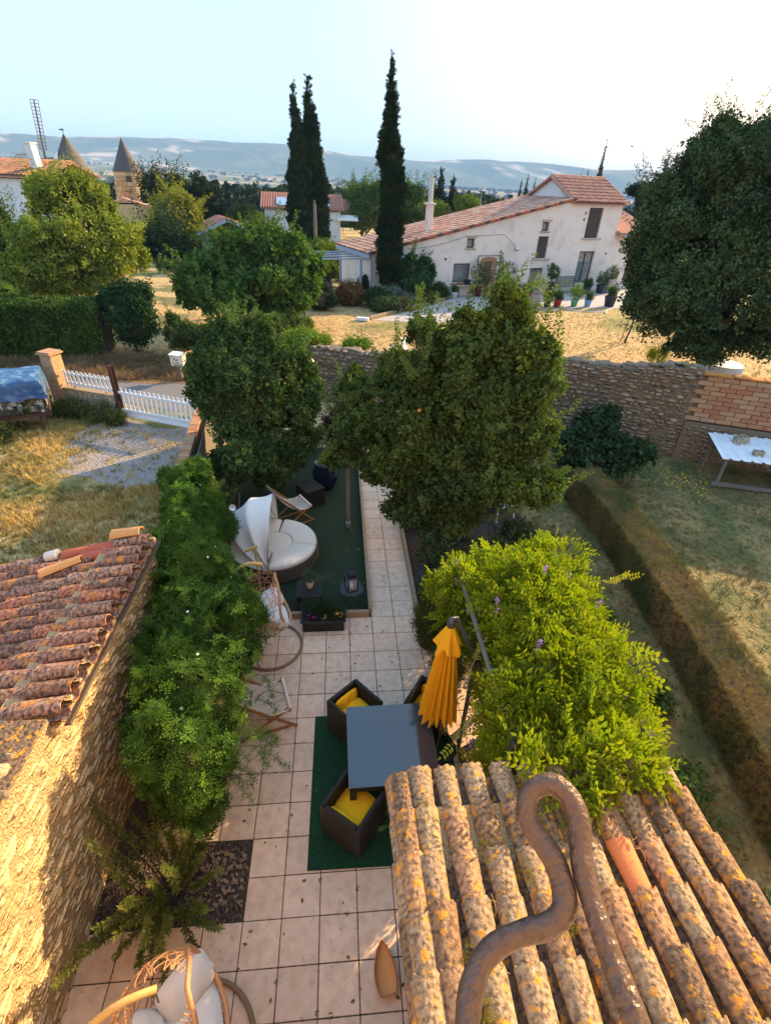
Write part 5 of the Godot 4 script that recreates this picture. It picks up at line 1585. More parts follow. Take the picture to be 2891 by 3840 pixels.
	# shrub with orange flowers beyond the turf
	var a := thing("broadleaf_shrub", Vector3(-2.3, 0, -12.0), "large dark glossy shrub with a few orange flowers beyond the turf", "shrub")
	limbs("trunk", a, Vector3(-2.3, 0, -12.0), 0.8, 0.09, SHRUB_A)
	core("light_blocking_core", a, SHRUB_A, 0.3, M.inner)
	foliage("crown", a, lumpy(SHRUB_A, 6, 0.36, 230), L.oval, M.leaf, 5600, 0.2, 0.36, Color(0.035, 0.07, 0.024), Color(0.13, 0.19, 0.06), 231, 0.4, 0.0, 0.05, 0.1, 0.22, 80)
	foliage("flowers", a, SHRUB_A.slice(0, 4), L.flower, mat(lin(0.6, 0.16, 0.03), 0.6), 4, 0.06, 0.08, Color(1, 1, 1), Color(1, 1, 1), 232, 1.02, 0.0, 2.0)
	# the tree over the path
	var b := thing("leafy_tree", Vector3(2.75, 0, -9.0), "dense broadleaf tree with paler shoot tips leaning over the paved path", "tree")
	limbs("trunk", b, Vector3(2.75, 0, -9.0), 1.3, 0.13, TREE_B)
	core("light_blocking_core", b, TREE_B.slice(1), 0.25, M.inner)
	foliage("crown", b, lumpy(TREE_B, 6, 0.36, 240), L.oval, M.leaf, 8600, 0.18, 0.33, Color(0.04, 0.07, 0.02), Color(0.15, 0.20, 0.05), 241, 0.35, 0.0, 0.2, 0.0, 0.27, 130)
	foliage("young_shoots", b, [TREE_B[0], TREE_B[4], TREE_B[10], TREE_B[22], TREE_B[23]], L.oval, M.leaf, 110, 0.2, 0.3, Color(0.16, 0.21, 0.04), Color(0.30, 0.30, 0.05), 242, 0.95, 0.0, 4.0, 0.6)
	# upright and trailing shoots of this year's growth
	rng.seed = 244
	var shb := PackedFloat32Array()
	var sht := MB.new()
	for e in [[Vector3(2.76, 4.51, -8.67), Vector3(2.60, 5.26, -8.82)], [Vector3(2.98, 4.38, -8.60), Vector3(2.87, 5.05, -8.74)], [Vector3(3.21, 4.25, -8.52), Vector3(3.26, 4.94, -8.60)], [Vector3(2.17, 4.06, -8.84), Vector3(2.01, 4.65, -8.98)], [Vector3(1.79, 3.95, -8.92), Vector3(1.60, 4.43, -9.06)], [Vector3(1.23, 3.75, -9.02), Vector3(1.11, 4.19, -9.13)], [Vector3(3.37, 4.15, -8.45), Vector3(3.53, 4.53, -8.50)], [Vector3(2.42, 4.08, -8.77), Vector3(2.43, 4.62, -8.87)], [Vector3(0.94, 3.73, -9.05), Vector3(0.81, 3.99, -9.16)], [Vector3(2.66, 4.42, -8.70), Vector3(2.48, 4.87, -8.86)], [Vector3(3.62, 3.57, -8.35), Vector3(3.93, 3.71, -8.32)], [Vector3(3.64, 2.87, -8.34), Vector3(4.03, 2.95, -8.27)], [Vector3(3.72, 1.72, -8.30), Vector3(4.32, 1.46, -8.12)], [Vector3(-0.13, 2.24, -9.10), Vector3(-0.42, 1.79, -9.19)], [Vector3(0.40, 3.28, -9.09), Vector3(-0.29, 3.06, -9.20)], [Vector3(1.50, 3.93, -8.97), Vector3(1.40, 4.37, -9.09)]]:
		var p0: Vector3 = e[0] - b.position
		var p1: Vector3 = e[1] - b.position
		var bend := rdir() * 0.06
		var pts := []
		for i in 12:
			var u := i / 11.0
			var q := p0.lerp(p1, u) + bend * sin(PI * u)
			pts.append(q)
			shb.append_array(arr_t(frame((p1 - p0).normalized() + rdir() * 0.5, rdir()) * Basis.from_scale(Vector3.ONE * rnd(0.15, 0.25) * lerpf(1.0, 0.55, u)), q, mixc(Color(0.07, 0.10, 0.03), Color(0.2, 0.23, 0.05), rnd(0.2, 1.0), 0.15)))
		sht.tube(pts, 0.006, 5, false)
	put(sht, "shoots", M.bark, b)
	many("shoot_leaves", L.oval, M.leaf, b, shb)
	var fr := MB.new()
	rng.seed = 243
	for i in 2:
		var e: Array = TREE_B[[5, 7, 12, 17, 8, 21, 3, 15, 13][i]]
		var d := Vector3(rnd(-0.5, 0.5), rnd(-0.2, 0.5), 1).normalized()
		fr.lathe([[0.0, -0.035], [0.03, -0.02], [0.037, 0.0], [0.03, 0.022], [0.0, 0.035]], 8, Transform3D(Basis(), Vector3(e[0], e[1], e[2]) + d * Vector3(e[3], e[4], e[5]) - b.position))
	put(fr, "apricots", mat(lin(0.62, 0.26, 0.05), 0.6), b)
	# smaller plants in the border
	var kinds := [[1.75, 0.35, -7.0, 0.3, 0.35, 0.3, "rose bush with sparse grey green leaves beside the path edging"], [1.9, 0.55, -8.0, 0.4, 0.55, 0.4, "bushy border plant under the leaning tree beside the path"], [1.7, 0.3, -9.6, 0.28, 0.3, 0.3, "low dark border plant in the shade of the leaning tree"], [2.9, 0.45, -7.6, 0.55, 0.45, 0.5, "wide leafy border plant between the leaning tree and the wisteria"], [3.7, 0.4, -8.4, 0.5, 0.4, 0.45, "leafy border plant beside the white plastic chair"], [2.3, 0.35, -10.4, 0.45, 0.35, 0.4, "spreading border plant behind the trunk of the leaning tree"], [3.6, 0.4, -10.6, 0.55, 0.4, 0.5, "broad border plant at the lawn side of the leaning tree"]]
	for k in kinds.size():
		var e: Array = kinds[k]
		var p := thing("border_plant", Vector3(e[0], 0, e[2]), e[6], "plant", "plants in the shady border")
		foliage("foliage", p, [e.slice(0, 6)], L.oval, M.leaf_dark, 240, 0.12, 0.22, Color(0.05, 0.075, 0.035), Color(0.09, 0.12, 0.05), 251 + k, 0.3)
		var sm := MB.new()
		for i in 6: sm.tube([Vector3(0, 0, 0), Vector3(rnd(-0.2, 0.2), e[1] * 1.2, rnd(-0.2, 0.2))], 0.008, 5)
		put(sm, "stems", M.bark, p)
	var bx := [[1.45, 0.75, -5.75, 0.32, 0.6, 0.4], [1.6, 0.5, -5.2, 0.3, 0.45, 0.4], [1.5, 1.0, -6.0, 0.25, 0.35, 0.25]]
	var box := thing("potted_box_shrub", Vector3(1.5, 0, -5.7), "small leaved box shrub in a black pot beside the umbrella", "shrub")
	foliage("foliage", box, bx, L.fine, M.leaf, 1300, 0.09, 0.16, Color(0.06, 0.075, 0.018), Color(0.14, 0.13, 0.03), 261, 0.5)
	var pot := MB.new()
	pot.lathe([[0.0, 0.0], [0.2, 0.0], [0.26, 0.42], [0.28, 0.42], [0.28, 0.45], [0.24, 0.45], [0.23, 0.38], [0.0, 0.38]], 20, Transform3D(Basis(), Vector3(-0.02, 0, -0.3)))
	put(pot, "pot", M.black_plastic, box)
	# clipped hedge of the right-hand garden
	var h := thing("clipped_hedge", Vector3(5.8, 0, -6.5), "long clipped conifer hedge with brown burnt top beside the lawn", "hedge")
	hedge(h, [[6.0, -10.7], [6.12, -9.0], [5.97, -7.0], [5.84, -5.4], [5.6, -3.7], [5.35, -2.2]], 0.72, 0.86, L.fine, M.leaf_dark, 2600, 0.04, 0.075, Color(0.10, 0.125, 0.035), Color(0.33, 0.22, 0.085), Color(0.10, 0.125, 0.035), Color(0.33, 0.22, 0.085), 271)
	# fig and weeds at the foot of the stone wall
	var f := thing("fig_bush", Vector3(7.1, 0, -12.9), "dark spreading fig bush at the foot of the grey stone wall", "shrub")
	foliage("foliage", f, WALL_FIG, L.broad, M.leaf_dark, 900, 0.2, 0.34, Color(0.022, 0.05, 0.024), Color(0.05, 0.085, 0.035), 281, 0.35)
	var fm := MB.new()
	rng.seed = 282
	for i in 7: fm.tube([Vector3(rnd(-0.2, 0.2), 0, 0), Vector3(rnd(-0.5, 0.6), 0.6, 0), Vector3(rnd(-0.8, 1.0), 1.2, rnd(-0.3, 0.2))], [0.03, 0.025, 0.01], 6)
	put(fm, "stems", M.bark, f)
	for e in [[4.0, -5.6, 0.35], [3.7, -4.6, 0.3], [4.1, -7.0, 0.25], [3.6, -3.4, 0.28], [4.2, -1.9, 0.3], [4.6, -0.9, 0.25], [3.9, -2.5, 0.22], [4.5, -6.2, 0.3], [4.3, -3.2, 0.36], [4.7, -4.6, 0.26], [3.8, -6.4, 0.34], [4.1, -4.1, 0.3], [4.0, -1.2, 0.34]]:
		var p := thing("wild_plant", Vector3(e[0], 0, e[1]), "leafy weed growing on the strip between wisteria and clipped hedge", "plant", "weeds along the clipped hedge")
		foliage("foliage", p, [[e[0], e[2] * 0.5, e[1], e[2] * 1.2, e[2] * 0.8, e[2] * 1.2]], L.oval, M.leaf, 60, 0.14, 0.24, Color(0.05, 0.10, 0.03), Color(0.09, 0.16, 0.04), int(e[0] * 100 - e[1] * 10), 0.2)

# ---------- trees and hedges beyond ----------
func cypress(called: String, foot: Vector3, ht: float, r: float, bare: float, label: String, group: String, sd: int, count: int, lean := Vector3.ZERO, spires := 0) -> Node3D:
	var t := thing(called, foot, label, "tree", group)
	rng.seed = sd
	var blobs := []
	var n := 15
	var full := ht
	ht = full - full / n * 1.0 - 0.4 * r
	for i in n:
		var u := i / (n - 1.0)
		var k := sin(PI * pow(clampf(u * 0.93 + 0.07, 0, 1), 0.62)) * 0.94 + 0.06
		var y := bare + (ht - bare) * u
		blobs.append([foot.x + lean.x * u * u + rnd(-0.12, 0.12) * r, foot.y + y, foot.z + lean.z * u * u + rnd(-0.12, 0.12) * r, r * k * rnd(0.92, 1.06), (ht - bare) / n * 1.25, r * k])
	for s in spires:
		var u := rnd(0.45, 0.75)
		var a := PI if s == 0 else rnd(0, TAU)
		var y := bare + (ht - bare) * u
		for q in 4: blobs.append([foot.x + cos(a) * r * 0.62 + lean.x * u * u, foot.y + y + q * 0.32, foot.z + sin(a) * r * 0.5, r * (0.32 - q * 0.06), 0.4, r * (0.32 - q * 0.06)])
	core("light_blocking_core", t, blobs, 0.72, M.inner)
	foliage("crown", t, lumpy(blobs, 3, 0.3, sd + 3), L.cypress, M.leaf_dark, count, 0.28 * r, 0.5 * r, Color(0.014, 0.03, 0.012), Color(0.05, 0.075, 0.026), sd + 1, 0.75, 0.0, -50.0, 1.5)
	var tr := MB.new()
	tr.tube([Vector3(0, -0.3 - maxf(0.0, foot.y), 0), Vector3(0, bare * 0.5, 0), Vector3(0, bare + 1.0, 0)], [r * 0.2, r * 0.17, r * 0.14], 9)
	put(tr, "trunk", M.bark, t)
	return t
func tree(called: String, foot: Vector3, blobs: Array, leaf: Mesh, m: Material, count: int, s0: float, s1: float, c0: Color, c1: Color, sd: int, label: String, group := "", r := 0.15, k := 0.5, category := "tree") -> Node3D:
	var t := thing(called, foot, label, category, group)
	rng.seed = sd
	limbs("trunk", t, foot, 1.2 if category == "tree" else 0.3, r, blobs)
	if k > 0.0: core("light_blocking_core", t, blobs, k, M.inner)
	foliage("crown", t, lumpy(blobs, 8, 0.33, sd + 2) if category == "tree" else lumpy(blobs, 4, 0.3, sd + 2), leaf, m, count, s0, s1, c0, c1, sd + 1, 0.42, 0.0, -50.0, 0.0, 0.22 if category == "tree" else 0.08, (260 if count > 10000 else 90) if category == "tree" else 12)
	return t
func build_mid_plants() -> void:
	tree("ash_tree", Vector3(-12.9, 0, -30.2), ASH, L.tree, M.leaf, 6600, 0.34, 0.62, Color(0.15, 0.19, 0.03), Color(0.36, 0.36, 0.06), 301, "large light green ash tree standing behind the dark hedge", "", 0.22, 0.0)
	tree("edge_tree", Vector3(-18.4, 0, -33.0), EDGE_TREE, L.tree, M.leaf, 1500, 0.45, 0.75, Color(0.05, 0.08, 0.025), Color(0.10, 0.14, 0.035), 305, "darker green tree beside the village house", "", 0.2, 0.5)
	tree("fig_tree", Vector3(-4.6, 0, -28.6), FIG, L.broad, M.leaf, 3900, 0.34, 0.58, Color(0.055, 0.11, 0.025), Color(0.15, 0.22, 0.05), 311, "broad rounded fig tree with big glossy leaves", "", 0.16, 0.45)
	tree("golden_bush", Vector3(-18.3, 0, -57.0), GOLD, L.tree, M.leaf, 1500, 0.7, 1.2, Color(0.20, 0.21, 0.03), Color(0.33, 0.30, 0.05), 315, "yellow green rounded tree in front of the dark conifers", "", 0.15, 0.45)
	tree("dark_tree", Vector3(-19.0, -0.5, -70.0), DARKOAK, L.tree, M.leaf_dark, 1800, 0.9, 1.4, Color(0.022, 0.04, 0.015), Color(0.05, 0.075, 0.025), 317, "very dark leafy trees massed behind the vegetable plot", "", 0.2, 0.6)
	tree("garden_bush", Vector3(-0.6, 0, -45.0), WALLBUSH, L.tree, M.leaf, 1500, 0.4, 0.7, Color(0.07, 0.11, 0.02), Color(0.22, 0.26, 0.04), 319, "yellow and dark green bushes beside the farmhouse pergola", "", 0.1, 0.55, "bush")
	tree("clipped_bush", Vector3(-1.1, 0, -33.0), CLIPPED, L.fine, M.leaf_dark, 2200, 0.22, 0.36, Color(0.03, 0.055, 0.018), Color(0.07, 0.10, 0.025), 321, "round clipped dark bush next to the fig tree", "", 0.08, 0.86, "bush")
	tree("laurel_bush", Vector3(5.6, 0, -36.6), LAUREL, L.oval, M.leaf, 1500, 0.34, 0.55, Color(0.03, 0.075, 0.03), Color(0.07, 0.13, 0.045), 323, "rounded green laurel against the pink farmhouse wall", "", 0.08, 0.7, "bush")
	tree("round_tree", Vector3(1.8, -1.0, -79.0), CENTRE, L.tree, M.leaf, 2400, 0.8, 1.3, Color(0.06, 0.10, 0.025), Color(0.13, 0.18, 0.04), 325, "fresh green round tree beside the white villa", "", 0.2, 0.5)
	tree("holm_oak", Vector3(16.4, 0, -21.4), BIG_OAK, L.tree, M.leaf_dark, 17000, 0.26, 0.52, Color(0.028, 0.05, 0.018), Color(0.11, 0.145, 0.05), 327, "huge dark evergreen oak overhanging the orange block wall", "", 0.32, 0.15)
	var C := CONIFERS
	var c: Array = C.tall
	cypress("tall_cypress", Vector3(3.3, 0, -35.6), 12.75, 0.84, 1.1, "tall slender cypress with bare pale trunk in front of the farmhouse", "", 331, 5200, Vector3(-0.32, 0, 0), 2)
	cypress("twin_cypress", Vector3(-3.5, 0, -57.9), 14.1, 1.2, 0.3, "cypress of the pair beside the timber pole with a forked ragged top", "paired cypresses", 333, 3600, Vector3(-0.15, 0, 0), 2)
	cypress("twin_cypress", Vector3(-2.0, 0, -59.4), 14.7, 1.42, 0.3, "thicker cypress of the pair beside the timber pole with one thin spire", "paired cypresses", 335, 3800, Vector3(-0.45, 0, 0), 1)
	for e in [["cedar1", "broad dark conifer behind the red roofed shed", 0.5], ["cedar2", "smaller dark conifer close beside the broad conifer by the shed", 0.5], ["cedar0", "dark conifer top between windmill and broad conifer", 0.5], ["clump1", "tallest dark conifer of the clump behind the stove pipe", 0.7], ["clump2", "second tallest conifer of the clump behind the stove pipe", 0.7], ["clump3", "slimmest conifer of the clump behind the stove pipe", 0.7], ["rt1", "thin cypress rising behind the gabled farmhouse roof", 1.0], ["rt2", "short cypress tip behind the gabled farmhouse ridge", 1.0], ["rt3", "smallest cypress tip behind the gabled farmhouse ridge", 1.0], ["m1", "second tallest of three slim cypresses beyond the long tile roof", 1.0], ["m2", "tallest of three slim cypresses beyond the long tile roof", 1.0], ["m3", "shortest of three slim cypresses beyond the long tile roof", 1.0]]:
		var q: Array = C[e[0]]
		var foot_y := minf(land_y(q[0], q[2]), q[1] - 0.5)
		cypress("background_conifer", Vector3(q[0], foot_y, q[2]), q[1] + q[3] - foot_y, q[4] * (1.0 if e[2] < 0.8 else 1.3), 0.2, e[1], "dark conifers in the background", 340 + int(q[0] * 3), 1100)
	# hedge along the lane
	var h := thing("lane_hedge", Vector3(-11.5, 0, -23.0), "tall dark unclipped hedge along the far side of the lane", "hedge")
	hedge(h, [[-17.5, -22.6], [-13.0, -22.9], [-9.9, -23.2]], 1.5, 1.95, L.tree, M.leaf, 620, 0.28, 0.45, Color(0.05, 0.09, 0.02), Color(0.11, 0.16, 0.03), Color(0.05, 0.09, 0.02), Color(0.11, 0.16, 0.03), 351)
	tree("lane_bush", Vector3(-8.8, 0, -23.3), [[-8.8, 1.3, -23.4, 1.25, 1.35, 1.0], [-8.5, 2.0, -23.4, 0.8, 0.7, 0.8], [-9.3, 1.8, -23.5, 0.7, 0.7, 0.7]], L.tree, M.leaf_dark, 1500, 0.26, 0.42, Color(0.02, 0.05, 0.018), Color(0.04, 0.085, 0.028), 355, "taller rounded bush at the end of the lane hedge", "", 0.08, 0.7, "bush")
	tree("lane_bush", Vector3(-6.3, 0, -23.0), [[-6.8, 0.8, -23.1, 0.8, 0.8, 0.7], [-5.8, 0.7, -22.9, 0.8, 0.75, 0.7], [-5.0, 0.8, -22.6, 0.7, 0.8, 0.6], [-4.2, 0.9, -22.2, 0.7, 0.8, 0.6]], L.oval, M.leaf, 1300, 0.2, 0.36, Color(0.05, 0.08, 0.022), Color(0.12, 0.15, 0.04), 357, "lower olive green bushes beside the lane near the white box", "", 0.06, 0.6, "bush")
	# shrubs round the farmhouse
	var S := SHRUBS
	for e in [["red", "shrub with reddish leaves in the farmhouse flower bed", Color(0.28, 0.09, 0.05), Color(0.20, 0.14, 0.06)], ["fl1", "dark low shrub beside the reddish shrub in the flower bed", Color(0.04, 0.07, 0.025), Color(0.08, 0.10, 0.03)], ["fl2", "grey green bush with white blossom under the tall cypress", Color(0.10, 0.13, 0.07), Color(0.45, 0.43, 0.40)], ["fl3", "white flowering bush between cypress and laurel", Color(0.10, 0.13, 0.07), Color(0.42, 0.40, 0.37)], ["fl4", "straw coloured grassy plant in front of the laurel", Color(0.25, 0.20, 0.07), Color(0.12, 0.14, 0.05)], ["fl5", "dark green mound at the front of the flower bed", Color(0.06, 0.09, 0.03), Color(0.12, 0.14, 0.05)], ["fl6", "small ochre plant beside the kerb of the flower bed", Color(0.22, 0.16, 0.06), Color(0.14, 0.14, 0.05)], ["fl7", "rose bush at the corner of the forecourt by the stone bench", Color(0.05, 0.08, 0.03), Color(0.10, 0.14, 0.05)], ["fl8", "clipped dark shrub at the foot of the drainpipe", Color(0.02, 0.04, 0.018), Color(0.04, 0.06, 0.025)], ["low1", "small yellow green plant on the dry lawn by the fig tree", Color(0.2, 0.22, 0.04), Color(0.14, 0.16, 0.04)], ["low2", "upright green plant on the dry lawn by the fig tree", Color(0.10, 0.14, 0.03), Color(0.18, 0.2, 0.05)], ["low3", "leafy bush below the fig tree", Color(0.05, 0.08, 0.02), Color(0.10, 0.13, 0.03)], ["rear2", "rounded green bush behind the red roofed shed", Color(0.07, 0.10, 0.02), Color(0.18, 0.2, 0.04)], ["rear3", "dark bush between the conifers and white villa", Color(0.03, 0.05, 0.018), Color(0.06, 0.09, 0.025)], ["rear1", "pale bush below the awning of the white villa", Color(0.08, 0.11, 0.05), Color(0.12, 0.15, 0.06)], ["rear4", "bright green tree top showing over the long tile roof", Color(0.10, 0.15, 0.03), Color(0.2, 0.24, 0.05)], ["rear5", "fresh green shrub behind the farmhouse stove pipe", Color(0.10, 0.15, 0.03), Color(0.17, 0.22, 0.05)], ["rear6", "dark tree behind the tall cypress and tile roof", Color(0.03, 0.05, 0.018), Color(0.07, 0.10, 0.03)], ["ced", "flat dark cedar crown beyond the farmhouse", Color(0.014, 0.03, 0.016), Color(0.03, 0.05, 0.02)], ["ced2", "dark bush below the flat cedar beyond the farmhouse", Color(0.02, 0.035, 0.015), Color(0.04, 0.06, 0.02)]]:
		var q: Array = S[e[0]]
		var gy := minf(land_y(q[0], q[2]), q[1])
		var t := thing("garden_shrub", Vector3(q[0], gy, q[2]), e[1], "shrub", "shrubs around the farmhouse garden")
		foliage("foliage", t, [q, [q[0] + q[3] * 0.4, q[1] - q[4] * 0.25, q[2], q[3] * 0.7, q[4] * 0.75, q[5] * 0.7], [q[0] - q[3] * 0.45, q[1] - q[4] * 0.2, q[2] + 0.1, q[3] * 0.65, q[4] * 0.8, q[5] * 0.7]], L.tree, M.leaf, 420, 0.2 + q[3] * 0.1, 0.34 + q[3] * 0.2, e[2], e[3], 360 + int(q[0] * 7), 0.35, 0.0, gy)
		var sm := MB.new()
		sm.tube([Vector3(0, -0.1, 0), Vector3(0.05, q[1] - gy, 0)], 0.04, 5)
		put(sm, "stem", M.bark, t)
	var V := [S.vine1, S.vine2, S.vine3, S.vine4]
	var tv := thing("trumpet_vine", Vector3(-1.2, 0, -18.0), "yellow green trumpet vine with orange red flowers on the stone wall end", "climber")
	foliage("foliage", tv, V, L.tree, M.leaf, 1200, 0.18, 0.3, Color(0.12, 0.19, 0.025), Color(0.22, 0.28, 0.04), 391, 0.4)
	foliage("flowers", tv, [[-0.9, 1.65, -17.7, 0.6, 0.25, 0.4]], L.flower, mat(lin(0.65, 0.07, 0.03), 0.6), 16, 0.1, 0.16, Color(1, 1, 1), Color(1, 1, 1), 392, 1.0)
	var vs := MB.new()
	vs.tube([Vector3(0.1, 0, -0.3), Vector3(0.1, 0.9, -0.3), Vector3(-0.1, 1.8, -0.3)], 0.03, 6)
	put(vs, "stem", M.bark, tv)
	# purple-leaved shrub between the two big crowns
	tree("purple_shrub", Vector3(-0.1, 0, -13.2), [[-0.1, 0.7, -13.2, 0.5, 0.65, 0.4], [0.15, 1.1, -13.3, 0.35, 0.4, 0.3]], L.tree, M.leaf_dark, 420, 0.14, 0.24, Color(0.035, 0.014, 0.03), Color(0.09, 0.04, 0.06), 395, "dark purple leaved shrub between the two big crowns", "", 0.02, 0.4, "shrub")
	# young tree and yellow shrub on the farmhouse lawn
	var yt := thing("young_tree", Vector3(15.0, 0, -26.2), "young tree with yellow green leaves tied to a slanting stake", "tree")
	var st := MB.new()
	st.tube([Vector3(-0.15, 0, -0.2), Vector3(0.12, 1.75, -0.3)], 0.035, 7)
	put(st, "stake", M.bamboo, yt)
	var yb := [[15.3, 3.0, -26.3, 0.6, 0.9, 0.6], [15.2, 2.1, -26.2, 0.45, 0.6, 0.45], [15.5, 3.9, -26.4, 0.4, 0.6, 0.4]]
	limbs("trunk", yt, Vector3(15.0, 0, -26.2), 1.4, 0.05, yb)
	foliage("crown", yt, yb, L.tree, M.leaf, 260, 0.25, 0.4, Color(0.14, 0.19, 0.04), Color(0.26, 0.3, 0.06), 397, 0.2)
	tree("yellow_shrub", Vector3(14.3, 0, -21.9), [[14.3, 0.5, -21.9, 0.5, 0.45, 0.4]], L.tree, M.leaf, 160, 0.15, 0.28, Color(0.3, 0.3, 0.04), Color(0.4, 0.36, 0.06), 399, "sunlit yellow shrub behind the stone wall under the oak", "", 0.02, 0.0, "shrub")

func build_far_plants() -> void:
	# hedgerows and woods of the plain: nobody could count them
	rng.seed = 410
	var cell := FastNoiseLite.new()
	cell.seed = 9; cell.noise_type = FastNoiseLite.TYPE_CELLULAR; cell.frequency = 0.0042
	cell.cellular_jitter = 0.9
	cell.cellular_return_type = FastNoiseLite.RETURN_DISTANCE2_SUB
	var wood := FastNoiseLite.new()
	wood.seed = 17; wood.frequency = 0.0022; wood.fractal_octaves = 3
	var clump := MB.new()
	for q in 5:
		var c := Vector3(rnd(-0.3, 0.3), rnd(0.3, 0.75), rnd(-0.3, 0.3))
		for i in 46:
			var d := rdir()
			var k := rnd(0.75, 1.25)
			clump.col = Color(k, k, k)
			clump.leaf(c + d * rnd(0.2, 0.34), (d + rdir() * 0.8).normalized(), rdir(), 0.16, 0.15)
	for i in 3: clump.tube([Vector3(0, -0.1, 0), Vector3(rnd(-0.1, 0.1), 0.6, 0)], [0.05, 0.03], 5)
	var cm := clump.mesh()
	var buf := PackedFloat32Array()
	var n := 0
	while n < 22000:
		var a := rnd(-1.05, 1.05)
		var r := 130.0 * pow(3500.0 / 130.0, pow(rng.randf(), 0.75))
		var x := sin(a) * r
		var z := -cos(a) * r
		n += 1
		var e := cell.get_noise_2d(x * 0.3, z)
		var w := wood.get_noise_2d(x * 0.25, z)
		var near := r < 230.0 and rng.randf() < 0.5
		if not (e < -0.82 or w > 0.14 or near): continue
		if r > 1500.0 and w < 0.2 and rng.randf() < 0.7: continue
		var s := rnd(5.0, 11.0) * (1.0 if r > 250.0 else 0.8)
		buf.append_array(arr_t(Basis(Vector3.UP, rnd(0, TAU)) * Basis.from_scale(Vector3(s * rnd(1.0, 1.5), s, s * rnd(1.0, 1.5))), Vector3(x, land_y(x, z) - 0.6, z), mixc(Color(0.022, 0.035, 0.016), Color(0.055, 0.075, 0.03), rng.randf(), 0.2)))
	var fw := many("far_woodland", cm, M.leaf_dark, self, buf)
	stuff(tag(fw, "dark hedgerows and woods spread across the plain below the village", "woodland"))
	# vegetable rows with stakes
	for i in 6:
		var p := thing("vine_row_plant", Vector3(-14.0 + i * 0.55, 0, -45.4 + 0.1 * i), "staked plant in the vegetable plot", "plant", "staked plants in the vegetable plot")
		var st := MB.new()
		st.tube([Vector3(0, 0, 0), Vector3(0.05, 1.3, 0)], 0.03, 5)
		put(st, "stake", M.grey_wood, p)
		var q := Vector3(-14.0 + i * 0.55, 0, -45.4 + 0.1 * i)
		foliage("foliage", p, [[q.x, 0.5, q.z, 0.3, 0.5, 0.3]], L.tree, M.leaf, 60, 0.25, 0.4, Color(0.06, 0.10, 0.02), Color(0.12, 0.16, 0.03), 420 + i, 0.2)

# ---------- dining set ----------
func pillow(m: MB, t: Transform3D, s: Vector3, puff := 0.35, n := 10) -> void:
	# a soft cushion: box-like plan, rounded section
	for side in [1.0, -1.0]:
		var rows := []
		for j in n + 1:
			var row := PackedVector3Array()
			for i in n + 1:
				var u := i / float(n) * 2.0 - 1.0
				var w := j / float(n) * 2.0 - 1.0
				var e := pow(maxf(0.0, 1.0 - pow(absf(u), 3.5)), 0.5) * pow(maxf(0.0, 1.0 - pow(absf(w), 3.5)), 0.5)
				var y := s.y * 0.5 * e * (1.0 - puff + puff * (1.0 - 0.5 * (u * u + w * w))) + 0.006 * sin(u * 7.0 + w * 3.0) * e
				row.append(t * Vector3(u * s.x * 0.5 * (1.0 - 0.14 * pow(w, 4.0)), y * side, (w if side > 0 else -w) * s.z * 0.5 * (1.0 - 0.14 * pow(u, 4.0))))
			rows.append(row)
		m.surf(rows)
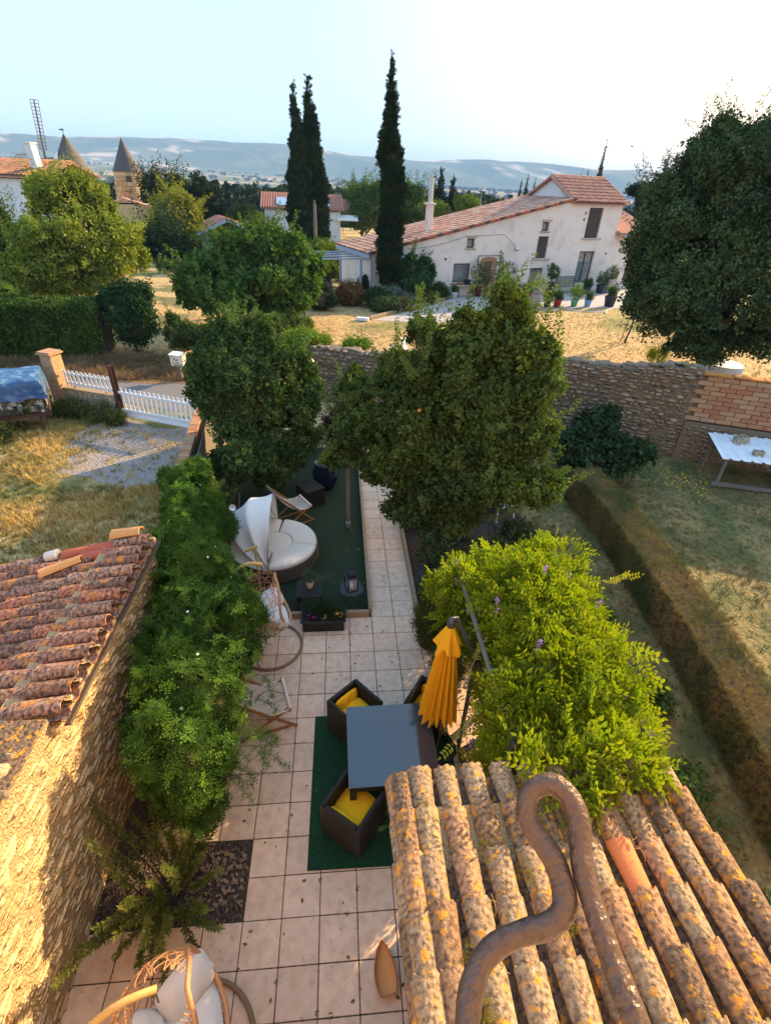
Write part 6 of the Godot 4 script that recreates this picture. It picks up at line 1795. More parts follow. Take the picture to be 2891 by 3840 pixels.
func build_dining() -> void:
	rng.seed = 501
	# rattan cube armchair: three woven sides, cushion on the seat; local -z is the open front
	var proto: Node3D
	var spots := [[0.155, -4.40, Vector3(0.66, 0, 0.75), "black rattan cube chair with yellow cushion, half under the glass table and nearest the window box"], [0.10, -3.10, Vector3(0.6, 0, -0.8), "black rattan cube chair with creased yellow cushion pulled out beside the tiled roof"], [1.20, -4.42, Vector3(-0.57, 0, 0.82), "black rattan cube chair partly behind the closed yellow umbrella"], [1.12, -2.98, Vector3(-0.6, 0, -0.8), "black rattan cube chair pushed under the eave of the tiled roof"]]
	spots[0][3] = "black rattan cube chair with yellow cushion on the rug's far corner"
	for e in spots:
		var d: Vector3 = e[2].normalized()
		var turn := atan2(-d.x, -d.z)
		if proto == null:
			proto = thing("rattan_chair", Vector3(e[0], 0.018, e[1]), e[3], "chair", "rattan cube chairs around the table", turn)
			for s in [-1.0, 1.0]:
				var a := MB.new()
				a.bx(s * 0.245, 0.33, 0.0, 0.05, 0.6, 0.54, 0.012)
				put(a, "arm_panel", M.rattan, proto)
			var bk := MB.new()
			bk.bx(0, 0.33, 0.245, 0.438, 0.598, 0.05, 0.012)
			put(bk, "back_panel", M.rattan, proto)
			var st := MB.new()
			st.bx(0, 0.19, -0.02, 0.438, 0.3, 0.47, 0.01)
			put(st, "seat_base", M.rattan, proto)
			for sx in [-1.0, 1.0]:
				for sz in [-1.0, 1.0]:
					var lg := MB.new()
					lg.bx(sx * 0.24, 0.015, sz * 0.24, 0.045, 0.03, 0.045)
					put(lg, "foot", M.black_metal, proto)
			var wv := MB.new()
			for i in 17:
				var y := 0.07 + i * 0.033
				for s in [-1.0, 1.0]:
					for k in 9: wv.bx(s * (0.2715 + (0.003 if (i + k) % 2 else 0.0)), y, -0.24 + k * 0.06, 0.007, 0.026, 0.058, 0.002)
				for k in 9: wv.bx(-0.24 + k * 0.06, y, 0.2715 + (0.003 if (i + k) % 2 else 0.0), 0.058, 0.026, 0.007, 0.002)
			stuff(put(wv, "weave", M.weave, proto))
			var cu := MB.new()
			pillow(cu, Transform3D(Basis(), Vector3(0, 0.385, -0.025)), Vector3(0.43, 0.1, 0.46))
			put(cu, "cushion", M.cushion_yellow, proto)
			var bc := MB.new()
			pillow(bc, Transform3D(Basis(Vector3.RIGHT, -1.35), Vector3(0, 0.47, 0.17)), Vector3(0.42, 0.07, 0.22))
			put(bc, "back_cushion", M.cushion_yellow, proto)
		else:
			copy(proto, Vector3(e[0], 0.018, e[1]), turn, e[3])
	var t := thing("glass_table", Vector3(0.585, 0.018, -3.705), "square black rattan table with reflecting glass top on the green rug", "table", "", 0.012)
	var tp := MB.new()
	tp.bx(0, 0.715, 0, 1.09, 0.012, 1.08, 0.003)
	put(tp, "glass_top", M.glass_top, t)
	var ap := MB.new()
	for e in [[0, 0.5, 1.04, 0.04], [0, -0.5, 1.04, 0.04], [0.5, 0, 0.04, 0.96], [-0.5, 0, 0.04, 0.96]]: ap.bx(e[0], 0.65, e[1], e[2], 0.11, e[3], 0.006)
	put(ap, "frame", M.rattan, t)
	for sx in [-1.0, 1.0]:
		for sz in [-1.0, 1.0]:
			var lg := MB.new()
			lg.bx(sx * 0.49, 0.3, sz * 0.485, 0.08, 0.6, 0.08, 0.006)
			put(lg, "leg", M.rattan, t)
			var pad := MB.new()
			pad.lathe([[0.0, 0.7215], [0.012, 0.7215], [0.012, 0.724], [0.0, 0.724]], 10, Transform3D(Basis(), Vector3(sx * 0.515, 0, sz * 0.51)))
			put(pad, "stud", M.grey_metal, t)
	# closed cantilever umbrella
	var u := thing("yellow_umbrella", Vector3(1.55, 0, -3.95), "closed yellow cantilever umbrella hanging from a dark grey boom", "umbrella")
	var c := Vector3(1.21 - 1.55, 0, -4.0 + 3.95)
	var rows := []
	var F := 14
	for j in 22:
		var k := j / 21.0
		var y := 2.42 - 1.55 * k
		var row := PackedVector3Array()
		for i in F * 6:
			var a := TAU * i / (F * 6)
			var fold := 0.5 + 0.5 * cos(a * F + sin(k * 2.0 + a) * 0.6)
			var r := (0.035 + 0.185 * pow(k, 0.8)) * (0.68 + 0.42 * fold) * (1.0 + 0.08 * sin(a * 2.0 + 1.0))
			var dip := (fold - 0.5) * 0.10 * k * k * k + 0.05 * sin(a * 3.0) * pow(k, 6.0)
			row.append(c + Vector3(cos(a) * r, y - dip, sin(a) * r))
		rows.append(row)
	var cb := MB.new()
	cb.surf(rows, true)
	put(cb, "canopy", M.yellow, u)
	var vr := []
	for j in 7:
		var k := j / 6.0
		var row := PackedVector3Array()
		for i in F * 6:
			var a := TAU * i / (F * 6)
			var fold := 0.5 + 0.5 * cos(a * F * 0.5 + 0.4)
			var r := 0.03 + 0.135 * k * (0.72 + 0.4 * fold)
			row.append(c + Vector3(cos(a) * r, 2.45 - 0.33 * k + (0.05 * sin(a * 4.0) - 0.03 * fold) * k, sin(a) * r))
		vr.append(row)
	var vb := MB.new()
	vb.surf(vr, true)
	put(vb, "vent_flap", M.yellow, u)
	var hb3 := MB.new()
	hb3.lathe([[0.0, 2.42], [0.045, 2.42], [0.05, 2.5], [0.03, 2.54], [0.0, 2.56]], 12, Transform3D(Basis(), c))
	hb3.lathe([[0.0, 0.86], [0.022, 0.86], [0.022, 2.4]], 10, Transform3D(Basis(), c))
	put(hb3, "hub", M.grey_metal, u)
	var bm := MB.new()
	bm.tube([c + Vector3(0.0, 2.53, 0), c + Vector3(0.05, 2.55, 0), Vector3(0.0, 1.95, 0.0), Vector3(0.35, 1.22, 0.05)], 0.027, 10)
	put(bm, "boom", M.grey_metal, u)
	var ms := MB.new()
	ms.tube([Vector3(0, 0, 0), Vector3(0, 1.0, 0), Vector3(0, 1.98, 0)], 0.028, 10)
	put(ms, "mast", M.grey_metal, u)
	var jt := MB.new()
	jt.bx(0, 1.93, 0, 0.075, 0.12, 0.075, 0.012)
	put(jt, "joint", M.black_metal, u)
	var fb := MB.new()
	for a in [0.0, PI / 2]: fb.box(Transform3D(Basis(Vector3.UP, a + 0.4), Vector3(0, 0.03 + a * 0.01, 0)), Vector3(0.9, 0.05, 0.07), 0.01)
	put(fb, "cross_base", M.black_metal, u)

# ---------- lounge corner ----------
func egg_point(th: float, t: float) -> Vector3:
	# t 0 at the bottom, 1 at the hanging point
	var y := -0.42 + 1.12 * t
	var r := 0.46 * pow(sin(PI * clampf(t * 0.86 + 0.1, 0.0, 1.0)), 0.75) * (1.0 if t < 0.93 else (1.0 - (t - 0.93) * 9.0))
	return Vector3(cos(th) * r, y, sin(th) * r)
func egg_chair(at: Vector3, turn: float, label: String) -> Node3D:
	# basket opens towards local +x; stand behind at -x
	var e := thing("egg_chair", at, label, "hanging chair", "wicker egg chairs", turn)
	var hang := Vector3(0, 0.86, 0)
	var web := MB.new()
	rng.seed = int(at.z * 100)
	var open := func(th: float, t: float) -> bool:
		var a := wrapf(th, -PI, PI)
		return pow(a / 1.12, 2.0) + pow((t - 0.56) / 0.36, 2.0) < 1.0
	for q in 60:
		var fam := q % 3
		var th := TAU * q / 60.0 + rnd(-0.12, 0.12)
		var run: float = [1.7, -1.7, 0.35][fam] * rnd(0.75, 1.25)
		var pts := []
		for i in 29:
			var b := lerpf(0.03, 0.93, i / 28.0)
			var a := th + run * b + 0.1 * sin(b * 9.0 + q)
			if open.call(a, b):
				if pts.size() > 2: web.tube(pts, 0.0048, 5, false)
				pts = []
			else: pts.append(hang + egg_point(a, b))
		if pts.size() > 2: web.tube(pts, 0.0048, 5, false)
	for b in [0.06, 0.16, 0.27, 0.4, 0.52, 0.64, 0.76, 0.87]:
		var pts := []
		for i in 49:
			var a: float = TAU * i / 48.0
			var bb: float = b + 0.02 * sin(a * 5.0 + b * 20.0)
			if open.call(a, bb):
				if pts.size() > 2: web.tube(pts, 0.0045, 5, false)
				pts = []
			else: pts.append(hang + egg_point(a, bb))
		if pts.size() > 2: web.tube(pts, 0.0045, 5, false)
	put(web, "woven_basket", M.cane, e)
	var rim := []
	for i in 41:
		var a := TAU * i / 40
		rim.append(hang + egg_point(cos(a) * 1.14, 0.56 + sin(a) * 0.37) * 1.01)
	var rm := MB.new()
	rm.tube(rim, 0.021, 8, false)
	put(rm, "rim", M.cane, e)
	var cu := MB.new()
	pillow(cu, Transform3D(Basis(), hang + Vector3(0.03, -0.2, 0)), Vector3(0.6, 0.22, 0.6), 0.5, 14)
	for s in [-1.0, 1.0]: pillow(cu, Transform3D(Basis(Vector3.UP, -s * 0.5) * Basis(Vector3.RIGHT, s * -0.8), hang + Vector3(0.1, -0.05, s * 0.25)), Vector3(0.46, 0.22, 0.34), 0.5, 14)
	pillow(cu, Transform3D(Basis(Vector3.BACK, -1.0), hang + Vector3(-0.2, -0.02, 0)), Vector3(0.34, 0.18, 0.44), 0.5, 14)
	put(cu, "cushion", M.cushion_grey, e)
	var base := []
	for i in 37:
		var a := TAU * i / 36
		base.append(Vector3(cos(a) * 0.5 + 0.02, 0.025, sin(a) * 0.5))
	var br := MB.new()
	br.tube(base, 0.025, 8, false)
	put(br, "base_ring", M.bronze, e)
	var arm := []
	for p in [[-0.48, 0.03], [-0.62, 0.45], [-0.68, 0.95], [-0.6, 1.4], [-0.38, 1.72], [-0.12, 1.82], [0.03, 1.76]]: arm.append(Vector3(p[0], p[1], 0))
	var cv := Curve3D.new()
	for i in arm.size():
		var tg: Vector3 = (arm[mini(i + 1, arm.size() - 1)] - arm[maxi(i - 1, 0)]) * 0.18
		cv.add_point(arm[i], -tg, tg)
	var sm := []
	for i in 25: sm.append(cv.sample_baked(cv.get_baked_length() * i / 24.0))
	var ar := MB.new()
	ar.tube(sm, 0.027, 10)
	put(ar, "stand_arm", M.bamboo, e)
	var hk := MB.new()
	hk.tube([Vector3(0.02, 1.76, 0), hang + Vector3(0, 0.66, 0)], 0.008, 6)
	put(hk, "hanger", M.grey_metal, e)
	return e
func hammock_chair(at: Vector3, turn: float, label: String) -> Node3D:
	# faces local +x; net slung from a high back bar to a low front bar
	var h := thing("hammock_chair", at, label, "chair", "rope net deck chairs", turn)
	for s in [-1.0, 1.0]:
		var z: float = s * 0.27
		for e in [[Vector3(-0.42, 0.92, z), Vector3(0.42, 0.03, z), "back_rail"], [Vector3(0.34, 0.44, z * 0.92), Vector3(-0.36, 0.02, z * 0.92), "seat_rail"], [Vector3(0.36, 0.03, z * 0.85), Vector3(-0.3, 0.03, z * 0.85), "foot_rail"]]:
			var m := MB.new()
			var d: Vector3 = (e[1] - e[0]).normalized()
			m.box(Transform3D(Basis(d, Vector3(-d.y, d.x, 0), Vector3(0, 0, 1)), (e[0] + e[1]) / 2), Vector3(e[0].distance_to(e[1]), 0.045, 0.025), 0.005)
			put(m, e[2], M.wood, h)
	for e in [[-0.42, 0.92], [0.34, 0.44]]:
		var m := MB.new()
		m.tube([Vector3(e[0], e[1], -0.3), Vector3(e[0], e[1], 0.3)], 0.018, 8)
		put(m, "cross_bar", M.grey_wood if e[0] < 0 else M.wood, h)
	var net := MB.new()
	var f := func(u: float, w: float) -> Vector3:
		var x := lerpf(-0.42, 0.34, u)
		var sag := 4.0 * u * (1.0 - u) * (0.3 + 0.05 * cos(w * PI))
		return Vector3(x, lerpf(0.92, 0.44, u) - sag * 0.75, w * 0.27)
	for dirn in [1.0, -1.0]:
		for k in range(-13, 15):
			var pts := []
			for i in 21:
				var u := i / 20.0
				var w: float = k / 6.0 + dirn * (u * 2.4 - 1.2)
				if absf(w) <= 1.0: pts.append(f.call(u, w))
				elif pts.size() > 1:
					break
			if pts.size() > 2: net.tube(pts, 0.0075, 4, false)
	for w in [-1.0, 1.0]:
		var pts := []
		for i in 17: pts.append(f.call(i / 16.0, w))
		net.tube(pts, 0.011, 5, false)
	put(net, "rope_net", M.rope, h)
	var rl := MB.new()
	rl.tube([Vector3(0.35, 0.45, -0.27), Vector3(0.35, 0.45, 0.27)], 0.023, 8)
	put(rl, "rope_wrap", M.cushion_cream, h)
	return h
func build_lounge() -> void:
	egg_chair(Vector3(-1.2, 0, -6.0), 0.25, "wicker egg chair half hidden in the jasmine next to the turf")
	egg_chair(Vector3(-1.36, 0, -1.27), 0.35, "wicker egg chair with grey white cushion below the old stone wall")
	hammock_chair(Vector3(-1.1, 0, -9.75), 0.55, "rope net deck chair with wooden frame behind the round daybed")
	hammock_chair(Vector3(-1.14, 0, -4.62), 0.3, "rope net deck chair with orange wooden frame under the jasmine")
	# round daybed with a folding hood
	var d := thing("round_daybed", Vector3(-1.33, 0.006, -8.4), "round rattan daybed with cream cushions and a white folding hood", "daybed")
	var b := MB.new()
	b.lathe([[0.0, 0.02], [0.8, 0.02], [0.84, 0.05], [0.84, 0.32], [0.8, 0.34], [0.0, 0.34]], 40)
	put(b, "base", M.brown_rattan, d)
	# weave: upright strands standing proud of the base
	var wv := MB.new()
	for i in 90:
		var a := TAU * i / 90
		wv.box(Transform3D(Basis(Vector3.UP, -a), Vector3(cos(a) * 0.842, 0.18, sin(a) * 0.842)), Vector3(0.012, 0.3, 0.03), 0.004)
	for r in 7: 
		var ring := []
		for i in 61: ring.append(Vector3(cos(TAU * i / 60) * 0.85, 0.06 + r * 0.04, sin(TAU * i / 60) * 0.85))
		wv.tube(ring, 0.007, 4, false)
	stuff(put(wv, "weave", M.brown_rattan, d))
	# cushions: four quadrant pieces round a centre disc
	for k in 4:
		var rows := []
		for j in 7:
			var row := PackedVector3Array()
			var lift: float = [0.0, 0.035, 0.055, 0.06, 0.055, 0.035, 0.0][j]
			var r := lerpf(0.345, 0.83, [0.0, 0.01, 0.06, 0.5, 0.94, 0.99, 1.0][j])
			for i in 17:
				var s: float = [0.0, 0.012, 0.05, 0.12, 0.2, 0.28, 0.36, 0.44, 0.5, 0.56, 0.64, 0.72, 0.8, 0.88, 0.95, 0.988, 1.0][i]
				var a := PI / 2 * k + 0.02 + 0.1 + (PI / 2 - 0.04) * s
				var e := 1.0 if i > 1 and i < 15 else (0.0 if i == 0 or i == 16 else 0.6)
				row.append(Vector3(cos(a) * r, 0.345 + 0.03 + lift * e, sin(a) * r))
			rows.append(row)
		var m := MB.new()
		m.surf(rows)
		var skirt := []
		for y in [0.375, 0.345]:
			var row := PackedVector3Array()
			for i in 17:
				var a := PI / 2 * k + 0.12 + (PI / 2 - 0.04) * i / 16.0
				row.append(Vector3(cos(a) * 0.83, y, sin(a) * 0.83))
			skirt.append(row)
		m.surf(skirt)
		put(m, "seat_cushion", M.cushion_cream, d)
	var cc := MB.new()
	cc.lathe([[0.34, 0.345], [0.345, 0.38], [0.33, 0.415], [0.28, 0.43], [0.0, 0.435]], 32)
	put(cc, "centre_cushion", M.cushion_cream, d)
	# hood: four ribs on one pivot line, cloth sagging between, opened to about half
	var rib := func(k: float, s: float, sag: float) -> Vector3:
		# k 0 front hoop .. 1 lowest back hoop; s 0..1 along the hoop
		var lean := lerpf(-0.05, 1.42, k)
		var a := PI * s
		var rr := 0.9 - sag
		var up := sin(a) * rr
		return Vector3(-0.04 - sin(lean) * up * 1.1, 0.36 + cos(lean) * up * 1.2, -cos(a) * rr * 0.96)
	var hr := []
	for j in 25:
		var k := j / 24.0
		var seg := fmod(k * 3.0, 1.0)
		var row := PackedVector3Array()
		for i in 29: row.append(rib.call(k, i / 28.0, 0.05 * sin(PI * seg)))
		hr.append(row)
	var hm := MB.new()
	hm.surf(hr)
	put(hm, "hood", M.canvas, d)
	for k in 4:
		var pts := []
		for i in 25: pts.append(rib.call(k / 3.0, i / 24.0, 0.01))
		var m := MB.new()
		m.tube(pts, 0.012, 6, false)
		put(m, "hood_rib", M.steel, d)
	# square side table with a plant pot
	var st := thing("side_table", Vector3(-0.58, 0.006, -6.92), "low square black rattan side table carrying a flower pot", "table")
	var tp := MB.new()
	tp.bx(0, 0.435, 0, 0.46, 0.03, 0.44, 0.006)
	put(tp, "table_top", M.rattan, st)
	for sx in [-1.0, 1.0]:
		for sz in [-1.0, 1.0]:
			var l := MB.new()
			l.bx(sx * 0.2, 0.21, sz * 0.19, 0.04, 0.42, 0.04)
			put(l, "leg", M.rattan, st)
	var fp := thing("flower_pot", Vector3(-0.57, 0.457, -6.95), "cream clay flower pot with a grey leafed plant on black table", "pot")
	var pm := MB.new()
	pm.lathe([[0.0, 0.0], [0.05, 0.0], [0.068, 0.12], [0.075, 0.12], [0.075, 0.15], [0.062, 0.15], [0.06, 0.12], [0.0, 0.12]], 18)
	put(pm, "pot", M.cushion_cream, fp)
	foliage("plant", fp, [[-0.57, 0.7, -6.95, 0.13, 0.12, 0.13]], L.narrow, M.leaf_dark, 60, 0.08, 0.15, Color(0.05, 0.08, 0.05), Color(0.10, 0.13, 0.08), 521, 0.1, 0.0, 0.0, 0.8)
	# round metal tray table with a lantern
	var rt := thing("tray_table", Vector3(0.17, 0.006, -6.96), "round dark metal tray table carrying the lantern", "table")
	var rm := MB.new()
	rm.lathe([[0.0, 0.37], [0.2, 0.37], [0.215, 0.385], [0.215, 0.405], [0.205, 0.405], [0.2, 0.385], [0.0, 0.385]], 32)
	put(rm, "tray", M.grey_metal, rt)
	for k in 3:
		var a := TAU * k / 3
		var l := MB.new()
		l.tube([Vector3(cos(a) * 0.16, 0.37, sin(a) * 0.16), Vector3(cos(a + 0.5) * 0.18, 0.0, sin(a + 0.5) * 0.18)], 0.009, 6)
		put(l, "leg", M.black_metal, rt)
	var la := thing("lantern", Vector3(0.17, 0.391, -6.96), "black square lantern with glass sides and a candle on the tray table", "lantern", "", 0.3)
	var lb := MB.new()
	lb.bx(0, 0.012, 0, 0.2, 0.024, 0.2, 0.004)
	put(lb, "base", M.black_metal, la)
	for sx in [-1.0, 1.0]:
		for sz in [-1.0, 1.0]:
			var l := MB.new()
			l.bx(sx * 0.085, 0.16, sz * 0.085, 0.018, 0.272, 0.018)
			put(l, "corner_post", M.black_metal, la)
	var gl := mat(lin(0.9, 0.92, 0.95, 0.12), 0.05)
	gl.albedo_color = Color(0.95, 0.97, 1.0, 0.1)
	gl.transparency = BaseMaterial3D.TRANSPARENCY_ALPHA
	for k in 4:
		var g := MB.new()
		g.bx(0, 0.16, 0.085, 0.15, 0.26, 0.003)
		put(g, "pane", gl, la, Transform3D(Basis(Vector3.UP, k * PI / 2), Vector3.ZERO))
	var lr := MB.new()
	lr.bx(0, 0.31, 0, 0.23, 0.022, 0.23, 0.006)
	lr.bx(0, 0.345, 0, 0.14, 0.05, 0.14, 0.01)
	lr.bx(0, 0.385, 0, 0.12, 0.03, 0.12, 0.01)
	put(lr, "roof", M.black_metal, la)
	var cn := MB.new()
	cn.lathe([[0.035, 0.026], [0.035, 0.12], [0.0, 0.12]], 14)
	put(cn, "candle", M.cushion_cream, la)
	var rg := MB.new()
	var ring := []
	for i in 17: ring.append(Vector3(cos(TAU * i / 16) * 0.04, 0.435 + sin(TAU * i / 16) * 0.04, 0))
	rg.tube(ring, 0.004, 5, false)
	put(rg, "ring_handle", M.black_metal, la)
	# trough with pansies
	var tr := thing("flower_trough", Vector3(-0.325, 0, -6.46), "long black plastic trough with yellow and purple pansies before the turf", "planter")
	var hl := [Vector3(0.30, 0, 0.10), Vector3(0.36, 0.24, 0.16)]
	var tb := MB.new()
	for e in [[-0.34, 0, 0.03, 0.3], [0.34, 0, 0.03, 0.3], [0, -0.145, 0.71, 0.025], [0, 0.145, 0.71, 0.025]]: tb.bx(e[0], 0.12, e[1], e[2], 0.23, e[3], 0.008)
	tb.bx(0, 0.02, 0, 0.66, 0.03, 0.27)
	for e in [[-0.365, 0, 0.045, 0.37], [0.365, 0, 0.045, 0.37], [0, -0.165, 0.69, 0.04], [0, 0.165, 0.69, 0.04]]: tb.bx(e[0], 0.245, e[1], e[2], 0.025, e[3], 0.008)
	put(tb, "trough", M.black_plastic, tr)
	var so := MB.new()
	so.bx(0, 0.19, 0, 0.64, 0.02, 0.26)
	put(so, "soil", M.soil, tr)
	foliage("plants", tr, [[-0.3, 0.38, -6.5, 0.22, 0.17, 0.12], [-0.12, 0.33, -6.46, 0.2, 0.12, 0.13], [-0.48, 0.3, -6.44, 0.16, 0.1, 0.12]], L.fine, M.leaf_dark, 420, 0.06, 0.12, Color(0.016, 0.035, 0.014), Color(0.04, 0.07, 0.025), 531, 0.2, 0.0, 0.2)
	for e in [[[-0.07, 0.34, -6.38, 0.09, 0.05, 0.07], Color(0.65, 0.42, 0.08), "yellow_pansies", 16], [[-0.52, 0.31, -6.37, 0.10, 0.04, 0.06], Color(0.22, 0.03, 0.20), "purple_pansies", 14], [[-0.33, 0.3, -6.36, 0.05, 0.03, 0.05], Color(0.6, 0.5, 0.3), "cream_pansies", 5]]:
		foliage(e[2], tr, [e[0]], L.flower, M.tint, e[3], 0.035, 0.055, e[1], e[1], 532 + e[3], 0.6)
	# black cube table and big glazed pot in the shade
	var ct := MB.new()
	ct.bx(0, 0.24, 0, 0.5, 0.46, 0.5, 0.015)
	tag(put(ct, "rattan_cube_table", M.rattan, self, Transform3D(Basis(Vector3.UP, 0.6), Vector3(-0.72, 0.006, -10.55))), "black rattan cube table in the shade beside the deck chair", "table")
	var gp := MB.new()
	gp.lathe([[0.0, 0.0], [0.2, 0.0], [0.3, 0.2], [0.33, 0.42], [0.26, 0.62], [0.27, 0.66], [0.3, 0.7], [0.26, 0.7], [0.23, 0.64], [0.0, 0.6]], 28)
	tag(put(gp, "glazed_pot", M.glaze, self, Transform3D(Basis(), Vector3(-0.38, 0.006, -11.3))), "big dark blue glazed pot at the back of the turf", "pot")
	# post on a metal shoe
	var po := thing("timber_post", Vector3(0.16, 0.006, -9.5), "grey square timber post in a pale metal shoe on the turf", "post")
	var pp := MB.new()
	pp.bx(0, 1.25, 0, 0.085, 2.3, 0.085, 0.006)
	put(pp, "post", M.grey_wood, po)
	var ps := MB.new()
	ps.bx(0, 0.07, 0, 0.098, 0.14, 0.098, 0.004)
	put(ps, "post_shoe", M.steel, po)
	# pedestal bird-feeder stem beside the far egg chair
	var bs := MB.new()
	bs.tube([Vector3(0, 0, 0), Vector3(0.01, 0.6, 0), Vector3(0, 1.15, 0)], 0.016, 7)
	bs.tube([Vector3(-0.17, 1.13, 0.04), Vector3(0.05, 1.2, 0)], 0.03, 8)
	tag(put(bs, "hose_stand", M.bamboo, self, Transform3D(Basis(), Vector3(-1.5, 0.006, -7.2))), "tan stick with a short crosspiece standing by the daybed hood", "stick")

# ---------- lane, gate and trailer ----------
func build_street_side() -> void:
	rng.seed = 601
	var d := Vector3(0.93, 0, 0.37).normalized()
	var o := Vector3(-d.z, 0, d.x)
	var B := Basis(d, Vector3.UP, o)
	var P0 := Vector3(-9.4, 0, -16.82)
	var pl := Node3D.new()
	pl.name = numbered("gate_pillar")
	add_child(pl)
	pl.transform = Transform3D(B, P0 + d * 0.5)
	tag(pl, "rendered gate pillar with a brick cap, lit orange on one side", "pillar")
	var m := MB.new()
	m.bx(0, 0.88, 0, 0.42, 1.76, 0.42, 0.01)
	put(m, "shaft", mat(lin(0.62, 0.42, 0.26), 0.95, M.gstone[0].albedo_texture, 0.9, M.gstone[0].heightmap_texture, 1.5), pl)
	pl.get_child(0).material_override.albedo_color = lin(1.6, 1.25, 1.0)
	var cp := MB.new()
	cp.bx(0, 1.79, 0, 0.54, 0.05, 0.54, 0.01)
	cp.bx(0, 1.835, 0, 0.48, 0.04, 0.48, 0.01)
	put(cp, "cap", M.brick[2], pl)
	var lw := Node3D.new()
	lw.name = numbered("block_base_wall")
	add_child(lw)
	lw.transform = Transform3D(B, P0 + d * 0.72)
	tag(lw, "low grey concrete block wall under the short picket fence", "wall")
	var bk := MB.new()
	bk.bx(0, 0, 0, 0.475, 0.228, 0.2, 0.006)
	var bm := bk.mesh()
	for r in 3:
		for i in 4: putm(bm, "concrete_block", M.block, lw, Transform3D(Basis(), Vector3(0.25 + i * 0.485 - (0.06 if r % 2 else 0.0), 0.12 + r * 0.237, 0)))
	var ct := MB.new()
	ct.bx(0.98, 0.735, 0, 1.98, 0.03, 0.24, 0.004)
	put(ct, "mortar_top", M.kerb, lw)
	# short fence of white pickets on the wall
	var fence := Node3D.new()
	fence.name = numbered("picket_fence")
	add_child(fence)
	fence.transform = Transform3D(B, P0 + d * 0.8 + Vector3(0, 0.75, 0))
	tag(fence, "short white picket fence panel on the concrete block wall", "fence")
	var pk := MB.new()
	pk.bx(0, 0, 0, 0.085, 0.52, 0.022, 0.006)
	var pm := pk.mesh()
	for i in 11: putm(pm, "picket", M.white_paint, fence, Transform3D(Basis(), Vector3(0.06 + i * 0.165, 0.3, 0)))
	for y in [0.14, 0.44]:
		var rl := MB.new()
		rl.bx(0.88, y, -0.035, 1.78, 0.07, 0.035, 0.006)
		put(rl, "rail", M.white_paint, fence)
	for x in [0.3, 1.5]:
		var ft := MB.new()
		ft.bx(x, 0.02, -0.03, 0.03, 0.1, 0.03)
		put(ft, "bracket", M.rust, fence)
	var post := MB.new()
	for s in [-1.0, 1.0]: post.bx(0, 0.83, s * 0.06, 0.14, 1.66, 0.012)
	post.bx(0, 0.83, 0, 0.012, 1.66, 0.108)
	tag(put(post, "steel_post", M.rust, self, Transform3D(B, P0 + d * 2.72)), "rusty brown steel joist post between fence and gate", "post")
	var gate := Node3D.new()
	gate.name = numbered("driveway_gate")
	add_child(gate)
	gate.transform = Transform3D(B * Basis(Vector3.UP, -0.02), P0 + d * 2.82)
	tag(gate, "wide white picket driveway gate with solid boards along the bottom", "gate")
	var gk := MB.new()
	gk.bx(0, 0, 0, 0.085, 0.74, 0.022, 0.006)
	var gm := gk.mesh()
	for i in 18: putm(gm, "picket", M.white_paint, gate, Transform3D(Basis(), Vector3(0.09 + i * 0.172, 0.63 + 0.0, 0)))
	for y in [0.12, 0.3, 0.86]:
		var rl := MB.new()
		rl.bx(1.56, y, 0.03, 3.14, 0.08, 0.04, 0.008)
		put(rl, "rail", M.white_paint, gate)
	var bb := MB.new()
	bb.bx(0, 0, 0, 0.085, 0.15, 0.02)
	var bbm := bb.mesh()
	for i in 34: putm(bbm, "bottom_board", M.white_plastic, gate, Transform3D(Basis(), Vector3(0.05 + i * 0.0925, 0.21, 0.0)))
	var lt := MB.new()
	lt.bx(0.0, 0.7, 0.06, 0.05, 0.2, 0.05)
	lt.tube([Vector3(-0.25, 0.72, 0.08), Vector3(0.1, 0.74, 0.08)], 0.02, 6)
	put(lt, "latch", M.black_metal, gate)
	# white letter box by the lane
	var mb := thing("letter_box", Vector3(-6.0, 0, -19.6), "cream letter box on a short post by the lane", "letter box", "", -0.3)
	var mm := MB.new()
	mm.bx(0, 0.74, 0, 0.5, 0.42, 0.3, 0.02)
	put(mm, "box", M.cushion_cream, mb)
	var lid := MB.new()
	lid.box(Transform3D(Basis(Vector3.RIGHT, 0.12), Vector3(0, 0.97, 0)), Vector3(0.55, 0.03, 0.36), 0.008)
	put(lid, "lid", M.white_plastic, mb)
	var mp := MB.new()
	mp.bx(0, 0.27, 0, 0.12, 0.54, 0.12)
	put(mp, "post", M.grey_wood, mb)
	# trailer under a blue tarpaulin
	var tr := thing("covered_trailer", Vector3(-10.45, 0, -14.9), "old trailer under a wrinkled blue tarpaulin with camouflage netting below", "trailer", "", 0.42)
	var fr := MB.new()
	for z in [-0.75, 0.75]: fr.bx(0, 0.5, z, 3.6, 0.1, 0.07)
	for x in [-1.7, -0.6, 0.6, 1.75]: fr.bx(x, 0.5, 0, 0.07, 0.09, 1.43)
	put(fr, "chassis", M.rust, tr)
	for x in [1.5, -1.2]:
		for z in [-0.7, 0.7]:
			var lg := MB.new()
			lg.bx(x, 0.22, z, 0.07, 0.46, 0.07)
			put(lg, "leg", M.rust, tr)
	for z in [-0.86, 0.86]:
		var wt := MB.new()
		wt.lathe([[0.14, -0.08], [0.27, -0.09], [0.3, -0.05], [0.3, 0.05], [0.27, 0.09], [0.14, 0.08]], 20, Transform3D(Basis(Vector3.RIGHT, PI / 2), Vector3(0.1, 0.3, z)))
		put(wt, "tyre", M.black_plastic, tr)
	var bd := MB.new()
	bd.bx(0, 0.98, 0, 3.5, 0.86, 1.5, 0.03)
	put(bd, "body", M.dark_wood, tr)
	var nt := MB.new()
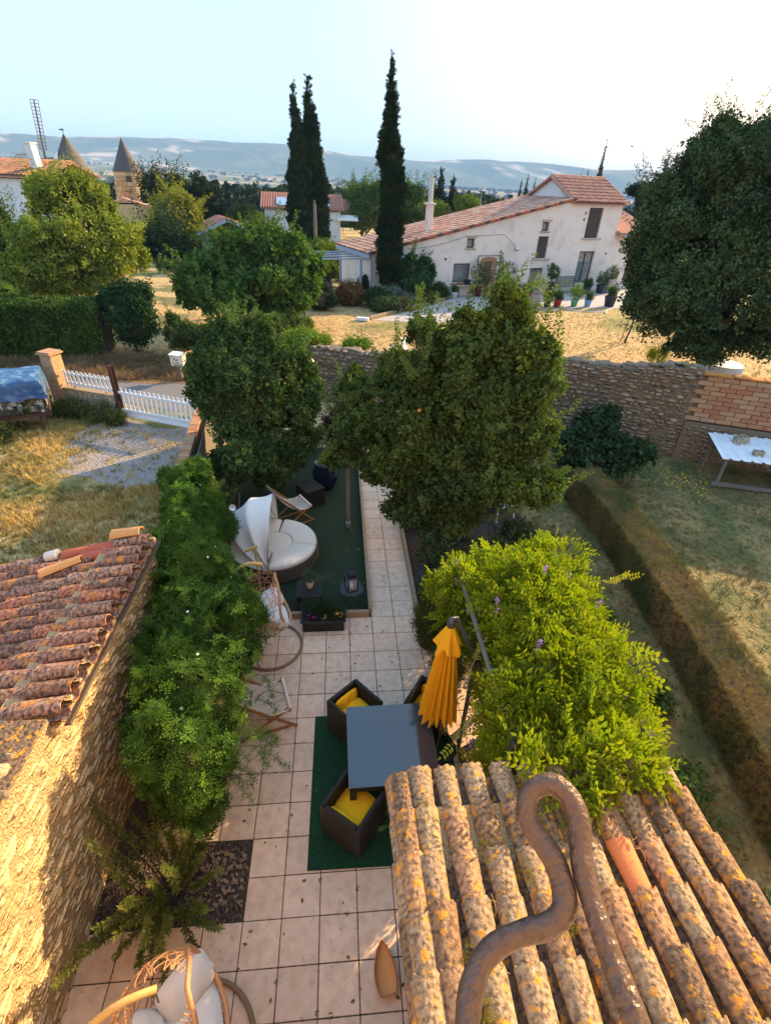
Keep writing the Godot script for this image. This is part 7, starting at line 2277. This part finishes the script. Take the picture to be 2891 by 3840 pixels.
	for i in 200:
		var k := rng.randf()
		nt.col = [Color(0.45, 0.44, 0.40), Color(0.05, 0.07, 0.03), Color(0.16, 0.15, 0.09)][i % 3]
		var x := rnd(-1.75, 1.75)
		nt.box(Transform3D(Basis(Vector3.BACK, rnd(-0.15, 0.15)), Vector3(x, 0.86 + rnd(-0.26, 0.26), 0.765)), Vector3(rnd(0.06, 0.12), 0.14, 0.012))
		nt.box(Transform3D(Basis(Vector3.UP, PI / 2) * Basis(Vector3.BACK, rnd(-0.15, 0.15)), Vector3(1.765, 0.86 + rnd(-0.26, 0.26), rnd(-0.72, 0.72))), Vector3(rnd(0.06, 0.12), 0.13, 0.012))
	put(nt, "camouflage_net", M.tint, tr)
	var f := FastNoiseLite.new()
	f.seed = 7; f.frequency = 1.3; f.fractal_octaves = 3
	var rows := []
	for j in 29:
		var row := PackedVector3Array()
		for i in 49:
			var x := (i / 48.0 - 0.5) * 4.4
			var z := (j / 28.0 - 0.5) * 2.5
			var ex := maxf(0.0, absf(x) - 1.78)
			var ez := maxf(0.0, absf(z) - 0.78)
			var y := 1.46 + 0.14 * cos(z * 1.6) - minf(0.42, (ex + ez) * 1.1) + 0.05 * f.get_noise_2d(x * 0.8, z * 1.6) + 0.03 * absf(sin(x * 5.0 + z * 3.0)) * (0.3 + ez * 2.0)
			row.append(Vector3(x - signf(x) * ex * 0.85, y, z - signf(z) * ez * 0.8 + 0.04 * sin(x * 7.0) * ez))
		rows.append(row)
	var tm := MB.new()
	tm.surf(rows)
	put(tm, "tarpaulin", M.tarp, tr)
	# weeds along the wall and gate
	for e in [[-8.3, -15.9, 0.4], [-7.5, -15.6, 0.45], [-8.9, -16.0, 0.35], [-6.9, -15.3, 0.3], [-9.6, -14.0, 0.4], [-11.5, -13.5, 0.5]]:
		var p := thing("weed_clump", Vector3(e[0], 0, e[1]), "tall green weeds at the foot of the block wall and trailer", "weeds", "weeds around the trailer and wall")
		foliage("foliage", p, [[e[0], e[2] * 0.6, e[1], e[2], e[2] * 0.8, e[2] * 0.8]], L.narrow, M.leaf_dark, 90, 0.2, 0.34, Color(0.05, 0.08, 0.025), Color(0.13, 0.14, 0.04), int(-e[0] * 31), 0.2, 0.0, 0.0, 0.8)

# ---------- right-hand garden ----------
func build_right_garden() -> void:
	rng.seed = 651
	var t := thing("sheet_shelter", Vector3(11.3, 0, -11.45), "low shelter roofed with white corrugated sheet against the block wall", "shelter", "", -0.30)
	var rows := []
	for j in 2:
		var row := PackedVector3Array()
		for i in 145:
			var x := -1.2 + 3.4 * i / 144.0
			var k := fposmod(x, 0.26)
			var rib := 0.035 if k < 0.04 else (0.0 if k > 0.09 else 0.035 * (0.09 - k) / 0.05)
			row.append(Vector3(x, 0.86 + rib + (0.14 if j == 0 else 0.0), -0.72 if j == 0 else 0.72))
		rows.append(row)
	rows.reverse()
	var m := MB.new()
	m.surf(rows)
	put(m, "corrugated_sheet", M.sheet, t)
	for e in [[-1.05, -0.6, 0.95], [-1.05, 0.6, 0.83], [1.9, -0.6, 0.95], [1.9, 0.6, 0.83]]:
		var l := MB.new()
		l.bx(e[0], e[2] / 2, e[1], 0.07, e[2], 0.07)
		put(l, "post", M.grey_wood, t)
	for e in [[-0.6, 0.94], [0.6, 0.82]]:
		var l := MB.new()
		l.bx(0.45, e[1], e[0], 3.1, 0.06, 0.06)
		put(l, "beam", M.grey_wood, t)
	var pl := MB.new()
	pl.bx(0.4, 0.1, 0.66, 3.2, 0.1, 0.06)
	put(pl, "bottom_board", M.grey_wood, t)
	for e in [[-0.5, -0.3, 0.4, 0.0, "grey concrete block lying on its side on the corrugated sheet"], [-0.25, 0.32, 0.0, 0.5, "small broken concrete block standing at the edge of the corrugated sheet"], [0.85, 0.1, 0.2, 0.0, "concrete block lying alone in the middle of the corrugated sheet"]]:
		var b := MB.new()
		b.bx(0, 0.02, -0.085, 0.36, 0.04, 0.03); b.bx(0, 0.1, -0.085, 0.36, 0.2, 0.03, 0.004); b.bx(0, 0.1, 0.085, 0.36, 0.2, 0.03, 0.004)
		for x in [-0.165, 0.0, 0.165]: b.bx(x, 0.1, 0, 0.03, 0.198, 0.14, 0.002)
		var sc := 1.0 if e[2] == 0.4 else 0.7
		tag(put(b, "concrete_block", M.block, self, t.transform * Transform3D(Basis(Vector3.UP, e[2]) * Basis.from_scale(Vector3.ONE * sc), Vector3(e[0], 0.93 - e[1] * 0.095 , e[1]))), e[4], "block", "weights on the corrugated sheet")
	# yellow flowers in the lawn
	var buf := PackedFloat32Array()
	for i in 150: buf.append_array(arr_t(frame(Vector3.UP + rdir() * 0.3, rdir()) * Basis.from_scale(Vector3.ONE * rnd(0.03, 0.06)), Vector3(rng.randfn(9.2, 0.5), rnd(0.05, 0.16), rng.randfn(-11.3, 0.5)), Color(0.6, 0.45, 0.03)))
	stuff(many("lawn_flowers", L.flower, M.tint, self, buf))
	# white plastic garden chairs half hidden by leaves
	for e in [[3.75, -9.9, 0.4, "white plastic garden chair half hidden behind the wisteria"], [2.6, -22.6, 1.0, "white plastic garden chair with brown table beyond the stone wall"], [5.9, -22.4, 2.0, "white plastic garden chair standing alone beyond the stone wall"]]:
		var c := thing("plastic_chair", Vector3(e[0], 0, e[1]), e[3], "chair", "white plastic garden chairs", e[2])
		var s := MB.new()
		s.bx(0, 0.43, 0, 0.5, 0.03, 0.48, 0.01)
		put(s, "seat", M.white_plastic, c)
		var b := MB.new()
		b.box(Transform3D(Basis(Vector3.RIGHT, -0.2), Vector3(0, 0.72, 0.28)), Vector3(0.5, 0.58, 0.025), 0.01)
		put(b, "backrest", M.white_plastic, c)
		for sx in [-1.0, 1.0]:
			for sz in [-1.0, 1.0]:
				var l := MB.new()
				l.tube([Vector3(sx * 0.22, 0.42, sz * 0.2), Vector3(sx * 0.26, 0.0, sz * 0.25)], 0.022, 6)
				put(l, "leg", M.white_plastic, c)
			var a := MB.new()
			a.bx(sx * 0.27, 0.64, 0.0, 0.05, 0.03, 0.5, 0.01)
			a.bx(sx * 0.27, 0.53, -0.22, 0.04, 0.2, 0.04)
			put(a, "armrest", M.white_plastic, c)
	# pale tank under the oak
	var tk := MB.new()
	tk.lathe([[0.0, 0.0], [0.75, 0.0], [0.8, 0.1], [0.8, 0.75], [0.72, 0.8], [0.0, 0.8]], 28)
	tag(put(tk, "water_tank", mat(lin(0.55, 0.6, 0.66), 0.5), self, Transform3D(Basis(), Vector3(16.0, 0, -20.0))), "pale round water tank below the oak behind the stone wall", "tank")
	var gm := MB.new()
	gm.lathe([[0.0, 1.45], [0.1, 1.5], [0.12, 1.62], [0.17, 1.64], [0.02, 1.8], [0.0, 1.82]], 6)
	gm.tube([Vector3(0, 0, 0), Vector3(0, 1.5, 0)], 0.025, 7)
	tag(put(gm, "garden_lamp", M.black_metal, self, Transform3D(Basis(), Vector3(-0.95, 0, -16.6))), "black garden lamp post before the rubble wall", "lamp post")

# ---------- things on the farmhouse forecourt ----------
func pot_plant(x: float, z: float, r: float, h: float, m: Material, ph: float, leaf: Mesh, c0: Color, c1: Color, label: String, sd: int, stem := 0.0) -> void:
	var p := thing("potted_plant", Vector3(x, 0, z), label, "plant pot", "plant pots on the forecourt")
	var b := MB.new()
	b.lathe([[0.0, 0.0], [r * 0.72, 0.0], [r * 0.95, h * 0.82], [r, h * 0.82], [r, h], [r * 0.9, h], [r * 0.86, h * 0.85], [0.0, h * 0.85]], 16)
	put(b, "pot", m, p)
	var cy := h + stem + ph * 0.5
	foliage("plant", p, [[x, cy, z, ph * 0.5, ph * 0.55, ph * 0.5], [x + ph * 0.2, cy - ph * 0.15, z, ph * 0.35, ph * 0.4, ph * 0.35]], leaf, M.leaf, 110, 0.2, 0.34, c0, c1, sd, 0.15, 0.0, 0.05, 0.4)
	var s := MB.new()
	s.tube([Vector3(0, h * 0.8, 0), Vector3(0.02, cy, 0)], 0.02, 5)
	put(s, "stem", M.bark, p)
func build_forecourt() -> void:
	var G0 := Color(0.04, 0.075, 0.02)
	var G1 := Color(0.10, 0.15, 0.04)
	var P: Dictionary = M.paint
	pot_plant(14.69, -35.3, 0.28, 0.5, P.red, 0.5, L.tree, G0, G1, "bright red pot with a small plant on the forecourt", 701)
	pot_plant(14.0, -35.35, 0.25, 0.42, P.dark, 0.6, L.tree, G0, G1, "small black pot with an upright plant next to the red pot", 702)
	pot_plant(16.06, -35.75, 0.26, 0.48, P.green, 0.9, L.narrow, Color(0.10, 0.17, 0.02), Color(0.2, 0.28, 0.04), "green pot with a bright palm like plant", 703)
	pot_plant(17.02, -35.75, 0.25, 0.44, P.blue, 0.5, L.narrow, Color(0.10, 0.12, 0.08), Color(0.16, 0.18, 0.12), "light blue pot with a grey spiky plant", 704)
	pot_plant(18.7, -36.0, 0.42, 0.72, P.dark, 0.6, L.tree, G0, Color(0.15, 0.2, 0.04), "largest dark pot of the front row on the forecourt", 705)
	pot_plant(12.4, -35.05, 0.22, 0.85, M.terracotta, 0.5, L.tree, G0, G1, "tall narrow terracotta pot next to the grey stone pot", 706)
	pot_plant(12.95, -34.9, 0.36, 0.85, P.grey, 1.3, L.tree, Color(0.12, 0.15, 0.08), Color(0.5, 0.5, 0.46), "grey stone pot with a white flowering shrub", 707)
	pot_plant(15.92, -40.3, 0.45, 0.8, P.dark, 1.0, L.oval, Color(0.03, 0.07, 0.02), G1, "large black tub with a dark round bush by the wall", 708, 0.25)
	pot_plant(19.1, -40.9, 0.35, 0.5, P.dark, 0.6, L.tree, G0, G1, "dark pot with a low bush beside the bench", 709)
	pot_plant(20.4, -41.3, 0.35, 0.6, P.dark, 0.9, L.tree, Color(0.06, 0.1, 0.03), G1, "dark pot with a light green bush by the tall shutter", 710)
	pot_plant(21.2, -41.6, 0.35, 1.0, P.grey, 0.9, L.tree, Color(0.10, 0.13, 0.06), Color(0.18, 0.2, 0.1), "square grey planter with a pale shrub near the house corner", 711)
	pot_plant(10.0, -38.6, 0.3, 0.7, P.maroon, 1.6, L.tree, Color(0.03, 0.06, 0.02), Color(0.08, 0.12, 0.04), "maroon glazed pot with a climber between door and stone bench", 712)
	pot_plant(12.0, -39.2, 0.28, 0.65, P.maroon, 1.7, L.tree, Color(0.03, 0.06, 0.02), Color(0.08, 0.12, 0.04), "maroon glazed pot with a climber between door and stone urn", 713)
	pot_plant(8.1, -37.7, 0.26, 0.4, P.white, 0.3, L.tree, G0, G1, "small white pot below the stone bench", 714)
	# stone bench under the window
	var sb := thing("stone_bench", Vector3(9.1, 0, -38.4), "low stone bench with pots below the farmhouse window", "bench", "", 0.352)
	var m := MB.new()
	m.bx(0, 0.74, 0, 2.1, 0.1, 0.5, 0.02)
	put(m, "seat", M.gstone[2], sb)
	for x in [-0.75, 0.75]:
		var l := MB.new()
		l.bx(x, 0.35, 0, 0.16, 0.7, 0.36, 0.02)
		put(l, "leg", M.gstone[4], sb)
	for e in [[-0.6, 0.16, M.terracotta, "terracotta bowl on the stone bench"], [0.0, 0.26, M.black_plastic, "black round pot on the stone bench"], [0.65, 0.13, M.terracotta, "small terracotta pot at the end of the stone bench"]]:
		var b := MB.new()
		b.lathe([[0.0, 0.0], [e[1] * 0.7, 0.0], [e[1], e[1] * 1.2], [e[1] * 0.9, e[1] * 1.2], [0.0, e[1]]], 14)
		tag(put(b, "bench_pot", e[2], self, sb.transform * Transform3D(Basis(), Vector3(e[0], 0.79, 0))), e[3], "pot", "pots on the stone bench")
	# grey slatted garden bench
	var gb := thing("garden_bench", Vector3(17.5, 0, -40.9), "weathered grey slatted wooden bench against the farmhouse wall", "bench", "", 0.352)
	for i in 5:
		var s := MB.new()
		s.bx(0, 0.5, 0.25 - i * 0.11, 1.9, 0.035, 0.09, 0.006)
		put(s, "seat_slat", M.grey_wood, gb)
	for i in 5:
		var s := MB.new()
		s.box(Transform3D(Basis(Vector3.RIGHT, -0.2), Vector3(0, 0.62 + i * 0.12, -0.24 - i * 0.025)), Vector3(1.9, 0.1, 0.03), 0.006)
		put(s, "back_slat", M.grey_wood, gb)
	for x in [-0.9, 0.9]:
		for z in [0.25, -0.25]:
			var l := MB.new()
			l.bx(x, 0.3 if z > 0 else 0.55, z, 0.07, 0.6 if z > 0 else 1.1, 0.07)
			put(l, "leg", M.grey_wood, gb)
		var a := MB.new()
		a.bx(x, 0.72, 0, 0.08, 0.04, 0.58)
		put(a, "armrest", M.grey_wood, gb)
	# stone urn
	var ur := MB.new()
	ur.lathe([[0.0, 0.0], [0.26, 0.0], [0.26, 0.08], [0.1, 0.16], [0.1, 0.42], [0.2, 0.5], [0.5, 0.66], [0.56, 0.72], [0.5, 0.74], [0.0, 0.66]], 22)
	tag(put(ur, "stone_urn", M.gstone[2], self, Transform3D(Basis(), Vector3(13.7, 0, -39.9))), "shallow stone urn on a pedestal beside the farmhouse door", "urn")
	# dark folded chair leaning near the corner
	var fc := thing("folding_chair", Vector3(22.3, 0, -42.6), "dark folding chair standing near the farmhouse corner", "chair", "", 0.6)
	for e in [[0.95, -0.25, 0.25, "backrest", -1.35], [0.5, 0.05, 0.5, "seat", -0.1]]:
		var s := MB.new()
		s.box(Transform3D(Basis(Vector3.RIGHT, e[4]), Vector3(0, e[0], e[1])), Vector3(0.6, 0.04, 0.8 if e[3] == "backrest" else 0.5))
		put(s, e[3], M.dark_wood, fc)
	for x in [-0.27, 0.27]:
		for k in [[0.3, -0.35], [-0.3, 0.3]]:
			var l := MB.new()
			l.tube([Vector3(x, 0.0, k[0]), Vector3(x, 0.75, k[1])], 0.025, 5)
			put(l, "leg", M.grey_wood, fc)
	# kerb of the forecourt
	var kb := MB.new()
	var a := Vector3(1.75, 0, -30.4)
	var c := Vector3(8.55, 0, -38.5)
	for i in 26:
		var p := a.lerp(c, (i + 0.5) / 26.0)
		kb.box(Transform3D(Basis(Vector3.UP, atan2(-(c - a).z, (c - a).x)), p + Vector3(0, 0.07, 0)), Vector3(a.distance_to(c) / 26.0 - 0.012, 0.17, 0.2), 0.012)
	tag(put(kb, "kerb", M.kerb, self), "low pale kerb between flower bed and forecourt", "kerb")
	var wb := MB.new()
	wb.bx(0, 0.09, 0, 0.7, 0.18, 0.3, 0.03)
	tag(put(wb, "kerb_stone", M.white_paint, self, Transform3D(Basis(Vector3.UP, -0.2), Vector3(1.35, 0, -30.1))), "white painted stone at the end of the forecourt kerb", "stone")
	# garden hose lying at the edge of the forecourt
	var hs := []
	rng.seed = 731
	for i in 60:
		var k := i / 59.0
		hs.append(Vector3(lerpf(13.4, 20.5, k) + 0.5 * sin(k * 17.0), 0.03, -34.0 - 0.9 * sin(k * 9.0) + 0.35 * sin(k * 23.0) - k * 0.8))
	var hm := MB.new()
	hm.tube(hs, 0.025, 6)
	tag(put(hm, "garden_hose", M.paint.white, self), "pale garden hose looping along the edge of the forecourt", "hose")

# ---------- small things ----------
func build_details() -> void:
	# wall of the house the picture is taken from, with its iron window ornament
	var hw := thing("house_wall", Vector3(0, 0, 0.14), "plastered house wall with the window above the garden", "house")
	var b := MB.new()
	b.bx(0.5, 4.6, 0.2, 13.0, 9.2, 0.4)
	put(b, "wall", M.plaster, hw)
	var C := Vector3(0, 6.559, 0)
	var pts := [Vector3(0.06, 5.99, 0.14), Vector3(0.072, 6.045, -0.03), Vector3(0.0811, 6.0736, -0.0894), Vector3(0.0827, 6.0752, -0.0962), Vector3(0.0859, 6.0780, -0.1069), Vector3(0.0933, 6.0824, -0.1199), Vector3(0.1033, 6.0869, -0.1289), Vector3(0.1159, 6.0913, -0.1340), Vector3(0.1322, 6.0964, -0.1367), Vector3(0.1479, 6.1014, -0.1375), Vector3(0.1597, 6.1067, -0.1418), Vector3(0.1646, 6.1113, -0.1506), Vector3(0.1645, 6.1160, -0.1638), Vector3(0.1616, 6.1198, -0.1765), Vector3(0.1547, 6.1225, -0.1890), Vector3(0.1499, 6.1254, -0.1991), Vector3(0.1497, 6.1298, -0.2086), Vector3(0.1541, 6.1353, -0.2166), Vector3(0.1630, 6.1405, -0.2200), Vector3(0.1727, 6.1439, -0.2191), Vector3(0.1809, 6.1438, -0.2123), Vector3(0.1854, 6.1409, -0.2025), Vector3(0.1860, 6.1361, -0.1917), Vector3(0.1841, 6.1303, -0.1802), Vector3(0.1821, 6.1252, -0.1697), Vector3(0.1814, 6.1195, -0.1551), Vector3(0.1828, 6.1141, -0.1372), Vector3(0.1848, 6.1091, -0.1168), Vector3(0.1867, 6.1054, -0.0977), Vector3(0.1885, 6.1017, -0.0742), Vector3(0.195, 6.06, 0.02), Vector3(0.2, 6.02, 0.14)]
	var cv := Curve3D.new()
	cv.bake_interval = 0.004
	for i in pts.size():
		var tg: Vector3 = (pts[mini(i + 1, pts.size() - 1)] - pts[maxi(i - 1, 0)]) * 0.17
		cv.add_point(pts[i], -tg, tg)
	var sm := []
	var rad := []
	var n := 150
	for i in n:
		sm.append(cv.sample_baked(cv.get_baked_length() * i / (n - 1.0)))
		rad.append(0.0087 * (1.0 + 0.05 * sin(i * 0.31) + 0.03 * sin(i * 1.1)))
	var hk := MB.new()
	hk.tube(sm, rad, 20)
	tag(put(hk, "iron_hook", M.iron, self), "forged brown iron loop of the window rail above the tile roof", "ironwork")
	# terracotta wall pot lying on the paving
	var wp := thing("terracotta_wall_pot", Vector3(0.36, 0.005, -1.72), "half pear shaped terracotta wall pot lying open side up on the paving", "pot", "", 0.2)
	var rows := []
	var outl := func(t: float, s: float) -> Vector3:
		# t along the length 0 (wide foot) .. 1 (narrow bent tip), s -1..1 across
		var w := 0.115 * pow(sin(PI * clampf(0.16 + t * 0.84, 0, 1)), 0.6) * (1.0 - 0.25 * t)
		return Vector3(s * w + 0.04 * t * t, 0.0, 0.2 - 0.42 * t)
	for side in 2:
		var rr := []
		for j in 19:
			var t := j / 18.0
			var row := PackedVector3Array()
			for i in 15:
				var s := i / 7.0 - 1.0
				var p: Vector3 = outl.call(t, s * (1.0 if side == 0 else 0.93))
				var e := sqrt(maxf(0.0, 1.0 - s * s)) * pow(maxf(0.0, sin(PI * clampf(0.03 + t * 0.94, 0, 1))), 0.4)
				p.y = 0.085 - 0.08 * e + (0.012 * e if side == 1 else 0.0)
				row.append(p)
			rr.append(row)
		if side == 1: rr.reverse()
		var m := MB.new()
		m.surf(rr)
		put(m, "shell" if side == 0 else "glazed_inside", M.terracotta if side == 0 else M.orange_new, wp)
	var rim := MB.new()
	var rp := []
	for i in 37:
		var a := TAU * i / 36
		var p: Vector3 = outl.call(0.5 - 0.5 * cos(a), signf(sin(a)) if absf(sin(a)) > 0.02 else 0.0)
		p.y = 0.086
		rp.append(p)
	rim.tube(rp, 0.007, 6, false)
	put(rim, "rim", M.terracotta, wp)
	# swallows in the sky
	for e in [[Vector3(14.1, 15.1, -22.5), 0.16, 0.7, "dark swallow gliding in the bright sky, wings spread"], [Vector3(20.5, 9.4, -42.0), 0.16, 0.3, "distant swallow low over the farmhouse roof"]]:
		var s := MB.new()
		var k: float = e[1]
		s.lathe([[0.0, -1.0 * k], [0.16 * k, -0.5 * k], [0.2 * k, 0.1 * k], [0.12 * k, 0.7 * k], [0.0, 0.95 * k]], 8, Transform3D(Basis(Vector3.RIGHT, PI / 2), Vector3.ZERO))
		for g in [-1.0, 1.0]:
			s.quad(Vector3(g * 0.12 * k, 0.05 * k, -0.25 * k), Vector3(g * 0.9 * k, 0.3 * k, -0.1 * k), Vector3(g * 0.85 * k, 0.3 * k, 0.25 * k), Vector3(g * 0.12 * k, 0.05 * k, 0.35 * k))
			s.tri(Vector3(g * 0.9 * k, 0.3 * k, -0.1 * k), Vector3(g * 1.9 * k, 0.1 * k, 0.5 * k), Vector3(g * 0.85 * k, 0.3 * k, 0.25 * k))
			s.tri(Vector3(0, 0, -0.8 * k), Vector3(g * 0.3 * k, 0, -1.5 * k), Vector3(g * 0.06 * k, 0, -0.7 * k))
		tag(put(s, "swallow", mat(lin(0.03, 0.03, 0.035), 0.8), self, Transform3D(Basis(Vector3.UP, e[2]), e[0])), e[3], "bird")
	# small spotlights in the jasmine
	for e in [[Vector3(-2.5, 1.9, -5.9), "round white lamp head among the jasmine leaves by the shed roof"], [Vector3(-2.05, 1.3, -8.3), "shiny round lamp head in the jasmine beside the daybed hood"]]:
		var s := thing("garden_spotlight", e[0], e[1], "spotlight", "spotlights in the jasmine", 0.4)
		var m := MB.new()
		m.lathe([[0.0, -0.05], [0.03, -0.045], [0.065, 0.02], [0.06, 0.025], [0.0, 0.0]], 14, Transform3D(Basis(Vector3.RIGHT, 0.9), Vector3.ZERO))
		put(m, "reflector", M.steel, s)
		var p := MB.new()
		p.tube([Vector3(0, -0.04, -0.03), Vector3(0, -e[0].y, -0.04)], 0.008, 5)
		put(p, "stem", M.black_metal, s)
	# irrigation jet far out in the green field
	var ij := MB.new()
	var jp := []
	for i in 13: jp.append(Vector3(i * 2.4, 0.6 + 8.0 * sin(PI * (i / 12.0) * 0.62), 0))
	ij.tube(jp, [0.15, 0.3, 0.45, 0.6, 0.75, 0.9, 1.0, 1.0, 0.9, 0.8, 0.7, 0.5, 0.3], 6, false)
	var jm := mat(lin(0.9, 0.92, 0.95), 0.9)
	var jx := -10.0
	tag(put(ij, "irrigation_jet", jm, self, Transform3D(Basis(Vector3.UP, 0.2), Vector3(jx, land_y(jx, -340.0), -340.0))), "white arc of irrigation water over a green field in the plain", "water jet")
